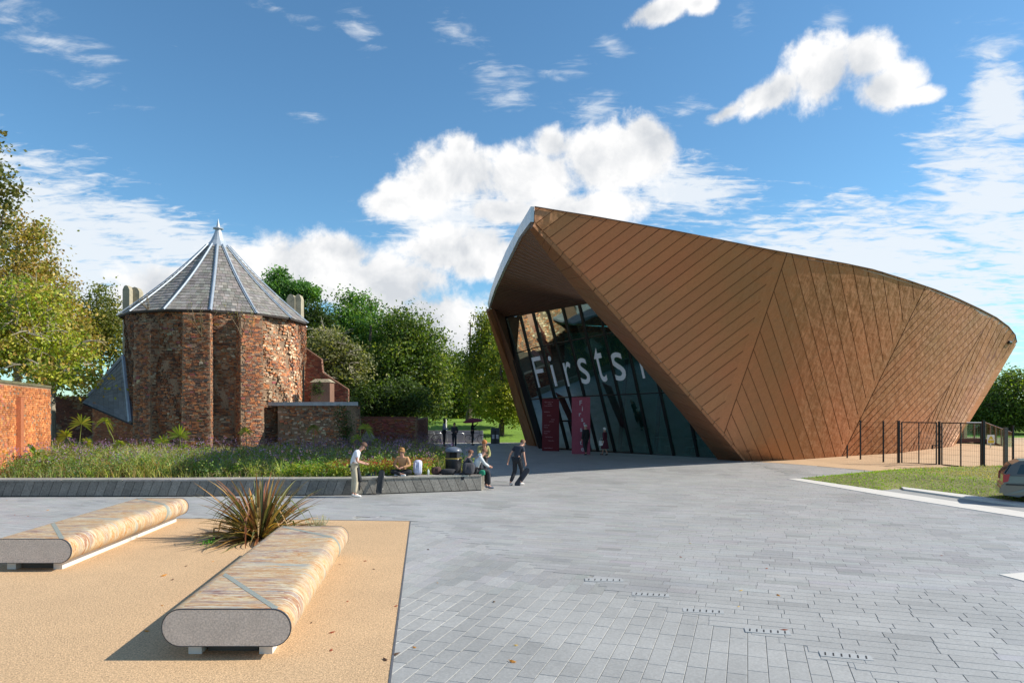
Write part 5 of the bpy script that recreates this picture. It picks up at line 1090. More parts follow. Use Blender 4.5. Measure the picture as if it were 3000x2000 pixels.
bs = (-29.5, 43.5, 0); tree('maple_tree', bs, 'yellow green spreading tree in front of the golden one with bare twigs', 'tree', [pxb(90, 900, 43, 120, 80, bs), pxb(60, 1010, 43, 140, 90, bs), pxb(190, 1050, 43, 90, 80, bs), pxb(-60, 950, 43, 120, 140, bs), pxb(250, 1110, 42, 45, 45, bs), pxb(225, 1120, 36, 60, 38, bs), pxb(140, 1095, 36, 80, 40, bs)], [(.38, .40, .05), (.28, .34, .04), (.16, .22, .03), (.44, .40, .08), (.36, .24, .06)], 14500, .23, .3, per=18, spread=.42, limbs=14, bark=m_bark2, twig=150)
bs = (-22.6, 28.5, 0); tree('chestnut_tree', bs, 'dark green leafy tree edging into view at the far left', 'tree', [pxb(-35, 440, 28.5, 45, 60, bs), pxb(-30, 540, 28.5, 72, 60, bs), pxb(-45, 640, 28.5, 75, 70, bs), pxb(-160, 600, 28.5, 130, 200, bs), pxb(-45, 720, 28.5, 60, 50, bs)], [(.13, .13, .03), (.09, .11, .025), (.18, .15, .04)], 9000, .19, .22, per=22, spread=.25)
bs = (-33, 55, 0); tree('small_tree', bs, 'thin olive green tree between the golden tree and the tower', 'tree', [pxb(300, 930, 55, 60, 70, bs), pxb(270, 990, 55, 60, 60, bs), pxb(330, 990, 55, 50, 80, bs), pxb(300, 870, 55, 30, 40, bs)], [(.16, .18, .04), (.22, .20, .05), (.10, .13, .03)], 8000, .22, .18, per=16, spread=.5)
bs = (-20.5, 60, 0); tree('cedar_tree', bs, 'blue green conifer with drooping flat sprays behind the tower roof', 'tree', [pxb(815, 815, 60, 30, 30, bs), pxb(800, 850, 60, 45, 18, bs), pxb(870, 850, 60, 60, 22, bs), pxb(905, 865, 60, 35, 18, bs), pxb(830, 890, 60, 60, 25, bs)], GB, 15000, .22, .3, per=34, spread=.34, core=.5)
bs = (-17.5, 56, 0); tree('yew_tree', bs, 'dark yew tree standing close behind the right side of the tower', 'tree', [pxb(915, 930, 56, 60, 50, bs), pxb(930, 1000, 56, 75, 80, bs), pxb(880, 1000, 56, 50, 90, bs)], [(.045, .075, .015), (.06, .10, .02), (.03, .05, .012)], 14000, .2, .3, per=30, spread=.4, core=.5)
bs = (-14.0, 50, 0); tree('pale_shrub_tree', bs, 'pale leaved shrubby tree with thin bare branches right of the tower', 'tree', [pxb(960, 1030, 50, 70, 70, bs), pxb(1010, 1080, 50, 70, 80, bs), pxb(930, 1100, 50, 50, 60, bs)], [(.26, .25, .12), (.18, .19, .08), (.10, .12, .04)], 7000, .24, .16, per=14, spread=.4, twig=60, bark=m_bark2)
bs = (-13, 62, 0); tree('robinia_tree', bs, 'large feathery light green tree right of the yew', 'tree', [pxb(1040, 930, 62, 75, 65, bs), pxb(1000, 1000, 62, 100, 80, bs), pxb(1110, 1000, 60, 90, 90, bs), pxb(1060, 1080, 60, 120, 90, bs), pxb(1030, 880, 62, 40, 30, bs)], GB+[(.12, .20, .03), (.07, .12, .02)], 26000, .25, .4, per=24, spread=.55)
bs = (-12.2, 57, 0); tree('oak_tree', bs, 'broad dark green tree in the middle of the tree belt', 'tree', [pxb(1190, 960, 57, 75, 60, bs), pxb(1230, 1020, 57, 80, 80, bs), pxb(1150, 1080, 56, 110, 90, bs), pxb(1250, 1110, 56, 75, 90, bs), pxb(1130, 1170, 54, 100, 60, bs), pxb(1260, 1180, 55, 50, 50, bs)], [(.08, .13, .025), (.12, .18, .03), (.05, .09, .018), (.20, .23, .05)], 30000, .24, .4, per=26, spread=.55, core=.35)
bs = (-13.2, 52, 0); tree('holly_shrub', bs, 'dense dark evergreen shrub filling the space behind the boundary wall', 'shrub', [pxb(1080, 1180, 50, 90, 55, bs), pxb(1180, 1170, 50, 80, 60, bs), pxb(1000, 1160, 50, 60, 70, bs)], GD, 15000, .2, .2, per=30, spread=.5, core=.6)
bs = (-4.6, 72, 1.2); tree('lime_tree', bs, 'yellowish green tree left of the copper building', 'tree', [pxb(1440, 1000, 70, 60, 80, bs), pxb(1400, 1080, 70, 50, 70, bs), pxb(1480, 1090, 66, 55, 110, bs), pxb(1450, 1170, 66, 80, 60, bs), pxb(1425, 940, 70, 25, 35, bs)], [(.14, .18, .02), (.20, .23, .03), (.09, .13, .02), (.30, .28, .04)], 24000, .24, .3, per=20, spread=.5)
bs = (-1.0, 60, .3); tree('maple_tree', bs, 'tree with two trunks and sunlit yellow leaves beside the copper leg', 'tree', [pxb(1500, 1150, 60, 60, 60, bs), pxb(1460, 1190, 60, 60, 45, bs), pxb(1510, 1215, 60, 40, 35, bs), pxb(1520, 1040, 60, 50, 90, bs)], GY, 14000, .2, .26, per=18, spread=.4)
bs = (-8.5, 78, 1.3); tree('park_tree', bs, 'open green tree over the far lawn behind the bicycles', 'tree', [pxb(1330, 1090, 78, 70, 60, bs), pxb(1300, 1150, 78, 70, 50, bs), pxb(1370, 1160, 78, 60, 50, bs), pxb(1345, 1210, 78, 50, 20, bs)], [(.10, .15, .02), (.17, .20, .03), (.07, .11, .02)], 15000, .28, .28, per=18, spread=.6)
bs = (-10, 104, 1.5); tree('park_tree', bs, 'distant olive tree closing the view behind the far lawn', 'tree', [pxb(1300, 1170, 100, 90, 60, bs), pxb(1420, 1180, 100, 90, 60, bs), pxb(1230, 1190, 100, 60, 50, bs), pxb(1500, 1190, 100, 60, 50, bs)], [(.07, .10, .02), (.12, .13, .03)], 14000, .45, .4, per=20, spread=1.0)
for i, (px, py, d, rx, ry, lb, pl) in enumerate([(2890, 1190, 75, 70, 75, 'dark tree touching the lower edge of the copper wall', G1), (2960, 1170, 72, 75, 85, 'fuller green tree near the right edge of the view', G1+GD), (2840, 1260, 78, 60, 50, 'low dark tree under the right tip of the building', GD), (3090, 1180, 70, 90, 90, 'tree just beyond the right edge of the view', G1), (2930, 1270, 80, 110, 45, 'low shaded trees behind the ramp', GD)]):
    bs = tuple(at(px, 1210, d)); bs = (bs[0], d, 0); tree('park_tree', bs, lb, 'tree', [pxb(px, py, d, rx, ry, bs), pxb(px-30, py+40, d, rx*.7, ry*.6, bs), pxb(px+40, py+45, d+2, rx*.7, ry*.6, bs), pxb(px+15, py-ry*.6, d, rx*.5, ry*.45, bs)], [(c[0]*1.5, c[1]*1.4, c[2]*1.4) for c in pl], 7500, .27, .3, per=14, spread=.55, group=None, twig=14)
tree('dark_shrub', (-33, 48, 0), 'dark shrubs filling the gap behind the garden wall', 'shrub', [(x, 0, 2.2, 2.5, 1.2, 2.6) for x in (-12, -8, -4, 0, 3.5)]+[(11.5, -1, 2.0, 2.5, 1, 2.0)], GD, 12000, .22, .1, per=28, spread=.5, limbs=2, core=.6)
# far hedge bank
b = tree('far_hedge', (-5, 92, 1.4), 'brown green hedge along the far side of the lawn', 'hedge', [(x, 0, 1.6, 3, 1.5, 1.7) for x in range(-22, 30, 4)], [(.13, .10, .04), (.09, .09, .03), (.16, .12, .05)], 16000, .4, .05, per=20, spread=.7, limbs=2)
b = tree('far_hedge', (62, 110, 0), 'long dark hedge behind the lawn at the right', 'hedge', [(x, 0, 2.6, 4, 2, 2.6) for x in range(-34, 60, 5)], GD, 16000, .5, .05, per=20, spread=.8, limbs=2)
# ------------------------------------------------------------------ planting
def bedmask(x, y): return inside_np(x, y, [(a, c) for a, c in bed])
def zone(n, xr, yr, f=None):
    x = rng.uniform(*xr, n*3); y = rng.uniform(*yr, n*3); k = bedmask(x, y) & ~((x > -2.75) & (y < 24.75)) & (np.abs(x) < y*.79) & (np.hypot(x-TC[0], y-TC[1]) > TR+.9)
    if f is not None: k &= f(x, y)
    return x[k][:n], y[k][:n]
def stuff(name, label, cat, parts): o = link(name, mesh_np(name, *merge_np(parts), m_leaf)); tagp(o, label, cat, kind='stuff'); return o
x, y = zone(26000, (-30, 0), (22, 42)); n = len(x); g = noise2(x, y, .45, 21); hh = (.26+.40*g+.14*rng.random(n))*np.clip((y-21.8)/1.6+.45, .5, 1.05)
colr = pick([(.26, .32, .08), (.36, .38, .13), (.19, .26, .06), (.46, .42, .20), (.32, .26, .12), (.14, .20, .05), (.24, .15, .08)], n, .4); colr = np.where((g > .55)[:, None], colr*np.array((1.25, 1.15, .9)), colr)
stuff('meadow_planting', 'mixed green and olive grasses filling the flower bed', 'grass', [blades_np(np.column_stack([x, y, np.full(n, .42)]), rng.uniform(0, 6.28, n), hh*rng.uniform(.7, 1.35, n), rng.uniform(.014, .035, n), rng.uniform(.15, .8, n), colr, 3)])
x, y = zone(5200, (-30, -1), (22.3, 30)); n = len(x); P = np.column_stack([x, y, .45+rng.uniform(.05, .75, n)*(.5+.6*noise2(x, y, .7, 4))]); P = np.repeat(P, 9, 0)+rng.normal(0, .10, (n*9, 3))
stuff('leafy_perennials', 'small leafed green perennials low in the flower bed', 'plants', [leaves_np(P, .075, np.repeat(pick([(.16, .26, .05), (.11, .18, .04), (.28, .31, .08), (.20, .17, .08), (.13, .21, .09)], n, .25), 9, 0))])
def mixed_clumps():
    x, y = zone(330, (-22, -1.5), (22.7, 33)); ps = []; pal = [(.44, .40, .18), (.36, .20, .08), (.30, .40, .06), (.22, .28, .16), (.48, .42, .24), (.20, .30, .05), (.26, .16, .10), (.40, .44, .12)]
    for cx_, cy_ in zip(x, y):
        k = 34; a = rng.uniform(0, 6.28, k); r_ = rng.uniform(0, .12, k); B = np.column_stack([cx_+r_*np.cos(a), cy_+r_*np.sin(a), np.full(k, .42)]); h = rng.uniform(.45, .95); c = np.array(pal[rng.integers(len(pal))])*rng.uniform(.8, 1.2)
        ps.append(blades_np(B, a, h*rng.uniform(.6, 1.1, k), np.full(k, .022), rng.uniform(.15, .75, k), np.tile(c, (k, 1))*rng.uniform(.75, 1.25, (k, 1)), 3))
    stuff('mixed_tufts', 'straw, rust and lime coloured tufts scattered through the flower bed', 'grass', ps)
mixed_clumps()
def flowers(name, label, n, xr, yr, zr, col, size, stems=True, f=None, per=7, sp=.035):
    x, y = zone(n, xr, yr, f); n = len(x); z = .45+rng.uniform(*zr, n); pts = np.repeat(np.column_stack([x, y, z]), per, 0)+rng.normal(0, sp, (n*per, 3)); ps = [leaves_np(pts, size, pick(col, n*per, .2))]
    if stems: ps.append(blades_np(np.column_stack([x, y, np.full(n, .42)]), rng.uniform(0, 6.28, n), z-.42, np.full(n, .010), np.full(n, .05), pick([(.10, .13, .05)], n), 1))
    return stuff(name, label, 'flowers', ps)
flowers('purple_flowers', 'loose purple verbena heads on tall stems over the flower bed', 1250, (-30, -1.5), (22.6, 31), (.5, 1.05), [(.30, .16, .38), (.24, .13, .30), (.40, .26, .46)], .045, f=lambda x, y: noise2(x, y, .5, 30) > .35)
flowers('mauve_flowers', 'dense mauve flowers in front of the boundary wall', 800, (-9, -3.2), (27.5, 43), (.4, .9), [(.17, .10, .18), (.22, .13, .25), (.13, .08, .12), (.12, .12, .07)], .06)
flowers('red_flowers', 'red persicaria spikes behind the seat wall', 800, (-6.3, -2.75), (22.7, 25.2), (.28, .56), [(.42, .07, .05), (.52, .12, .06), (.36, .05, .045)], .035, per=9, sp=.028)
x, y = zone(2400, (-7.6, -2.75), (22.5, 25.2)); n = len(x); P = np.repeat(np.column_stack([x, y, .45+rng.uniform(.0, .42, n)]), 8, 0)+rng.normal(0, .06, (n*8, 3))
stuff('lime_foliage', 'lime green and yellow leaves below the red flowers', 'plants', [leaves_np(P, .085, np.repeat(pick([(.30, .36, .04), (.20, .30, .03), (.38, .36, .06), (.12, .22, .03)], n, .25), 8, 0))])
def clump(px, py, d, n, h, w, pal, name, label, spread=.25, wd=.03, lean=(.2, .8), cat='grass clump', seg=4, z=.42):
    p = at(px, py, d); root = None; a = rng.uniform(0, 6.28, n); r_ = rng.uniform(0, spread, n); B = np.column_stack([r_*np.cos(a), r_*np.sin(a), np.zeros(n)])
    o = link(name, mesh_np(name, *blades_np(B, a+rng.normal(0, .5, n), h*rng.uniform(.55, 1.1, n), np.full(n, wd)*rng.uniform(.7, 1.2, n), rng.uniform(*lean, n), pick(pal, n, .25), seg), m_leaf), None, (p.x, d, z)); return tagp(o, label, cat)
clump(432, 1390, 24.2, 420, 1.05, 1, [(.42, .42, .18), (.34, .36, .14), (.50, .48, .24), (.26, .30, .10)], 'grass_clump', 'pale yellow green grass clump at the middle left of the flower bed', .35, .03)
clump(500, 1380, 25.2, 240, .9, 1, [(.30, .32, .12), (.22, .26, .09)], 'grass_clump', 'green grass clump just right of the pale yellow one', .3)
clump(770, 1380, 25.5, 260, .95, 1, [(.20, .24, .10), (.26, .28, .13)], 'grass_clump', 'grey green upright grass clump before the third buttress', .3)
clump(560, 1392, 23.8, 260, .55, 1, [(.40, .22, .07), (.30, .18, .07)], 'rusty_clump', 'rusty brown clump near the middle of the seat wall', .35, .02)
clump(330, 1392, 24.2, 260, .6, 1, [(.34, .36, .07), (.26, .32, .05)], 'grass_clump', 'yellow green low clump left of the pale grass clump', .4, .03)
clump(700, 1392, 24, 240, .55, 1, [(.30, .38, .05), (.22, .32, .04)], 'grass_clump', 'lime green low clump between the rusty one and the third buttress', .35, .03)
clump(1010, 1380, 26, 240, .9, 1, [(.17, .20, .09), (.24, .24, .12)], 'grass_clump', 'grass clump left of the man in the white shirt', .3)
clump(1150, 1370, 26, 220, .95, 1, [(.25, .26, .12), (.18, .21, .09)], 'grass_clump', 'arching grass clump behind the seated person', .3)
clump(640, 1380, 25.5, 240, .9, 1, [(.19, .22, .10), (.26, .24, .12)], 'grass_clump', 'dull olive grass clump before the middle buttress', .3)
clump(230, 1390, 24.5, 260, .8, 1, [(.24, .30, .10), (.18, .24, .07)], 'grass_clump', 'fresh green grass clump at the left of the flower bed', .35)
clump(912, 1396, 23.4, 500, .62, 1, [(.16, .34, .06), (.12, .28, .05), (.22, .38, .10)], 'fern_plant', 'bright green feathery plant right of the bronze spiky plant', .25, .02, (.1, .5), 'plant')
clump(625, 1396, 23.2, 300, .42, 1, [(.45, .30, .08), (.35, .22, .06)], 'dry_grass_clump', 'small orange brown dry grass clump behind the seat wall', .2, .02)
def broadleaf(px, d, n, h, label):
    p = at(px, 1390, d); root = empty('canna_plant', (p.x, d, .42), 0, label, 'plant')
    b = MB(); b.tube([(0, 0, 0), (.02, 0, h*.8)], [.03, .015], 5, (.12, .18, .04)); b.build('stem', m_leaf, root)
    for i in range(n):
        a = i*2.4; el = rnd.uniform(.3, 1.1); L_ = rnd.uniform(.35, .6); z = h*rnd.uniform(.1, .8); d_ = Vector((math.cos(a)*math.cos(el), math.sin(a)*math.cos(el), math.sin(el))); s_ = Vector((-math.sin(a), math.cos(a), 0)); c = jit((.13, .22, .03), .3); vs = []
        for t, w in ((0, .02), (.25, .08), (.6, .095), (1, .0)): q = Vector((0, 0, z))+d_*L_*t+Vector((0, 0, -.22*t*t*L_)); vs += [q-s_*w, q+Vector((0, 0, -.02)), q+s_*w]
        b = MB(); b.add(vs, [(3*j, 3*j+1, 3*j+4, 3*j+3) for j in range(3)]+[(3*j+1, 3*j+2, 3*j+5, 3*j+4) for j in range(3)], c); b.build('leaf', m_leaf, root)
broadleaf(62, 24.3, 9, .85, 'broad leaved canna plant nearest the orange wall'); broadleaf(100, 24.8, 10, 1.1, 'taller broad leaved canna plant second from the orange wall'); broadleaf(150, 24.0, 8, .7, 'low broad leaved canna plant right of the two tall ones')
def palm(px, d, stems, label, col=[(.30, .36, .06), (.22, .30, .04), (.38, .40, .08)]):
    p = at(px, 1300, d); root = empty('fan_palm', (p.x, d, .42), 0, label, 'palm', 'young fan palms in the flower bed')
    for (dx, h, r_, dirn, droop) in stems:
        b = MB(); top_ = Vector((dx, rnd.uniform(-.1, .1), h)); b.tube([(0, 0, 0), (dx*.35, 0, h*.6), top_], [.022, .018, .012], 5, (.22, .26, .07)); b.build('stem', m_leaf, root); fb = MB(); nb_ = 15
        for k in range(nb_):
            a = dirn+(-1.9+3.8*k/(nb_-1)); d_ = Vector((math.cos(a), rnd.uniform(-.45, .15), math.sin(a))).normalized(); L_ = r_*rnd.uniform(.8, 1.1)*(1-.18*abs(k-nb_/2)/(nb_/2)); s_ = d_.cross(Vector((0, 1, 0))).normalized()*.030; vs = []
            for t, w in ((0, .3), (.45, 1.1), (.8, .8), (1, .1)): q = top_+d_*L_*t+Vector((0, 0, -droop*L_*t*t)); vs += [q-s_*w, q+s_*w]
            fb.add(vs, [(2*j, 2*j+1, 2*j+3, 2*j+2) for j in range(3)], jit(rnd.choice(col), .2))
        fb.build('fan_leaf', m_leaf, root)
palm(232, 27.5, [(-.55, 1.25, .55, 2.2, .35), (.05, 1.75, .62, 1.5, .3), (.25, 1.0, .45, .6, .5), (-.2, .8, .4, 3.0, .5)], 'largest fan palm, left in the bed before the lean-to')
palm(345, 28.5, [(-.55, 1.85, .55, 1.2, .9), (.1, .9, .4, 2.0, .5)], 'tall fan palm with one bent drooping leaf before the lean-to wall')
palm(478, 29, [(.02, .95, .48, 1.4, .3)], 'small fan palm left of the brightest one by the tower foot')
palm(528, 29, [(.0, 1.2, .60, 1.5, .15), (.15, .7, .3, .8, .3)], 'bright upright fan palm before the left side of the middle buttress')
palm(590, 31, [(.0, .75, .32, 1.6, .5)], 'tiny fan palm before the middle buttress', [(.2, .24, .05)])
palm(722, 30.5, [(.0, 1.35, .42, 1.6, .5)], 'fan palm standing before the third buttress', [(.30, .27, .06), (.22, .23, .05)])
palm(838, 31, [(.0, .7, .35, 1.4, .5)], 'dull fan palm below the left end of the annex', [(.14, .18, .04)])
palm(918, 33, [(.0, 1.45, .45, 1.6, .7)], 'dark fan palm against the annex wall', [(.16, .16, .04)])
palm(1045, 31, [(.0, 1.0, .4, 1.6, .5), (.4, 1.45, .48, 1.0, .4), (.9, .85, .3, 1.5, .4)], 'group of fan palm leaves right of the annex before the boundary wall', [(.26, .28, .05), (.18, .22, .04)])
# ivy patches and weeds on masonry
def weed(px, py, d, h, n, label, pal, name='wall_weed', twig=.5):
    p = at(px, py, d); b = MB()
    for k in range(n):
        a = rnd.uniform(-.5, .5); q = Vector((0, 0, 0)); pts = [q]; dd = Vector((math.sin(a), rnd.uniform(-.5, 0), math.cos(a)))
        for z in range(4): q = q+dd*h/4*rnd.uniform(.7, 1.1); dd = (dd+Vector((rnd.gauss(0, .2), rnd.gauss(0, .15), rnd.gauss(0, .1)))).normalized(); pts.append(q)
        b.tube(pts, [.02, .017, .014, .011, .006], 4, (.26, .20, .13))
        for z in range(int(16*twig)):
            c = rnd.choice(pts[2:])+Vector((rnd.gauss(0, .07), rnd.gauss(0, .07), rnd.gauss(0, .12))); s_ = .035; e = Vector((rnd.gauss(0, 1), rnd.gauss(0, 1), rnd.gauss(0, 1))).normalized()*s_; f_ = e.cross(Vector((0, 0, 1))).normalized()*s_*.6 if abs(e.z) < .03 else Vector((s_*.6, 0, 0)); b.add([c-e, c+f_, c+e, c-f_], [(0, 1, 2, 3)], jit(rnd.choice(pal), .2))
    tagp(b.build(name, m_leaf, None, False, p), label, 'plant')
weed(435, 912, 36.2, 1.0, 7, 'bare twiggy weed growing from the eaves at the left', [(.25, .2, .1)], twig=.15)
weed(590, 985, 35.4, 2.2, 5, 'tall straggly weed on the wall beside the middle buttress', [(.22, .28, .06), (.16, .22, .05)], twig=.8)
weed(708, 985, 35.2, 2.0, 3, 'thin yellow flowering weed over the third buttress', [(.5, .42, .05), (.3, .32, .06)], twig=1.3)
weed(737, 985, 35.6, 1.7, 3, 'second thin yellow weed right of the third buttress', [(.45, .4, .05), (.26, .3, .06)], twig=1.3)
def ivy(px, py, d, rx, rz, n, label):
    p = at(px, py, d); a = rng.normal(size=(n, 3))*np.array((rx, .05, rz)); o = link('ivy', mesh_np('ivy', *leaves_np(a, .09, pick([(.05, .10, .03), (.08, .14, .03), (.04, .07, .02)], n, .3)), m_leaf), None, p); tagp(o, label, 'ivy')
ivy(1012, 1270, 36.3, .22, .42, 700, 'ivy hanging on the annex wall near its right end'); ivy(1000, 1215, 36.3, .25, .3, 350, 'thin ivy under the lead cap of the annex'); ivy(928, 1140, 40.0, .22, .25, 350, 'ivy tuft on the brick stump above the annex'); ivy(1045, 1200, 37.2, .2, .5, 500, 'ivy over the outer corner of the annex')
# ------------------------------------------------------------------ bronze phormium by the near bench
def phormium():
    p = g2(762, 1577); root = empty('spiky_plant', (p[0], p[1], 0), 0, 'large bronze and green spiky plant between the two mosaic benches', 'plant')
    pal = [(.22, .085, .045), (.26, .13, .06), (.20, .13, .05), (.16, .12, .045), (.14, .15, .05), (.30, .20, .08), (.12, .07, .045), (.22, .19, .08), (.42, .22, .07), (.10, .12, .045)]
    groups_ = []
    for k in range(300):
        a = rnd.uniform(0, 6.28); upright = rnd.random(); L_ = rnd.uniform(1.05, 1.75)*(1 if upright > .4 else .95); el = .14+1.22*upright**.95; r0 = rnd.uniform(0, .22)*(1.3-upright*.6); base = Vector((r0*math.cos(a), r0*math.sin(a), 0)); w = rnd.uniform(.050, .082); col = jit(rnd.choice(pal), .25); kink = rnd.random() < .22; bend = rnd.uniform(.25, .9)*(1.5-upright); pts = []; q = base.copy(); e_ = el; tw = rnd.uniform(-.6, .6)
        ns_ = 8
        for i in range(ns_+1):
            pts.append(q.copy()); e_ -= bend/ns_*(.4+1.4*i/ns_)+(1.5/1 if kink and i == 5 else 0); st = L_/ns_; q = q+Vector((math.cos(a)*math.cos(e_), math.sin(a)*math.cos(e_), math.sin(e_)))*st
            if q.z < .02: q.z = .02
        s_ = Vector((-math.sin(a+tw), math.cos(a+tw), 0)); vs = []
        for i, c in enumerate(pts):
            t = i/ns_; ww = w*(1-.15*(1-t))*(1-t**2.6)*.5+.001; up = Vector((0, 0, 1)); vs += [c-s_*ww+up*ww*.5, c, c+s_*ww+up*ww*.5]
        fs = []
        for i in range(ns_): fs += [(3*i, 3*i+1, 3*i+4, 3*i+3), (3*i+1, 3*i+2, 3*i+5, 3*i+4)]
        b = MB(); b.add(vs, fs, col)
        for i in range(ns_*2): b.c[i] = tuple(c*(1.0+(.5 if i % 2 else 0)*(k % 3 == 0)) for c in col) if (k % 3 == 0) else col
        b.build('leaf', m_phor, root)
m_phor = leafmat('spiky_leaf', .42, .22)
phormium()
b = MB()
for k in range(60):
    a = rnd.uniform(0, 6.28); L_ = rnd.uniform(.12, .34); c = Vector((rnd.gauss(0, .12), rnd.gauss(0, .12), 0)); d = Vector((math.cos(a)*.5, math.sin(a)*.5, rnd.uniform(.4, 1))).normalized(); b.tube([c, c+d*L_, c+d*L_+Vector((0, 0, .04))], [.008, .006, .004], 4, (.45, .45, .38))
p = g2(925, 1552); tagp(b.build('grey_shrub', m_leaf, None, False, (p[0], p[1], 0)), 'small pale grey shrub at the right foot of the spiky plant', 'plant')
n = 60; x = rng.normal(0, .09, (n, 3))*np.array((1, 1, .3))+np.array((0, 0, .04)); p = g2(615, 1596); tagp(link('weed', mesh_np('weed', *leaves_np(x, .06, pick([(.12, .35, .05)], n)), m_leaf), None, (p[0], p[1], .03)), 'little bright green weed at the left foot of the spiky plant', 'plant')
# ------------------------------------------------------------------ people
m_skin = mat('skin', (.50, .27, .19), rough=.6, var=.05, world=False)
def cloth(name, c, r_=.9, v=.12): return mat(name, c, rough=r_, var=v, vs=6, fine=.08, fs=50, world=False, bump=.25, bs=14)
def skinmesh(name, verts, edges, radii, root_i=0, sub=1, m=None, parent=None):
    me = bpy.data.meshes.new(name); me.from_pydata([tuple(v) for v in verts], edges, []); o = bpy.data.objects.new(name+'_tmp', me); COL.objects.link(o)
    o.modifiers.new('s', 'SKIN'); 
    if not me.skin_vertices: me.skin_vertices.new()
    sv = me.skin_vertices[0].data
    for i, r_ in enumerate(radii): sv[i].radius = (r_, r_) if not isinstance(r_, tuple) else r_; sv[i].use_root = (i == root_i)
    ss = o.modifiers.new('u', 'SUBSURF'); ss.levels = sub; ss.render_levels = sub
    dg = bpy.context.evaluated_depsgraph_get(); me2 = bpy.data.meshes.new_from_object(o.evaluated_get(dg)); bpy.data.objects.remove(o); me2.name = name
    if me2.materials: me2.materials.clear()
    me2.materials.append(m); me2.polygons.foreach_set('use_smooth', [True]*len(me2.polygons)); me2.update(); return link(name, me2, parent)
def person(loc, rz, label, J, top='tee', topc=None, legc=None, hairc=(.1, .06, .03), shoec=(.7, .7, .7), skin=None, sleeves='short', scale=1.0, hood=False, skirt=False, haircut='short', look=None, legsplit=None, group=None):
    """J overrides joints (facing +Y, right = +X). Body is one skinned surface; clothes, hair and shoes are its children's garments"""
    D = dict(pel=(0, 0, .96), sp=(0, 0, 1.14), ch=(0, 0, 1.34), nk=(0, .01, 1.49), hd=(0, .03, 1.61), ht=(0, .03, 1.70),
             sR=(.17, 0, 1.43), eR=(.22, -.02, 1.15), wR=(.24, .05, .90), sL=(-.17, 0, 1.43), eL=(-.22, -.02, 1.15), wL=(-.24, .05, .90),
             hR=(.09, 0, .93), kR=(.10, .02, .50), aR=(.10, -.02, .09), tR=(.12, .13, .03), hL=(-.09, 0, .93), kL=(-.10, .02, .50), aL=(-.10, -.02, .09), tL=(-.12, .13, .03)); D.update(J); Dv = {k: Vector(v) for k, v in D.items()}
    root = empty('person', loc, rz, label, 'person', group); root.scale = (scale,)*3; ms = skin or m_skin
    keys = ['pel', 'sp', 'ch', 'nk', 'hd', 'ht', 'sR', 'eR', 'wR', 'sL', 'eL', 'wL', 'hR', 'kR', 'aR', 'tR', 'hL', 'kL', 'aL', 'tL']; rad = dict(pel=.105, sp=.095, ch=.11, nk=.052, hd=(.082), ht=.062, sR=.052, eR=.038, wR=.026, sL=.052, eL=.038, wL=.026, hR=.078, kR=.052, aR=.036, tR=.03, hL=.078, kL=.052, aL=.036, tL=.03)
    V = [Dv[k] for k in keys]; Rr = [rad[k] for k in keys]; I = {k: i for i, k in enumerate(keys)}; E = [(I[a], I[b_]) for a, b_ in (('pel', 'sp'), ('sp', 'ch'), ('ch', 'nk'), ('nk', 'hd'), ('hd', 'ht'), ('ch', 'sR'), ('sR', 'eR'), ('eR', 'wR'), ('ch', 'sL'), ('sL', 'eL'), ('eL', 'wL'), ('pel', 'hR'), ('hR', 'kR'), ('kR', 'aR'), ('aR', 'tR'), ('pel', 'hL'), ('hL', 'kL'), ('kL', 'aL'), ('aL', 'tL'))]
    f_ = (Dv['hd']-Dv['nk']).normalized(); fw = Vector(look or (0, 1, 0)).normalized()
    for s_, sg in (('R', 1), ('L', -1)):          # palm, four fingers, thumb
        w = Dv['w'+s_]; d = (w-Dv['e'+s_]).normalized(); side = Vector((0, 1, 0)); side = (side-d*side.dot(d)).normalized() if abs(side.dot(d)) < .95 else Vector((sg, 0, 0)); cr = d.cross(side); palm = w+d*.055; pi = len(V); V.append(palm); Rr.append(.026); E.append((I['w'+s_], pi))
        for q, L_ in ((-.030, .030), (-.010, .036), (.011, .034), (.030, .026)):
            a = palm+side*q+d*.035; b_ = a+d*L_+cr*.012*-sg; c = b_+d*L_*.6+cr*.02*-sg; i0 = len(V); V += [a, b_, c]; Rr += [.010, .009, .007]; E += [(pi, i0), (i0, i0+1), (i0+1, i0+2)]
        a = w+d*.03+side*.036; b_ = a+d*.035+side*.012; i0 = len(V); V += [a, b_]; Rr += [.011, .009]; E += [(pi, i0), (i0, i0+1)]
    body = skinmesh('body', V, E, Rr, 0, 1, ms, root)
    # nose, ears, eyes
    hc = Dv['hd'].lerp(Dv['ht'], .25); sd_ = fw.cross(f_).normalized(); fw = f_.cross(sd_)*-1 if f_.cross(sd_).dot(fw) < 0 else f_.cross(sd_); b = MB(); n0 = hc+fw*.088
    b.add([n0-sd_*.014-f_*.02, n0+sd_*.014-f_*.02, n0+f_*.025, n0+fw*.025-f_*.018], [(0, 1, 3), (1, 2, 3), (2, 0, 3)])
    for q in (-1, 1): b.ball(hc+sd_*.086*q-f_*.005, (.012, .022, .03), 6, 4)
    b.build('face', ms, root)
    b = MB()
    for q in (-1, 1): b.ball(hc+fw*.081+sd_*.033*q+f_*.018, .011, 6, 4)
    b.ball(hc+fw*.084-f_*.045, (.022, .008, .006), 6, 4); b.build('eyes_and_mouth', mat('eye', (.06, .03, .03), rough=.4), root)
    hm = mat('hair_%02d%02d%02d' % tuple(int(c*99) for c in hairc), hairc, rough=.75, var=.3, vs=30, bump=.6, bs=60, world=False); b = MB(); ax = Matrix((sd_, fw, f_)).transposed()
    top_c = hc+f_*.035-fw*.014; nrow = 7; seg = 14; vs = []; fs = []
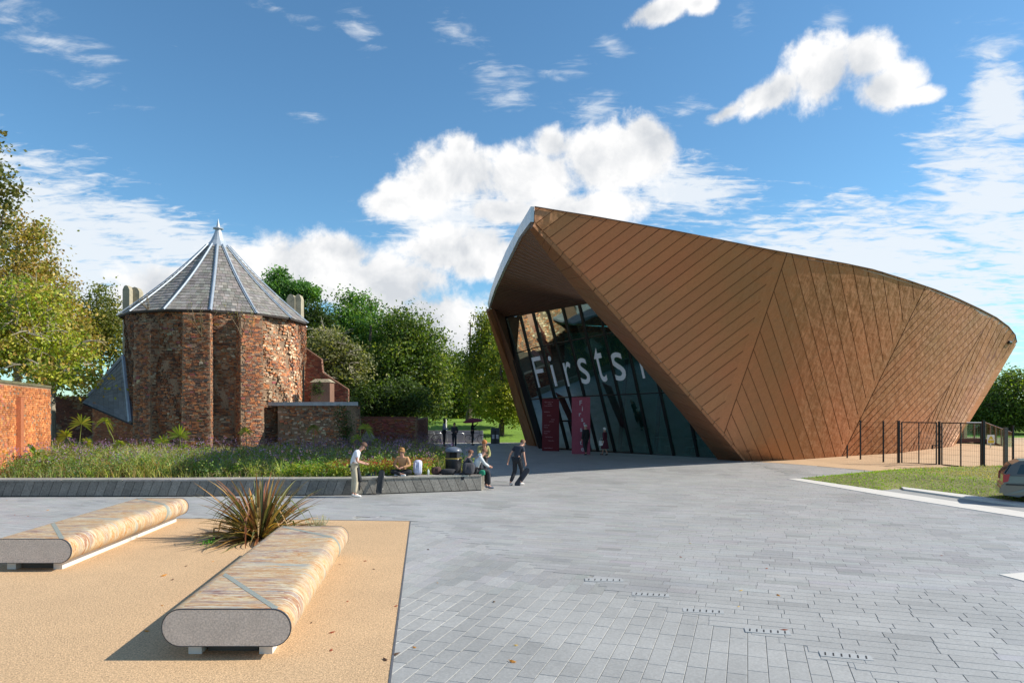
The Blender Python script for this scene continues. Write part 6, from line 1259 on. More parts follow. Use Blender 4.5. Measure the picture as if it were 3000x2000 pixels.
    for i in range(nrow+1):
        th = math.pi*.60*i/nrow
        for k in range(seg):
            a = 2*math.pi*k/seg; front = max(0, math.sin(a)); th2 = th*(1-.50*front) if haircut != 'none' else th; r0 = (.100+rnd.uniform(-.004, .012)) if haircut != 'curly' else .115+rnd.uniform(-.012, .03); 
            if haircut == 'long' and front < .5: th2 = th*1.25
            v = Vector((math.sin(th2)*math.cos(a)*.92, math.sin(th2)*math.sin(a)*1.04, math.cos(th2)))*r0; vs.append(top_c+ax @ v)
    for i in range(nrow):
        for k in range(seg): q = i*seg+k; q2 = i*seg+(k+1) % seg; fs.append((q, q+seg, q2+seg, q2))
    b.add(vs, fs); b.build('hair', hm, root, True)
    # garments
    def garment(name, ks, es, rs, m, ri=0, extra=None):
        return skinmesh(name, [Dv[k] if isinstance(k, str) else Vector(k) for k in ks], es, rs, ri, 1, m, root)
    lerp = lambda a, b_, t: tuple(Dv[a].lerp(Dv[b_], t))
    ks = ['pel', 'sp', 'ch', tuple(Dv['ch'].lerp(Dv['nk'], .72)), 'sR', 'sL']; es = [(0, 1), (1, 2), (2, 3), (2, 4), (2, 5)]; k_ = 1.0 if top != 'coat' else 1.18; rs = [.132*k_, .124*k_, .138*k_, .072*k_, .070*k_, .070*k_]
    if top in ('coat', 'jacket'): ks[0] = tuple(Dv['pel']-Vector((0, 0, .05 if top == 'jacket' else .16))) if Dv['hR'].z > .5 else 'pel'
    if sleeves == 'short': ks += [lerp('sR', 'eR', .62), lerp('sL', 'eL', .62)]; es += [(4, 6), (5, 7)]; rs += [.066, .066]
    else: ks += ['eR', lerp('eR', 'wR', .93), 'eL', lerp('eL', 'wL', .93)]; es += [(4, 6), (6, 7), (5, 8), (8, 9)]; rs += [.057*k_, .042*k_, .057*k_, .042*k_]
    garment('shirt' if top == 'tee' else top, ks, es, rs, topc)
    if hood: b = MB(); b.ball(Dv['nk']-Vector(fw)*.07+Vector((0, 0, -.02)), (.10, .08, .07), 10, 6); b.build('hood', topc, root, True)
    if skirt:
        b = MB(); b.lathe(Vector((Dv['pel'].x, Dv['pel'].y, .42)), [(.27, 0), (.22, .25), (.155, .56), (.12, .60)], 12); b.build('skirt', legc, root, True)
    else:
        ks = [tuple(Dv['pel']+Vector((0, 0, .02))), 'hR', 'kR', lerp('kR', 'aR', .93), 'hL', 'kL', lerp('kL', 'aL', .93)]; garment('trousers', ks, [(0, 1), (1, 2), (2, 3), (0, 4), (4, 5), (5, 6)], [.128, .104, .080, .066, .104, .080, .066], legc)
    sm = mat('shoe_%02d%02d%02d' % tuple(int(c*99) for c in shoec), shoec, rough=.6, world=False)
    for s_ in 'RL':
        d = (Dv['t'+s_]-Dv['a'+s_]); d.z = 0 if abs(d.z) < .12 else d.z; a = Dv['a'+s_]; skinmesh('shoe', [a+Vector((0, 0, -.035))-d.normalized()*.04, a+d*.55+Vector((0, 0, -.045)), Dv['t'+s_]+d.normalized()*.03], [(0, 1), (1, 2)], [.048, .046, .036], 0, 1, sm, root)
    return root
c_white = cloth('white_cotton', (.72, .74, .80)); c_khaki = cloth('khaki', (.50, .43, .31)); c_black = cloth('black_cotton', (.022, .023, .028)); c_navy = cloth('navy_cotton', (.03, .035, .05)); c_tan = cloth('tan_fleece', (.44, .24, .12)); c_green = cloth('olive_jacket', (.26, .25, .10)); c_grey = cloth('grey_hoodie', (.52, .55, .57)); c_blueg = cloth('blue_grey_shirt', (.30, .32, .42)); c_maroon = cloth('maroon_coat', (.09, .015, .03)); c_char = cloth('charcoal', (.05, .05, .06))
dA = gd(1457); pA = at(1038, 1457, dA)
person((pA.x, pA.y, 0.02), R(-72), 'young man in white T-shirt and beige trousers standing at the seat wall looking down', dict(pel=(0, -.02, .93), sp=(0, .0, 1.12), ch=(0, .07, 1.31), nk=(0, .17, 1.44), hd=(0, .26, 1.52), ht=(0, .30, 1.60), sR=(.16, .07, 1.38), sL=(-.16, .09, 1.38), eR=(.20, .06, 1.10), wR=(.12, .30, 1.02), eL=(-.20, .12, 1.10), wL=(-.06, .33, 1.03), kR=(.11, .05, .50), aR=(.12, 0, .09), tR=(.15, .17, .03), kL=(-.10, .0, .50), aL=(-.12, -.04, .09), tL=(-.13, .12, .03)), 'tee', c_white, c_khaki, (.10, .05, .03), (.75, .72, .68), look=(0, .8, -.6), scale=1.02)
# jacket tied at his waist
b = MB(); b.tube([(-.13, -.05, 0), (0, -.16, .0), (.13, -.05, 0), (.10, .10, -.01), (0, .14, -.02), (-.10, .10, -.01), (-.13, -.05, 0)], .035, 6); b.hull([(.02, .10, -.02), (.15, .05, -.02), (.17, .10, -.45), (.06, .18, -.50)], [(.03, .16, -.02), (.16, .12, -.02), (.19, .17, -.42), (.08, .24, -.48)]); b.hull([(.05, .16, -.40), (.13, .12, -.40), (.12, .12, -1.0+.25), (.05, .15, -.72)], [(.05, .19, -.40), (.14, .16, -.40), (.13, .15, -.75), (.05, .18, -.72)]); o = b.build('tied_jacket', c_black, None, True); o.location = (pA.x, pA.y, .98); o.rotation_euler.z = R(-72); tagp(o, 'black jacket tied round the waist of the man in the white T-shirt', 'jacket')
# seated person
sy = 1388; dB = 22.75; pB = at(1180, 1389, dB)
person((pB.x, pB.y+.12, SEAT+.0), R(172), 'person in tan fleece sitting cross legged on the seat wall', dict(pel=(0, 0, .12), sp=(0, .02, .30), ch=(0, .08, .50), nk=(0, .15, .64), hd=(0, .21, .75), ht=(0, .22, .83), sR=(.17, .09, .58), sL=(-.17, .09, .58), eR=(.27, .14, .34), wR=(.08, .34, .26), eL=(-.27, .14, .34), wL=(-.06, .34, .28), hR=(.09, .02, .10), kR=(.36, .25, .14), aR=(-.06, .36, .06), tR=(-.17, .38, .04), hL=(-.09, .02, .10), kL=(-.36, .25, .14), aL=(.06, .30, .05), tL=(.18, .34, .03)), 'jacket', c_tan, c_black, (.30, .15, .05), (.6, .62, .62), haircut='curly', sleeves='long', look=(0, .9, -.2))
# trio by the bin
pC = at(1420, 1400, 23.9)
person((-1.05, 24.6, .02), R(200), 'ginger haired person in olive jacket leaning over behind the bin', dict(pel=(0, -.08, .93), sp=(0, -.02, 1.12), ch=(0, .06, 1.30), nk=(0, .16, 1.42), hd=(.02, .25, 1.50), ht=(.03, .28, 1.58), sR=(.17, .06, 1.36), sL=(-.17, .06, 1.36), eR=(.20, .18, 1.12), wR=(.08, .38, 1.12), eL=(-.20, .16, 1.1), wL=(-.08, .36, 1.05)), 'coat', c_green, c_char, (.42, .15, .04), (.1, .1, .12), sleeves='long', look=(.1, .8, -.5), scale=1.0)
person((-1.22, 23.28, SEAT), R(-75), 'person in pale grey hoodie sitting on the end of the seat wall', dict(pel=(0, -.05, .12), sp=(0, 0, .30), ch=(0, .10, .49), nk=(0, .19, .62), hd=(0, .27, .71), ht=(0, .29, .79), sR=(.17, .11, .56), sL=(-.17, .11, .56), eR=(.20, .26, .34), wR=(.10, .44, .24), eL=(-.20, .28, .36), wL=(-.08, .46, .26), hR=(.09, .02, .10), kR=(.12, .40, .10), aR=(.12, .42, -.42), tR=(.13, .56, -.48), hL=(-.09, .02, .10), kL=(-.10, .40, .10), aL=(-.12, .38, -.42), tL=(-.12, .52, -.48)), 'jacket', c_grey, c_black, (.20, .09, .05), (.07, .09, .13), sleeves='long', hood=True, look=(0, .8, -.5))
person((-1.62, 23.85, SEAT-.12), R(-70), 'dark clothed person with white collar sitting behind the grey hoodie', dict(pel=(0, -.05, .14), sp=(0, 0, .32), ch=(0, .06, .52), nk=(0, .12, .66), hd=(0, .18, .76), ht=(0, .19, .84), sR=(.17, .07, .60), sL=(-.17, .07, .60), eR=(.20, .22, .38), wR=(.10, .38, .30), eL=(-.20, .22, .38), wL=(-.08, .38, .30), hR=(.09, .02, .12), kR=(.12, .40, .12), aR=(.12, .42, -.30), tR=(.13, .54, -.36), hL=(-.09, .02, .12), kL=(-.10, .40, .12), aL=(-.12, .38, -.30), tL=(-.12, .5, -.36)), 'jacket', c_char, c_black, (.16, .07, .04), (.1, .1, .1), sleeves='long', look=(0, .9, -.3), scale=.98)
# skateboarder
pD = g2(1492, 1423)
person((pD[0]+.28, pD[1], .02), R(-28), 'boy in black T-shirt walking with a skateboard in his right hand', dict(pel=(0, -.02, .93), sp=(.01, .04, 1.12), ch=(.03, .12, 1.30), nk=(.05, .22, 1.41), hd=(.07, .30, 1.49), ht=(.08, .33, 1.57), sR=(.19, .10, 1.36), sL=(-.13, .12, 1.37), eR=(.24, .08, 1.08), wR=(.27, .13, .83), eL=(-.26, -.02, 1.12), wL=(-.36, .0, .87), hR=(.09, 0, .92), kR=(.13, .14, .52), aR=(.16, -.02, .12), tR=(.20, .13, .05), hL=(-.09, 0, .92), kL=(-.09, .0, .50), aL=(-.17, -.20, .10), tL=(-.17, -.05, .03)), 'tee', c_navy, c_black, (.17, .09, .045), (.55, .52, .50), look=(.5, .75, -.5), scale=1.0)
# two visitors by the doors
pE = g2(1716, 1334); person((pE[0], pE[1], .02), R(30), 'person in long dark coat walking to the doors past the pink banner', dict(tR=(.12, .15, .03), aR=(.10, .14, .09), kR=(.1, .12, .5), aL=(-.1, -.18, .12), kL=(-.1, .0, .5), tL=(-.1, -.05, .03)), 'coat', c_black, c_black, (.5, .48, .45), (.02, .02, .02), sleeves='long', look=(0, 1, 0), scale=1.03)
pF = g2(1772, 1334); person((pF[0], pF[1], .02), R(60), 'woman in maroon coat and skirt walking with a white bag by the entrance', dict(aR=(.10, .2, .09), kR=(.1, .16, .5), tR=(.1, .34, .05), aL=(-.1, -.22, .12), kL=(-.1, -.04, .5), tL=(-.1, -.1, .03)), 'coat', c_maroon, c_maroon, (.8, .76, .7), (.03, .03, .03), sleeves='long', skirt=True, haircut='long', scale=.93)
b = MB(); b.box((0, 0, .12), (.14, .04, .14)); b.tube([(-.08, 0, .26), (-.05, 0, .42), (.05, 0, .42), (.08, 0, .26)], .01, 5); o = b.build('shopping_bag', cloth('bag_white', (.75, .72, .7)), None, False, (pF[0]-.22, pF[1]-.1, .62)); tagp(o, 'white bag carried by the woman in maroon', 'bag')
# people at the bicycle racks
pG = g2(1301, 1308); person((pG[0], pG[1], .02), R(-90), 'heavy man in blue grey shirt and dark trousers looking at his phone', dict(wR=(.1, .30, 1.12), wL=(-.05, .32, 1.14), eR=(.2, .08, 1.1), eL=(-.2, .08, 1.1)), 'jacket', c_blueg, c_black, (.03, .02, .02), (.02, .02, .02), sleeves='long', skin=mat('dark_skin', (.06, .035, .025), rough=.6), scale=1.13)
pH = g2(1331, 1312); person((pH[0], pH[1], .02), R(-150), 'person in dark clothes with crossed arms beside the heavy man', dict(wR=(.02, .24, 1.15), wL=(-.02, .24, 1.1), eR=(.22, .08, 1.12), eL=(-.22, .08, 1.12)), 'coat', c_char, c_navy, (.03, .02, .02), (.02, .02, .02), sleeves='long', scale=1.0)
pI = g2(1384, 1304); pr_ = person((pI[0], pI[1], .02), R(-90), 'person in black leaning on a bicycle beneath a red umbrella', dict(wR=(.2, .35, 1.1), wL=(-.2, .3, 1.5), eL=(-.25, .1, 1.3)), 'jacket', c_black, c_black, (.03, .02, .02), (.02, .02, .02), sleeves='long', scale=1.05)
b = MB(); b.lathe((0, 0, 0), [(.78, 0), (.62, .12), (.35, .22), (.03, .27)], 8, (.16, .01, .03)); b.tube([(0, 0, .25), (.0, 0, -.75)], .015, 6, (.05, .05, .05)); o = b.build('umbrella', mat('umbrella_cloth', attr=True, rough=.8), None, False, (pI[0]+.05, pI[1]-.1, 1.78)); o.rotation_euler = (.1, -.1, 0); tagp(o, 'dark red umbrella held over the bicycle at the racks', 'umbrella')
# ------------------------------------------------------------------ skateboards, bags and things on the seat wall
m_deck = mat('deck_grip', (.035, .037, .04), rough=.85, var=.25, vs=20, world=False); m_wheel = mat('wheel_white', (.75, .72, .66), rough=.4); m_truck = mat('truck_metal', (.5, .5, .5), rough=.3, metal=1)
def skateboard(M_, label, deckmat):
    root = empty('skateboard', (0, 0, 0), 0, label, 'skateboard'); b = MB(); n = 10; L_ = .80; W_ = .20; pts = []
    for sgn in (1, -1):
        for k in range(n+1):
            a = -math.pi/2+math.pi*k/n; pts.append((sgn*(L_/2-W_/2+W_/2*math.cos(a)), sgn*W_/2*math.sin(a)))
    zf = lambda x: max(0, abs(x)-.28)*.35
    b.hull([(x, y, zf(x)) for x, y in pts], [(x, y, zf(x)+.014) for x, y in pts], (1, 1, 1)); b.build('deck', deckmat, root)
    for sx in (-.2, .2):
        b = MB(); b.box((sx, 0, -.025), (.03, .03, .025)); b.tube([(sx, -.08, -.04), (sx, .08, -.04)], .01, 6); t = b.build('truck', m_truck, root)
        for sy_ in (-.085, .085): b = MB(); b.tube([(sx, sy_-.016, -.045), (sx, sy_+.016, -.045)], .027, 10); b.build('wheel', m_wheel, root)
    root.matrix_world = M_; return root
p = at(1121, 1448, 22.3); M_ = Matrix.Translation((p.x, 21.93, .42)) @ Matrix.Rotation(R(6), 4, 'Y') @ Matrix.Rotation(R(-13), 4, 'X') @ Matrix(((0, -1, 0, 0), (0, 0, -1, 0), (1, 0, 0, 0), (0, 0, 0, 1)))
skateboard(M_, 'dark skateboard leaning upright against the front of the seat wall', m_deck)
hb = Vector((pD[0]+.62, pD[1]+.0, .0)); p0 = at(1512, 1423, pD[1]-.05); p1 = at(1548, 1372, pD[1]-.05); d = (p1-p0).normalized(); y_ = Vector((0, 1, .15)); y_ = (y_-d*y_.dot(d)).normalized(); z_ = d.cross(y_); z_ = -z_ ; M_ = Matrix((d, y_, d.cross(y_))).transposed().to_4x4(); M_ = Matrix.Translation((p0+p1)/2) @ M_ @ Matrix.Rotation(R(70), 4, 'X'); skateboard(M_, 'black skateboard held by the walking boy', mat('deck_black', (.03, .033, .045), rough=.6))
def blobbag(name, loc, size, m, label, cat, seed=0, flat=1, rz=0, straps=True):
    r_ = random.Random(seed); root = empty(name, loc, rz, label, cat); b = MB(); seg, rings = 14, 10; vs = []; fs = []
    for i in range(rings+1):
        th = math.pi*i/rings
        for k in range(seg):
            a = 2*math.pi*k/seg; e = .62; f2 = lambda v: math.copysign(abs(v)**e, v); nz = 1+.10*math.sin(3*a+seed+th*2)+r_.uniform(-.04, .04); vs.append((size[0]*f2(math.sin(th))*f2(math.cos(a))*nz, size[1]*f2(math.sin(th))*f2(math.sin(a))*nz, size[2]+size[2]*-f2(math.cos(th))*(.95+.05*nz)))
    for i in range(rings):
        for k in range(seg): q = i*seg+k; q2 = i*seg+(k+1) % seg; fs.append((q, q2, q2+seg, q+seg))
    b.add(vs, fs); b.build('bag_body' if cat != 'jacket' else 'cloth', m, root, True)
    if straps:
        b = MB(); b.tube([(-size[0]*.4, -size[1], size[2]*1.7), (-size[0]*.45, -size[1]*1.25, size[2]), (-size[0]*.4, -size[1], size[2]*.3)], .018, 5); b.tube([(size[0]*.4, -size[1], size[2]*1.7), (size[0]*.45, -size[1]*1.25, size[2]), (size[0]*.4, -size[1], size[2]*.3)], .018, 5); b.build('strap', m, root)
        b = MB(); b.box((0, -size[1]*1.0, size[2]*.7), (size[0]*.55, .03, size[2]*.4)); b.build('pocket', m, root)
    return root
blobbag('backpack', (at(1223, 1388, 22.85).x, 22.95, SEAT), (.15, .13, .25), cloth('lilac_bag', (.50, .53, .68)), 'lilac white backpack standing right of the seated person', 'backpack', 1)
blobbag('backpack', (at(1276, 1388, 22.85).x, 23.1, SEAT), (.16, .12, .13), cloth('brown_bag', (.07, .035, .03)), 'small dark brown bag left of the litter bin', 'bag', 2)
blobbag('bag', (at(1312, 1388, 22.85).x, 23.0, SEAT), (.26, .14, .10), c_black, 'flat black bag lying before the litter bin', 'bag', 3, straps=False)
blobbag('backpack', (at(1372, 1388, 22.85).x, 23.02, SEAT), (.20, .14, .20), c_char, 'black backpack on the seat wall before the grey hoodie', 'backpack', 4)
blobbag('jacket', (at(1352, 1400, 22.85).x, 22.88, SEAT-.18), (.09, .05, .13), c_black, 'black jacket sleeve hanging over the front of the seat wall', 'jacket', 6, straps=False)
blobbag('jacket', (at(1404, 1375, 22.9).x+.08, 23.2, SEAT-.05), (.11, .10, .10), cloth('green_cloth', (.02, .22, .13)), 'green jacket over the knees of the person at the wall end', 'jacket', 7, straps=False)
b = MB(); b.ball((0, 0, .03), (.14, .11, .09), 12, 6); b.box((-.13, -.04, .02), (.09, .08, .008)); o = b.build('cap', cloth('blue_cap', (.04, .06, .16)), None, True, (at(1092, 1388, 22.6).x, 22.7, SEAT)); tagp(o, 'dark blue cap lying on the seat wall left of the skateboard', 'cap')
b = MB(); b.lathe((0, 0, 0), [(.032, 0), (.034, .15), (.012, .19), (.012, .21)], 10); o = b.build('bottle', mat('bottle_plastic', (.55, .6, .58), rough=.2), None, True, (at(1254, 1386, 22.7).x, 22.8, SEAT)); tagp(o, 'clear drinks bottle standing between the two bags', 'bottle')
b = MB(); b.box((0, 0, .012), (.09, .05, .012)); o = b.build('phone', c_black, None, False, (at(1160, 1388, 22.6).x, 22.45, SEAT)); tagp(o, 'dark phone lying left of the seated person', 'phone')
# litter bin
m_binb = mat('bin_black', (.022, .024, .03), rough=.35, spec=.6, var=.1); m_gold = mat('bin_gold', (.55, .40, .10), rough=.4, metal=.3); m_bintop = mat('bin_hood', (.10, .12, .16), rough=.3, var=.1)
def bin_(loc, s_, label):
    root = empty('litter_bin', loc, 0, label, 'bin'); b = MB(); b.lathe((0, 0, 0), [(.25, 0), (.26, .05), (.27, .82), (.275, .86)], 20); b.build('bin_body', m_binb, root, True)
    b = MB(); b.lathe((0, 0, .86), [(.282, 0), (.282, .03)], 20); b.build('gold_band', m_gold, root)
    b = MB()
    for k in range(4):
        a = math.pi/4+k*math.pi/2; b.box((.235*math.cos(a), .235*math.sin(a), .99), (.06, .03, .11), a+math.pi/2)
    b.build('hood_post', m_binb, root); b = MB(); b.lathe((0, 0, 0), [(.20, .88), (.20, 1.10)], 12); b.build('opening', m_dark, root); b = MB(); b.lathe((0, 0, 1.09), [(.285, 0), (.29, .05), (.25, .12), (.14, .17), (.02, .18)], 20); b.build('bin_hood', m_bintop, root, True); root.scale = s_; return root
p = at(1328, 1385, 24.4); bin_((p.x, 24.4, .12), (1.07, 1.07, 1.02), 'round black litter bin with a gold band behind the seat wall')
# ------------------------------------------------------------------ cycle racks, low wall, far bins
p0 = g2(1243, 1297); b = MB(); q0 = Vector((p0[0]-.2, 55.2, 0)); q1 = Vector((-2.35, 55.2, 0)); b.hull([q0, q1, q1+Vector((0, .3, 0)), q0+Vector((0, .3, 0))], [v+Vector((0, 0, .98)) for v in (q0, q1, q1+Vector((0, .3, 0)), q0+Vector((0, .3, 0)))]); b.v = [(x+.0, y, z) for x, y, z in b.v]; tagp(b.build('low_wall', mat('render_grey', (.36, .35, .40), rough=.85, var=.15, vs=2)), 'low pale grey wall behind the bicycle racks', 'wall')
m_steel = mat('stainless', (.6, .6, .6), rough=.3, metal=.9)
for i, (x, lb) in enumerate([(1283, 'cycle hoop right of the parked white bicycle'), (1322, 'cycle hoop hidden behind the two standing people'), (1349, 'cycle hoop left of the bicycle under the umbrella')]):
    p = at(x, 1300, 54.2); b = MB(); b.tube([(-.32, 0, 0), (-.32, 0, .68), (-.25, 0, .8), (.25, 0, .8), (.32, 0, .68), (.32, 0, 0)], .025, 8); o = b.build('cycle_hoop', m_steel, None, True, (p.x, 54.2, .02)); o.rotation_euler.z = .5; tagp(o, lb, 'bike rack', 'steel cycle hoops')
def bike(loc, rz, fc, label):
    root = empty('bicycle', loc, rz, label, 'bicycle', 'parked bicycles'); mt = mat('tyre', (.02, .02, .02), rough=.8); mf = mat('bike_frame_%02d' % int(fc[0]*99), fc, rough=.35, metal=.1)
    for x in (-.52, .52):
        b = MB(); b.tube([(x+.33*math.cos(t), 0, .35+.33*math.sin(t)) for t in np.linspace(0, 2*math.pi, 25)], .022, 6, cap=False); w = b.build('wheel', mt, root); b = MB()
        for k in range(8): b.tube([(x, 0, .35), (x+.32*math.cos(k*math.pi/4), 0, .35+.32*math.sin(k*math.pi/4))], .004, 4)
        b.tube([(x, -.04, .35), (x, .04, .35)], .025, 8); b.build('spokes', m_steel, w)
    b = MB(); bb_ = (-.08, 0, .32)
    for a, c in (((-.52, 0, .35), bb_), ((-.52, 0, .35), (-.2, 0, .82)), (bb_, (-.2, 0, .86)), (bb_, (.36, 0, .74)), ((-.2, 0, .80), (.34, 0, .84)), ((.33, 0, .95), (.52, 0, .35))): b.tube([a, c], .018, 6)
    b.build('frame', mf, root); b = MB(); b.box((-.23, 0, .92), (.13, .06, .025)); b.build('saddle', m_frame, root); b = MB(); b.tube([(.36, -.28, 1.0), (.32, -.1, 1.02), (.32, .1, 1.02), (.36, .28, 1.0)], .014, 6); b.build('handlebar', m_frame, root); b = MB(); b.tube([(-.08, -.02, .32), (-.08, .02, .32)], .09, 10); b.build('chainset', m_steel, root); return root
p = at(1258, 1300, 54.0); bike((p.x, 54.0, .02), .1, (.6, .6, .6), 'pale bicycle parked at the left end of the cycle racks'); p = at(1392, 1300, 53.6); bike((p.x, 53.6, .02), -.15, (.05, .05, .06), 'dark bicycle parked under the red umbrella')
def farbin(px, label):
    p = at(px, 1300, 53.5); root = empty('park_bin', (p.x, 53.5, .02), 0, label, 'bin', 'black bins by the park'); b = MB(); b.box((0, 0, .5), (.19, .19, .5)); b.build('bin_body', m_binb, root); b = MB(); b.box((0, 0, 1.12), (.2, .2, .12), taper=.7); b.box((0, 0, 1.03), (.15, .15, .04)); b.build('bin_lid', m_binb, root); b = MB(); b.box((0, -.193, .55), (.1, .004, .16)); b.build('notice', mat('notice_white', (.7, .7, .7)), root)
farbin(1445, 'left one of the two black park bins before the far lawn'); farbin(1457, 'right one of the two black park bins before the far lawn')
p = at(1306, 1240, 62); b = MB(); b.tube([(0, 0, 0), (0, 0, 1.4)], .1, 8); tagp(b.build('white_post', mat('post_white', (.7, .7, .68)), None, False, (p.x, 62, .4)), 'short white post on the far lawn behind the heavy man', 'post')
# ------------------------------------------------------------------ fence with double gate
m_fence = mat('fence_black', (.012, .013, .016), rough=.5, var=.05)
fence = empty('mesh_fence', (18.6, 36.4, 0), 0, 'black wire mesh fence with thin posts before the copper wall', 'fence')
def pst(px, py, w, ztop, par, name='post', z0=0.0, d=None):
    X, Y = g2(px, py); b = MB(); b.box((0, 0, (ztop-z0)/2), (w/2, w/2, (ztop-z0)/2)); b.box((0, 0, ztop-z0+.01), (w/2+.006, w/2+.006, .012)); o = b.build(name, m_fence, None, False, (X, Y, z0)); wparent(o, par); return Vector((X, Y, 0))
fA = pst(2520.7, 1349, .06, 2.13, fence); fB = pst(2588, 1357, .06, 2.13, fence); pst(2482, 1345, .06, .75, fence)
def meshpanel(a, c, h, par, z0=.06, name='wire_mesh', pitch=.10):
    b = MB(); d = c-a; L_ = d.length; u = d.normalized(); n_ = Vector((u.y, -u.x, 0)); n = int(L_/pitch)
    for k in range(1, n): p = a+d*k/n; b.add([p+n_*0+u*-.003+Vector((0, 0, z0)), p+u*.003+Vector((0, 0, z0)), p+u*.003+Vector((0, 0, h)), p-u*.003+Vector((0, 0, h)), p+n_*.005+Vector((0, 0, z0)), p+n_*.005+Vector((0, 0, h))], [(0, 1, 2, 3), (0, 4, 5, 3)])
    for z in np.arange(z0, h+.01, .25): b.add([a+Vector((0, 0, z-.003)), c+Vector((0, 0, z-.003)), c+Vector((0, 0, z+.003)), a+Vector((0, 0, z+.003))], [(0, 1, 2, 3)])
    return wparent(b.build(name, m_fence), par)
gate = empty('double_gate', (19.6, 33.4, 0), 0, 'black double gate of framed wire mesh between thick posts', 'gate')
fC = pst(2632.5, 1361, .095, 2.16, gate, 'gate_post'); fD = pst(2751.8, 1366, .08, 2.14, gate, 'gate_post'); fE = pst(2881, 1378, .10, 2.22, gate, 'gate_post')
meshpanel(fA, fB, 2.1, fence); meshpanel(fB, fC, 2.1, fence)
def leafg(a, c, label):
    d = (c-a); u = d.normalized(); a = a+u*.14; c = c-u*.12; g_ = empty('gate_leaf', (0, 0, 0)); wparent(g_, gate); b = MB()
    for z in (.10, 2.10): b.tube([a+Vector((0, 0, z)), c+Vector((0, 0, z))], .03, 6)
    for t in (0, .5, 1): p = a.lerp(c, t); b.tube([p+Vector((0, 0, .08)), p+Vector((0, 0, 2.12))], .033 if t != .5 else .028, 6)
    b.build('gate_frame', m_fence, g_); o = meshpanel(a, c, 2.08, fence, .1); o.parent = g_; o.matrix_parent_inverse = Matrix.Identity(4)
    return a, c
a1, c1g = leafg(fC, fD, ''); leafg(fD, fE, '')
b = MB(); p = fD+Vector((-.25, -.1, 1.02)); b.box(p, (.16, .03, .02)); b.box(p+Vector((-.14, 0, -.08)), (.02, .03, .1)); wparent(b.build('latch', m_fence), gate)
fR = pst(2968, 1390, .06, 2.05, fence, z0=.1); fR2 = Vector((24.2, 26.9, 0)); b = MB(); b.box((0, 0, 1), (.05, .05, 1)); wparent(b.build('post', m_fence, None, False, tuple(fR2)), fence); meshpanel(fE, fR, 2.05, fence, .25); meshpanel(fR, fR2, 2.05, fence, .25)
# ------------------------------------------------------------------ ramp with glass balustrade
rp_ = empty('access_ramp', (30, 46, 0), 0, 'dark red ramp and deck with glass balustrade beyond the gate', 'ramp'); m_rr = mat('ramp_red', (.16, .065, .05), rough=.8); m_gl2 = bpy.data.materials.new('balustrade_glass'); m_gl2.use_nodes = True
def bg_():
    nt = m_gl2.node_tree; N = nt.nodes; t = N.new('ShaderNodeBsdfTransparent'); t.inputs[0].default_value = (.72, .86, .80, 1); g = N.new('ShaderNodeBsdfGlossy'); g.inputs[1].default_value = .05; mx = N.new('ShaderNodeMixShader'); mx.inputs[0].default_value = .18; nt.links.new(t.outputs[0], mx.inputs[1]); nt.links.new(g.outputs[0], mx.inputs[2]); nt.links.new(mx.outputs[0], N['Material Output'].inputs[0])
bg_()
A1 = at(2790, 1320, 46); A1.z = .75; A2 = at(2886, 1320, 46); A2.z = .75; A3 = at(2966, 1352, 44); A3.z = .02
def beam(p, q, w, h, m, name, dp=1.5): b = MB(); o_ = Vector((0, dp, 0)); b.hull([p-Vector((0, 0, h)), q-Vector((0, 0, h)), q-Vector((0, 0, h))+o_, p-Vector((0, 0, h))+o_], [p, q, q+o_, p+o_]); return wparent(b.build(name, m), rp_)
beam(A1, A2, 0, .26, m_rr, 'deck'); beam(A2, A3+Vector((0, 0, .12)), 0, .26, m_rr, 'ramp_slope'); beam(at(2775, 1300, 46.5)*1, at(2890, 1300, 46.5), 0, .45, mat('deck_cream', (.6, .58, .5)), 'upper_deck', 1)
for i, (p, q) in enumerate(((A1, A2), (A2, A3+Vector((0, 0, .12))))):
    for k in range(3 if i == 0 else 5):
        n_ = 3 if i == 0 else 5; a, c = p.lerp(q, (k+.03)/n_), p.lerp(q, (k+.97)/n_); b = MB(); b.hull([a, c, c+Vector((0, .02, 0)), a+Vector((0, .02, 0))], [v+Vector((0, 0, 1.05)) for v in (a, c, c+Vector((0, .02, 0)), a+Vector((0, .02, 0)))]); wparent(b.build('glass_panel', m_gl2), rp_)
        b = MB(); b.box(p.lerp(q, k/n_)+Vector((0, -.02, .52)), (.035, .035, .54)); wparent(b.build('baluster', mat('wood_post', (.28, .22, .17), rough=.8)), rp_)
    b = MB(); b.tube([p+Vector((0, -.02, 1.08)), q+Vector((0, -.02, 1.08))], .03, 6); wparent(b.build('handrail', m_steel), rp_)
b = MB(); X, Y = g2(2946, 1372); b.box((X, Y, .95), (.08, .06, .95), 0, (.16, .14, .12)); tagp(b.build('timber_post', m_wood), 'square grey timber post beyond the mesh fence', 'post')
sg = empty('warning_sign', (at(2903, 1300, 42).x, 42, 0), 0, 'white sign with a yellow triangle near the ramp', 'sign'); b = MB(); b.box((0, 0, .88), (.23, .01, .28)); b.build('board', mat('sign_white', (.75, .75, .75)), sg); b = MB(); b.add([(-.17, -.013, .88), (.17, -.013, .88), (0, -.013, 1.12)], [(0, 1, 2)]); b.add([(-.19, -.013, .65), (.19, -.013, .65), (.19, -.013, .84), (-.19, -.013, .84)], [(0, 1, 2, 3)]); b.build('yellow_mark', mat('sign_yellow', (.7, .5, .05)), sg); b = MB(); b.tube([(0, .02, 0), (0, .02, 1.1)], .03, 6); b.build('sign_post', m_steel, sg)
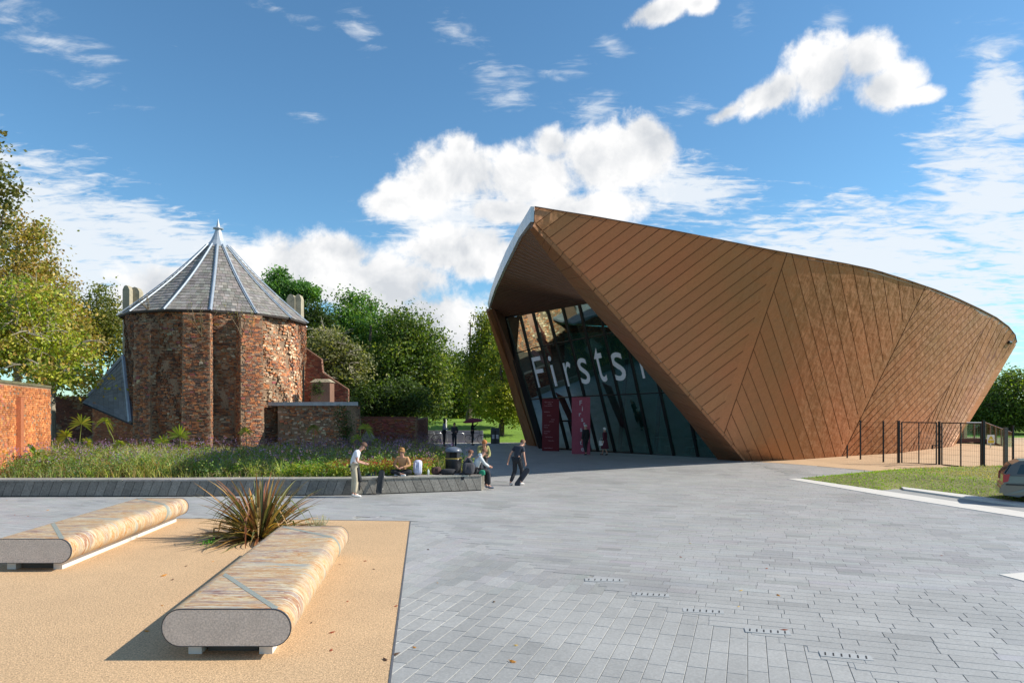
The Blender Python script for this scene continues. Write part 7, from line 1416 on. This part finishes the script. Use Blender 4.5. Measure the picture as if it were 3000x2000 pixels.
# ------------------------------------------------------------------ estate car at the right edge
def car():
    cx, cyy = g2(3060, 1484); root = empty('parked_car', (cx-.98*math.cos(R(-31))+.0, cyy-.98*math.sin(R(-31)), .02), R(-31), 'dark grey estate car cut by the right edge, only its rear in view', 'car')
    m_p = mat('car_paint', (.14, .14, .125), rough=.28, metal=.6, coat=.6, var=.02); m_w = mat('car_glass', (.03, .05, .05), rough=.05, spec=1); Wd = 1.78
    # side outline, x from the rear bumper
    low = [(0.02, .30), (-.02, .45), (.0, .62), (.04, .78), (.07, .92)]; belt = [(.07, .92), (.9, .95), (2.2, .96), (3.3, .93), (4.2, .78), (4.5, .62), (4.52, .35)]
    outline = [(0.05, .28), (-.02, .40), (-.02, .60), (.05, .66), (.06, .92), (3.3, .94), (4.2, .80), (4.5, .62), (4.52, .30), (4.1, .22)]
    def arch(c, r_=.37): return [(c+r_*math.cos(t), .31+r_*math.sin(t)) for t in np.linspace(0, math.pi, 9)]
    outline += arch(3.75)+[(3.35, .20), (1.35, .20)]+arch(.98)+[(.45, .24)]
    b = MB(); n = len(outline)
    ins = lambda x, z: .10*max(0, (.35-x)/.4)**1+.03*max(0, (z-.7)/.25)+.02
    L_ = [(x, ins(x, z), z) for x, z in outline]; Rr = [(x, Wd-ins(x, z), z) for x, z in outline]; b.hull(L_, Rr); o = b.build('body', m_p, root)
    cab = [(.06, .93), (.28, 1.30), (.50, 1.42), (1.3, 1.47), (2.4, 1.43), (3.35, .95)]; b = MB(); k = len(cab); lo_ = [(x, .05+(z-.93)*.42, z) for x, z in cab]; hi = [(x, Wd-.05-(z-.93)*.42, z) for x, z in cab]; b.hull(lo_, hi); b.build('cabin', m_p, root)
    for y0, s_ in ((-.008, 1), (Wd+.008, -1)):
        for q in ([(.40, 1.0), (.52, 1.30), (1.05, 1.38), (1.10, 1.0)], [(1.18, 1.0), (1.14, 1.38), (2.05, 1.38), (2.12, 1.0)], [(2.2, 1.0), (2.13, 1.37), (2.4, 1.35), (3.1, 1.0)]):
            b = MB(); f3 = [(x, y0+s_*(.05+(z-.93)*.42), z) for x, z in q]; b.hull(f3, [(x, y+s_*.02, z) for x, y, z in f3]); b.build('side_window', m_w, root)
    b = MB(); b.hull([(.075, .22, .98), (.075, Wd-.22, .98), (.27, Wd-.32, 1.30), (.27, .32, 1.30)], [(.045, .22, .98), (.045, Wd-.22, .98), (.24, Wd-.32, 1.30), (.24, .32, 1.30)]); b.build('rear_window', m_w, root)
    m_red = mat('tail_red', (.35, .01, .015), rough=.2)
    for y in (.09, Wd-.09): b = MB(); b.hull([(.02, y-.10, .70), (.16, y-.10, .74), (.16, y+.10, .74), (.02, y+.10, .70)], [(.03, y-.08, .96), (.22, y-.08, .99), (.22, y+.08, .99), (.03, y+.08, .96)]); b.build('tail_light', m_red, root)
    m_t = mat('tyre', (.02, .02, .02)); m_al = mat('alloy', (.55, .55, .56), rough=.3, metal=.8)
    for x in (.98, 3.75):
        for y, s_ in ((.03, -1), (Wd-.03, 1)):
            b = MB(); b.tube([(x, y, .31), (x, y-s_*.19, .31)], .315, 22); w = b.build('wheel', m_t, root); b = MB(); yy = y+s_*.012; b.tube([(x, yy, .31), (x, yy-s_*.03, .31)], .20, 20, cap=False)
            for k in range(5): a = k*2*math.pi/5+.3; p = Vector((x+.2*math.cos(a), yy, .31+.2*math.sin(a))); b.tube([(x, yy, .31), p], [.035, .028], 5)
            b.tube([(x, yy-.01, .31), (x, yy+.01, .31)], .05, 8); b.build('rim', m_al, w); b = MB(); b.tube([(x, y-s_*.015, .31), (x, y-s_*.02, .31)], .2, 16); b.build('brake_disc', m_dark, w)
    b = MB(); b.box((2, -.004, .64), (1.9, .012, .018)); b.box((1.12, -.006, .66), (.004, .01, .3)); b.box((1.0, -.02, .86), (.09, .015, .014)); b.build('side_trim', m_frame, root)
    root.scale = (.88,)*3
    b = MB(); b.box((-.03, Wd/2, .42), (.03, Wd/2-.12, .09)); b.build('bumper', m_p, root)
car()
